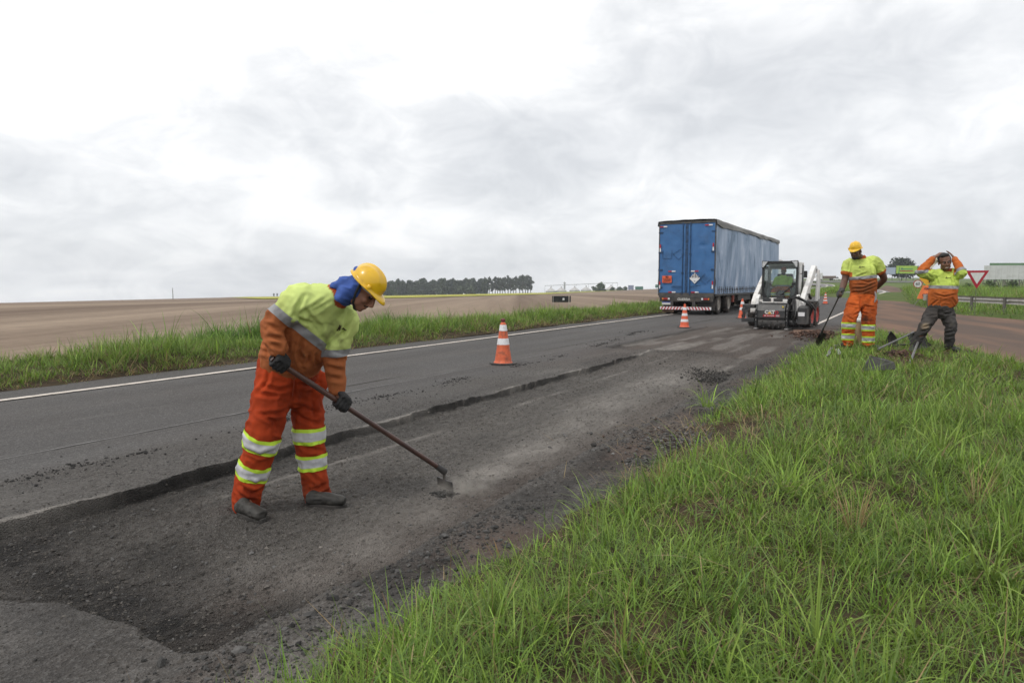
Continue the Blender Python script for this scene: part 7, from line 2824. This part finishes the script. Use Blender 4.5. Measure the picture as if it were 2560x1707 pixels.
# ================= standing workers
def stander(J, o):
    """J: joints in world space; o: options"""
    SK = o['skin']
    hs = (J['hipL'] - J['hipR']).normalized()
    ss_ = (J['shL'] - J['shR']).normalized()
    pel, bel, che, upp, nkb = J['pel'], J['bel'], J['che'], J['upp'], J['nkb']
    HM = head_frame(J['head'], o['fwd'], o['up'])
    hsz = o.get('hs', 1.04)
    kx = o.get('k', 1.0)
    B = Blob()
    B.etube([pel, bel, che, upp, nkb], [hs, hs, ss_, ss_, ss_], [0.155 * kx, 0.155 * kx, 0.165 * kx, 0.165 * kx, 0.075], [0.115 * kx, 0.13 * kx, 0.125 * kx, 0.095, 0.068])
    for s in 'RL':
        B.tube([J['hip' + s], J['kn' + s], J['an' + s]], [0.09, 0.062, 0.044])
        B.tube([J['sh' + s], J['sh' + s].lerp(J['el' + s], 0.5), J['el' + s], J['el' + s].lerp(J['wr' + s], 0.4), J['wr' + s]], [0.066 * kx, 0.062 * kx, 0.050 * kx, 0.050 * kx, 0.035])
        B.tube([J['an' + s], J['an' + s] - Vector((0, 0, 0.05))], [0.044, 0.04])
        if s in o.get('open', ''):
            open_hand(B, J['wr' + s], J['kk' + s], J['hn' + s], 1.0, o.get('curl', 0.35), 0.5, J.get('th' + s, 1))
        else:
            B.tube([J['wr' + s], J['kk' + s]], [0.034, 0.03])
    B.tube([nkb, HM @ Vector((0, -0.02, -0.05))], [0.066, 0.060])
    add_head(B, HM, hsz)
    me = B.mesh('person', 0.0105, 1)
    root = link('person', me, SK)
    tag(root, o['label'], 'person')
    Hs = HM @ Matrix.Scale(hsz, 4)
    for x in (-1, 1):
        e_ = MB().lathe([(0.001, -0.011), (0.008, -0.008), (0.011, 0), (0.008, 0.008), (0.001, 0.011)], 10, Hs @ Matrix.Translation((x * 0.031, 0.0842, 0.004))).build('eye', m_eye, root, smooth=True)
        MB().lathe([(0.0065, 0), (0.001, 0.003)], 8, Hs @ Matrix.Translation((x * 0.031, 0.0945, 0.003)) @ Matrix.Rotation(-math.pi / 2, 4, 'X')).build('iris', m_iris, e_)
        MB().tube([Hs @ Vector((x * 0.012, 0.101, 0.022)), Hs @ Vector((x * 0.032, 0.102, 0.028)), Hs @ Vector((x * 0.054, 0.088, 0.022))], [0.003, 0.0045, 0.0025], 6).build('eyebrow', m_hair, root)
    # trousers
    B = Blob()
    rT = o['rT']
    mid = (J['hipR'] + J['hipL']) / 2
    B.etube([pel + Vector((0, 0, 0.06)), pel, mid - Vector((0, 0, 0.05))], hs, [0.178 * kx, 0.19 * kx, 0.165 * kx], [0.14 * kx, 0.152 * kx, 0.135 * kx])
    for s in 'RL':
        h, k_, a_ = J['hip' + s], J['kn' + s], J['an' + s]
        B.etube([h, h.lerp(k_, 0.5), k_, k_.lerp(a_, 0.5), a_ + (k_ - a_).normalized() * 0.02], hs, rT, rT)
    me = B.mesh('trousers', 0.0095, 3)
    folds(me, [[J['hipR'], J['knR'], J['anR']], [J['hipL'], J['knL'], J['anL']]], o['seed'], 0.0095, 0.075, [(J['knR'], 0.12), (J['knL'], 0.12), (J['anR'], 0.12), (J['anL'], 0.12), (mid, 0.14)])
    creases(me, o.get('tcrease', []), 0.016, 2.0)
    c = coords(me)
    cols = np.array(o['tcol'])[None] * col_noise(c, o['seed'] + 5, 0.75, 1.15, 5)
    for p, r_, cc, kk in o.get('stains', []):
        f = np.clip(1.3 * np.exp(-(np.linalg.norm(c - np.array(p), axis=1) / r_) ** 2) * (0.7 + 0.6 * vn(c * 14, 3)), 0, 1)[:, None] * kk
        cols = cols * (1 - f) + np.array(cc) * f
    set_col(me, cols)
    tr = link('trousers', me, o.get('tmat', m_trs), root)
    for p, ax, rd in o.get('bands', []):
        tri_band(tr, me, p, ax, rd, 0.115, 0.026)
    # shirt
    B = Blob()
    hem = J['hem']
    B.etube([hem, bel, che, upp, nkb], [hs, hs, ss_, ss_, ss_], o['sa'], o['sb'], 22)
    for s in 'RL':
        chain, rad = o['sleeve'](s)
        B.tube(chain, rad)
    me = B.mesh('shirt', 0.0088, 3)
    chains = [[J['shR'], J['elR'], J['wrR']], [J['shL'], J['elL'], J['wrL']], [hem, bel, che, upp]]
    folds(me, chains, o['seed'] + 10, 0.0090, 0.07, [(J['elR'], 0.09), (J['elL'], 0.09), (J['shR'].lerp(che, 0.35), 0.12), (J['shL'].lerp(che, 0.35), 0.12), (bel, 0.16)])
    creases(me, o.get('screase', []), 0.014, 2.0)
    c = coords(me)
    bp, bax = o['bandT']
    low = ((c - np.array(bp)) @ np.array(bax.normalized())) < 0
    _, _, dT = limb_param(c, [hem, bel, che, upp])
    orange = low.copy()
    for s in 'RL':
        _, _, dA = limb_param(c, [J['sh' + s].lerp(J['el' + s], 0.25), J['el' + s], J['wr' + s]])
        on = dA < dT * 0.62
        sp, sax = o['bandS'](s)
        orange = np.where(on, ((c - np.array(sp)) @ np.array(sax.normalized())) > 0, orange)
    k = orange[:, None].astype(float)
    cols = (np.array(o['lime']) * (1 - k) + np.array(o['orng']) * k) * col_noise(c, o['seed'] + 15, 0.80, 1.12, 6)
    for p, r_, cc, kk in o.get('sstains', []):
        f = np.clip(1.2 * np.exp(-(np.linalg.norm(c - np.array(p), axis=1) / r_) ** 2) * (0.75 + 0.5 * vn(c * 12, 4)), 0, 1)[:, None] * kk
        cols = cols * (1 - f) + np.array(cc) * f
    neck = (np.linalg.norm(c - np.array(nkb + Vector((0, 0, 0.02))), axis=1) < 0.092)[:, None]
    cols = np.where(neck, np.array((0.42, 0.095, 0.025)), cols)
    set_col(me, cols)
    sh = link('shirt', me, m_cloth, root)
    cut_band(me, 'chest_band', bp, bax, 0.026, 0.26, m_reflgrey, sh, 0.004)
    if o.get('sleeve_tape'):
        for s in 'RL':
            sp, sax = o['bandS'](s)
            cut_band(me, 'sleeve_band', sp, sax, 0.026, 0.10, m_reflgrey, sh, 0.004)
    bpy.context.evaluated_depsgraph_get().update()
    mk = MB()
    x0, y0 = o['logo']
    for seg in ([(0, 3), (2, -2), (4, 3)], [(1, 1), (3.5, 1)], [(5, 1), (9, 0.5), (13, 0.8)]):
        q = []
        for a_, b_ in seg:
            ok, loc, nor, idx = sh.ray_cast(Vector((0, 0, CAM_H)), ray(x0 + a_, y0 + b_).normalized())
            q.append(loc + nor * 0.004 if ok else None)
        if all(v is not None for v in q):
            mk.tube(q, 0.0045, 5)
    if len(mk.bm.verts):
        mk.build('breast_print', m_ink, sh)
    return root, HM, Hs, tr, sh


# --- helmeted worker resting on a shovel
def worker_lean():
    Y = 11.95
    J = dict(pel=W(2156, 742, Y), bel=W(2158, 712, Y - 0.02), che=W(2155, 680, Y - 0.04), upp=W(2153, 661, Y), nkb=W(2151, 646, Y + 0.01), hem=W(2158, 733, Y),
             head=W(2139, 628, Y - 0.10), hipR=W(2138, 752, Y - 0.02), hipL=W(2174, 752, Y - 0.04), knR=W(2123, 800, Y - 0.14), knL=W(2171, 804, Y - 0.16), anR=W(2119, 858, Y - 0.02), anL=W(2171, 860, Y - 0.08),
             shR=W(2122, 661, Y + 0.03), shL=W(2189, 655, Y - 0.03), elR=W(2112, 700, Y + 0.02), elL=W(2210, 696, Y + 0.04), wrR=W(2103, 730, Y - 0.14), wrL=W(2192, 720, Y + 0.22),
             kkR=W(2100, 738, Y - 0.18), kkL=W(2180, 726, Y + 0.27), hnL=Vector((0, 1, 0.2)))

    def sleeve(s):
        a, b = J['sh' + s], J['el' + s]
        return [a.lerp(J['upp'], 0.35), a, a.lerp(b, 0.52)], [0.118, 0.100, 0.098]
    d = lambda s: (J['el' + s] - J['sh' + s])
    tan = [(0.10, 0.030, 0.012)]
    o = dict(label='bearded worker in yellow helmet and tee shirt leaning on a shovel by the grass', skin=skin('dark_skin', (0.135, 0.070, 0.050)), fwd=Vector((-0.62, -0.72, -0.28)), up=Vector((-0.25, -0.25, 1)), k=1.12, hs=1.05,
             rT=[0.122, 0.122, 0.108, 0.098, 0.092], tcol=(0.58, 0.120, 0.026), seed=301, open='L', curl=0.6,
             stains=[(W(2170, 797, Y - 0.25), 0.11, (0.035, 0.018, 0.012), 0.92), (W(2112, 785, Y - 0.2), 0.10, (0.10, 0.035, 0.015), 0.6), (W(2165, 765, Y - 0.2), 0.10, (0.22, 0.06, 0.02), 0.5), (W(2190, 760, Y - 0.1), 0.08, (0.12, 0.04, 0.02), 0.5)],
             bands=[(W(2120, 814, Y - 0.11), Vector((0.04, 0.05, 1)), 0.17), (W(2119, 842, Y - 0.06), Vector((0.03, 0.05, 1)), 0.16), (W(2172, 819, Y - 0.14), Vector((0, 0.03, 1)), 0.17), (W(2172, 848, Y - 0.11), Vector((0, 0.03, 1)), 0.16)],
             sa=[0.205, 0.222, 0.225, 0.195, 0.09], sb=[0.165, 0.185, 0.165, 0.125, 0.082], sleeve=sleeve,
             bandT=(W(2158, 693, Y - 0.03), Vector((-0.10, 0, 1))), bandS=lambda s: (J['sh' + s].lerp(J['el' + s], 0.50), d(s)),
             lime=(0.52, 0.63, 0.15), orng=(0.47, 0.120, 0.030), sstains=[(W(2150, 722, Y - 0.2), 0.16, (0.13, 0.050, 0.022), 0.92), (W(2172, 715, Y - 0.2), 0.12, (0.16, 0.055, 0.022), 0.8), (W(2190, 650, Y), 0.09, (0.30, 0.33, 0.12), 0.7), (W(2120, 655, Y), 0.06, (0.33, 0.34, 0.13), 0.6)], logo=(2148, 667),
             screase=[[(2130, 732), (2155, 730), (2192, 715)], [(2132, 722), (2160, 720), (2190, 708)], [(2135, 712), (2165, 712)], [(2140, 692), (2165, 683)], [(2176, 660), (2182, 680)], [(2124, 655), (2121, 675)], [(2150, 700), (2170, 706), (2188, 700)]],
             tcrease=[[(2150, 745), (2150, 778)], [(2150, 779), (2135, 788)], [(2151, 779), (2170, 786)], [(2120, 760), (2145, 764)], [(2117, 790), (2132, 800)], [(2160, 765), (2185, 768)], [(2112, 858), (2128, 862)], [(2164, 860), (2180, 858)], [(2113, 832), (2128, 830)]])
    root, HM, Hs, tr, sh = stander(J, o)
    helmet(root, HM, m_helm, 0.018, -0.05)
    B = Blob()
    B.ell((0, 0.048, -0.096), (0.054, 0.050, 0.034), Hs, 18)
    B.ell((0, 0.062, -0.104), (0.042, 0.036, 0.026), Hs)
    for x in (-1, 1):
        B.ell((x * 0.060, 0.006, -0.055), (0.012, 0.024, 0.040), Hs)
    B.ell((0, 0.094, -0.056), (0.028, 0.010, 0.005), Hs)
    link('beard', B.mesh('beard', 0.006, 2), m_hair, root)
    B = Blob()
    B.ell((0, 0.088, -0.072), (0.024, 0.014, 0.006), Hs)
    link('lips', B.mesh('lips', 0.004, 1), skin('lip_skin', (0.12, 0.055, 0.045)), root)
    B = Blob()
    B.ell((0, -0.016, 0.030), (0.079, 0.096, 0.045), Hs, 18)
    link('hair', B.mesh('hair', 0.006, 2), m_hair, root)
    for s in 'RL':
        a = J['an' + s]
        z = zg(a) + 0.02
        hl = Vector((a.x, a.y + 0.04, 0))
        dd = Vector((-0.27, -0.12, 0)) if s == 'R' else Vector((0.12, -0.26, 0))
        boot(root, Vector((a.x, a.y, z + 0.12)), hl, hl + dd, z, 1.0, mat('black_boot', (0.016, 0.015, 0.016), (0.03, 0.028, 0.028), scale=15, rough=0.6))
    # cuff of the tee sleeves already orange; silver trim showing from the pocket
    MB().tube([W(2187, 728, Y - 0.19), W(2190, 738, Y - 0.20), W(2189, 750, Y - 0.20), W(2186, 756, Y - 0.19)], [0.006, 0.016, 0.018, 0.006], 8).build('pocket_flap', m_reflgrey, tr)
    # shovel he leans on
    top, tip = W(2104, 728, Y - 0.20), W(2050, 838, Y + 0.62)
    hd = (tip - top).normalized()
    B = Blob()
    g = W(2099.5, 739, Y - 0.165)
    g = top + hd * (g - top).dot(hd)
    grip_hand(B, g, hd, J['wrR'], Vector((-0.6, -1, 0.3)), 0.020, 1.1, -1)
    B.tube([J['wrR'] + (J['elR'] - J['wrR']).normalized() * 0.05, J['wrR']], [0.050, 0.040])
    link('glove', B.mesh('glove', 0.005, 2), m_glovegrey, root)
    bc = tip + hd * 0.10
    shovel('shovel', bc, hd, Vector((0.2, -1, 0.2)), top - hd * 0.03, 'dark shovel held upright by the bearded worker, blade in the grass', 0.20, 0.30, True)
    return root


W2 = worker_lean()


# --- bareheaded worker with both hands on his head
def worker_hands_up():
    Y = 11.35
    J = dict(pel=W(2351, 768, Y), bel=W(2357, 735, Y - 0.03), che=W(2362, 705, Y - 0.02), upp=W(2363, 688, Y), nkb=W(2364, 678, Y), hem=W(2357, 757, Y),
             head=W(2362, 655, Y - 0.07), hipR=W(2333, 778, Y), hipL=W(2366, 776, Y), knR=W(2314, 814, Y - 0.10), knL=W(2376, 816, Y - 0.08), anR=W(2284, 866, Y + 0.0), anL=W(2373, 869, Y + 0.04),
             shR=W(2336, 689, Y), shL=W(2390, 687, Y), elR=W(2301, 680, Y - 0.04), elL=W(2405, 683, Y - 0.26), wrR=W(2334, 645, Y - 0.04), wrL=W(2386, 645, Y - 0.07),
             kkR=W(2350, 634.5, Y + 0.0), kkL=W(2376, 634, Y + 0.02), hnR=Vector((-0.5, -0.35, 0.8)), hnL=Vector((0.6, -0.45, 0.6)), thR=-1, thL=1)

    def sleeve(s):
        a, b, w = J['sh' + s], J['el' + s], J['wr' + s]
        return [a.lerp(J['upp'], 0.4), a, a.lerp(b, 0.5), b, b.lerp(w, 0.5), b.lerp(w, 0.94)], [0.112, 0.098, 0.084, 0.070, 0.060, 0.050]

    def bandS(s):
        a, b, w = J['sh' + s], J['el' + s], J['wr' + s]
        return (b.lerp(w, 0.06), (w - a)) if s == 'R' else (b.lerp(w, 0.14), (w - b))
    o = dict(label='smiling bareheaded worker with both hands on his head and torn dark jeans', skin=skin('brown_skin', (0.185, 0.092, 0.060)), fwd=Vector((-0.28, -0.95, -0.16)), up=Vector((-0.16, 0, 1)), k=1.06, hs=1.10,
             rT=[0.112, 0.108, 0.088, 0.078, 0.070], tcol=(0.058, 0.054, 0.052), seed=401, open='RL', curl=0.4,
             stains=[(W(2313, 815, Y - 0.2), 0.055, (0.34, 0.26, 0.17), 0.85), (W(2379, 812, Y - 0.2), 0.04, (0.26, 0.23, 0.19), 0.7), (W(2378, 845, Y - 0.15), 0.14, (0.10, 0.098, 0.098), 0.6), (W(2345, 785, Y - 0.2), 0.12, (0.085, 0.07, 0.06), 0.5)],
             tmat=mat('dark_denim', None, (0.62, 0.62, 0.66), attr='Col', scale=9, detail=7, rough=0.9, lo=0.45, hi=0.75, bump=0.3, bscale=260, spec=0.15, bdist=0.002),
             sa=[0.235, 0.218, 0.215, 0.190, 0.09], sb=[0.165, 0.170, 0.155, 0.120, 0.082], sleeve=sleeve,
             bandT=(W(2360, 718, Y - 0.03), Vector((0.02, 0, 1))), bandS=bandS, sleeve_tape=True,
             lime=(0.52, 0.66, 0.13), orng=(0.50, 0.130, 0.030), sstains=[(W(2335, 735, Y - 0.2), 0.10, (0.24, 0.075, 0.024), 0.7), (W(2378, 745, Y - 0.2), 0.10, (0.30, 0.07, 0.02), 0.5), (W(2352, 705, Y - 0.2), 0.08, (0.36, 0.44, 0.10), 0.6)], logo=(2364, 694),
             screase=[[(2340, 690), (2345, 710)], [(2385, 690), (2392, 720)], [(2380, 695), (2385, 730)], [(2325, 765), (2345, 750)], [(2392, 763), (2380, 745)], [(2350, 765), (2352, 745)], [(2336, 735), (2360, 742), (2388, 736)], [(2318, 682), (2330, 695)]],
             tcrease=[[(2347, 775), (2345, 800)], [(2315, 790), (2340, 788)], [(2360, 785), (2380, 782)], [(2300, 830), (2325, 822)], [(2296, 842), (2318, 838)], [(2365, 832), (2385, 828)], [(2366, 842), (2386, 840)], [(2308, 818), (2328, 812)]])
    root, HM, Hs, tr, sh = stander(J, o)
    B = Blob()
    B.ell((0, -0.034, 0.056), (0.083, 0.092, 0.080), Hs, 20)
    B.ell((0, 0.020, 0.108), (0.058, 0.058, 0.030), Hs)
    B.ell((0.030, 0.048, 0.104), (0.034, 0.030, 0.022), Hs)
    for x in (-1, 1):
        B.ell((x * 0.073, -0.006, 0.030), (0.012, 0.026, 0.042), Hs)
    me = B.mesh('hair', 0.006, 2)
    c = coords(me)
    set_coords(me, c + normals(me) * (0.006 * vn(c * 40, 5))[:, None])
    link('hair', me, m_hair, root)
    MB().tube([Hs @ Vector((-0.024, 0.094, -0.069)), Hs @ Vector((0, 0.103, -0.074)), Hs @ Vector((0.024, 0.094, -0.069))], [0.002, 0.0045, 0.002], 8).build('teeth', m_teeth, root, smooth=True)
    for s in 'RL':
        a = J['an' + s]
        z = zg(a)
        hl = Vector((a.x, a.y + 0.05, 0))
        dd = Vector((-0.14, -0.25, 0)) if s == 'R' else Vector((0.06, -0.28, 0))
        boot(root, Vector((a.x, a.y, z + 0.12)), hl, hl + dd, z, 1.0, mat('dark_boot', (0.03, 0.03, 0.032), (0.05, 0.05, 0.05), scale=15, rough=0.7))
    # pale hard hat hooked behind his head
    hh = helmet(None, head_frame(W(2348, 658, Y + 0.13), Vector((-0.75, -0.1, -0.6)), Vector((-0.55, 0.35, 0.6))), mat('helmet_cream', (0.62, 0.60, 0.46), (0.55, 0.53, 0.40), scale=8, rough=0.4), name='hard_hat')
    tag(hh, 'cream hard hat held behind the bareheaded worker head', 'hard hat')
    return root


W3 = worker_hands_up()


# --- operator seated in the cab
def operator():
    Mw = Matrix.Translation(loader.location) @ Matrix.Rotation(loader.rotation_euler.z, 4, 'Z')
    L = lambda x, y, z: Mw @ Vector((x * 1.05, y, z))
    fw = Mw.to_3x3() @ Vector((0, -1, -0.12))
    HM = head_frame(L(0.02, 1.46, 1.86), fw, Vector((0, 0, 1)))
    rt = Mw.to_3x3() @ Vector((1, 0, 0))
    B = Blob()
    B.etube([L(0, 1.58, 1.24), L(0, 1.58, 1.44), L(0, 1.56, 1.62), L(0.01, 1.53, 1.70)], rt, [0.17, 0.17, 0.18, 0.08], [0.12, 0.13, 0.12, 0.07])
    for sx in (-1, 1):
        B.tube([L(sx * 0.10, 1.52, 1.26), L(sx * 0.20, 1.20, 1.22), L(sx * 0.20, 1.16, 0.98)], [0.085, 0.062, 0.05])
        B.tube([L(sx * 0.19, 1.56, 1.60), L(sx * 0.27, 1.50, 1.38), L(sx * 0.33, 1.30, 1.40)], [0.058, 0.046, 0.034])
        open_hand(B, L(sx * 0.33, 1.30, 1.41), L(sx * 0.335, 1.255, 1.45), Vector((0, 0, 1)), 0.95, 0.9, 0.3, -sx)
    B.tube([L(0.01, 1.53, 1.70), HM @ Vector((0, -0.02, -0.05))], [0.06, 0.055])
    add_head(B, HM, 1.0)
    root = link('person', B.mesh('person', 0.010, 2), skin('operator_skin', (0.12, 0.065, 0.045)))
    tag(root, 'operator in lime shirt and red cap seated inside the loader cab', 'person')
    B = Blob()
    B.etube([L(0, 1.58, 1.22), L(0, 1.575, 1.44), L(0, 1.56, 1.62), L(0.01, 1.53, 1.70)], rt, [0.195, 0.20, 0.205, 0.09], [0.15, 0.16, 0.145, 0.085])
    for sx in (-1, 1):
        B.tube([L(sx * 0.15, 1.56, 1.61), L(sx * 0.21, 1.56, 1.59), L(sx * 0.27, 1.50, 1.38), L(sx * 0.31, 1.36, 1.39)], [0.08, 0.078, 0.064, 0.05])
    me = B.mesh('shirt', 0.012, 3)
    c = coords(me)
    lz = c[:, 2] - loader.location.z
    k = (lz < 1.36)[:, None]
    set_col(me, np.where(k, ORNG, np.array((0.42, 0.66, 0.12))))
    sh = link('shirt', me, m_cloth, root)
    cut_band(me, 'chest_band', L(0, 1.58, 1.375), Vector((0, 0, 1)), 0.022, 0.24, m_reflgrey, sh, 0.005)
    B = Blob()
    for sx in (-1, 1):
        B.tube([L(0, 1.56, 1.22), L(sx * 0.11, 1.50, 1.25), L(sx * 0.20, 1.19, 1.21), L(sx * 0.20, 1.15, 1.0)], [0.14, 0.11, 0.088, 0.075])
    me = B.mesh('trousers', 0.012, 3)
    set_col(me, np.full((len(me.vertices), 3), 1.0) * np.array((0.50, 0.11, 0.03)))
    tr = link('trousers', me, m_trs, root)
    for sx in (-1, 1):
        tri_band(tr, me, L(sx * 0.20, 1.16, 1.10), Vector((0, 0, 1)), 0.13, 0.10, 0.025)
    B = Blob()
    B.ell((0, -0.012, 0.058), (0.086, 0.106, 0.078), HM, 18)
    B.ell((0, 0.085, 0.055), (0.06, 0.05, 0.010), HM)
    link('cap', B.mesh('cap', 0.008, 2), mat('cap_red', (0.40, 0.07, 0.04), None, rough=0.8), root)
    B = Blob()
    B.ell((0, 0.045, -0.072), (0.066, 0.060, 0.055), HM, 16)
    link('face_scarf', B.mesh('face_scarf', 0.008, 2), mat('scarf_dark', (0.03, 0.03, 0.032), None, rough=0.9), root)
    return root


operator()

# ------------------------------------------------------------------ dust thrown up by the hoe
def dust_puff():
    c = P(1160, 1218, -0.04)
    bm = bmesh.new()
    bmesh.ops.create_icosphere(bm, subdivisions=3, radius=1.0, matrix=Matrix.Translation(c) @ Matrix.Rotation(R(-20), 4, 'Z') @ Matrix.Diagonal((0.30, 0.20, 0.095, 1)))
    me = bpy.data.meshes.new('dust')
    bm.to_mesh(me)
    bm.free()
    m = bpy.data.materials.new('dust_in_air')
    m.use_nodes = True
    N = m.node_tree.nodes
    L = m.node_tree.links.new
    N.clear()
    out = N.new('ShaderNodeOutputMaterial')
    v = N.new('ShaderNodeVolumePrincipled')
    v.inputs['Color'].default_value = (0.80, 0.74, 0.66, 1)
    v.inputs['Anisotropy'].default_value = 0.2
    tc = N.new('ShaderNodeTexCoord')
    n = N.new('ShaderNodeTexNoise')
    n.inputs['Scale'].default_value = 13
    n.inputs['Detail'].default_value = 3
    L(tc.outputs['Object'], n.inputs['Vector'])
    mp = N.new('ShaderNodeMapping')
    mp.vector_type = 'TEXTURE'
    mp.inputs['Location'].default_value = c
    mp.inputs['Scale'].default_value = (0.30, 0.20, 0.095)
    L(tc.outputs['Object'], mp.inputs[0])
    ln = N.new('ShaderNodeVectorMath')
    ln.operation = 'LENGTH'
    L(mp.outputs[0], ln.inputs[0])
    r = N.new('ShaderNodeMapRange')
    r.inputs['From Min'].default_value = 1.0
    r.inputs['From Max'].default_value = 0.25
    L(ln.outputs['Value'], r.inputs['Value'])
    r2 = N.new('ShaderNodeMapRange')
    r2.inputs['From Min'].default_value = 0.40
    r2.inputs['From Max'].default_value = 0.68
    L(n.outputs[0], r2.inputs['Value'])
    a = N.new('ShaderNodeMath')
    a.operation = 'MULTIPLY'
    L(r.outputs[0], a.inputs[0])
    L(r2.outputs[0], a.inputs[1])
    b = N.new('ShaderNodeMath')
    b.operation = 'MULTIPLY'
    b.inputs[1].default_value = 6.0
    L(a.outputs[0], b.inputs[0])
    L(b.outputs[0], v.inputs['Density'])
    L(v.outputs[0], out.inputs['Volume'])
    o = link('dust', me, m)
    o['kind'] = 'stuff'


dust_puff()
# crumbs heaped round the blade
p = P(1105, 1238, -0.08)
n = 420
a = rng.uniform(0, 6.28, n)
d = np.abs(rng.normal(0, 0.085, n))
pos = np.stack([p.x + np.cos(a) * d * 1.3, p.y + np.sin(a) * d, -0.088 + 0.035 * np.exp(-(d / 0.08) ** 2) * rng.random(n)], 1)
stones('scraped_crumbs', pos, np.clip(np.exp(rng.normal(math.log(0.0075), 0.45, n)), 0.003, 0.02), stone_cols(n) * 0.6, True)

# ------------------------------------------------------------------ the air between here and the skyline
def haze():
    bm = bmesh.new()
    lo, hi = Vector((-9000, -60, -40)), Vector((9000, 960, 24))
    bmesh.ops.create_cube(bm, size=1.0, matrix=Matrix.Translation((lo + hi) / 2) @ Matrix.Diagonal((*(hi - lo), 1)))
    me = bpy.data.meshes.new('haze')
    bm.to_mesh(me)
    bm.free()
    m = bpy.data.materials.new('thin_haze')
    m.use_nodes = True
    N = m.node_tree.nodes
    N.clear()
    out = N.new('ShaderNodeOutputMaterial')
    v = N.new('ShaderNodeVolumePrincipled')
    v.inputs['Color'].default_value = (0.88, 0.93, 1.0, 1)
    v.inputs['Density'].default_value = 0.00030
    v.inputs['Anisotropy'].default_value = 0.3
    m.node_tree.links.new(v.outputs[0], out.inputs['Volume'])
    o = link('haze', me, m)
    o['kind'] = 'stuff'


haze()
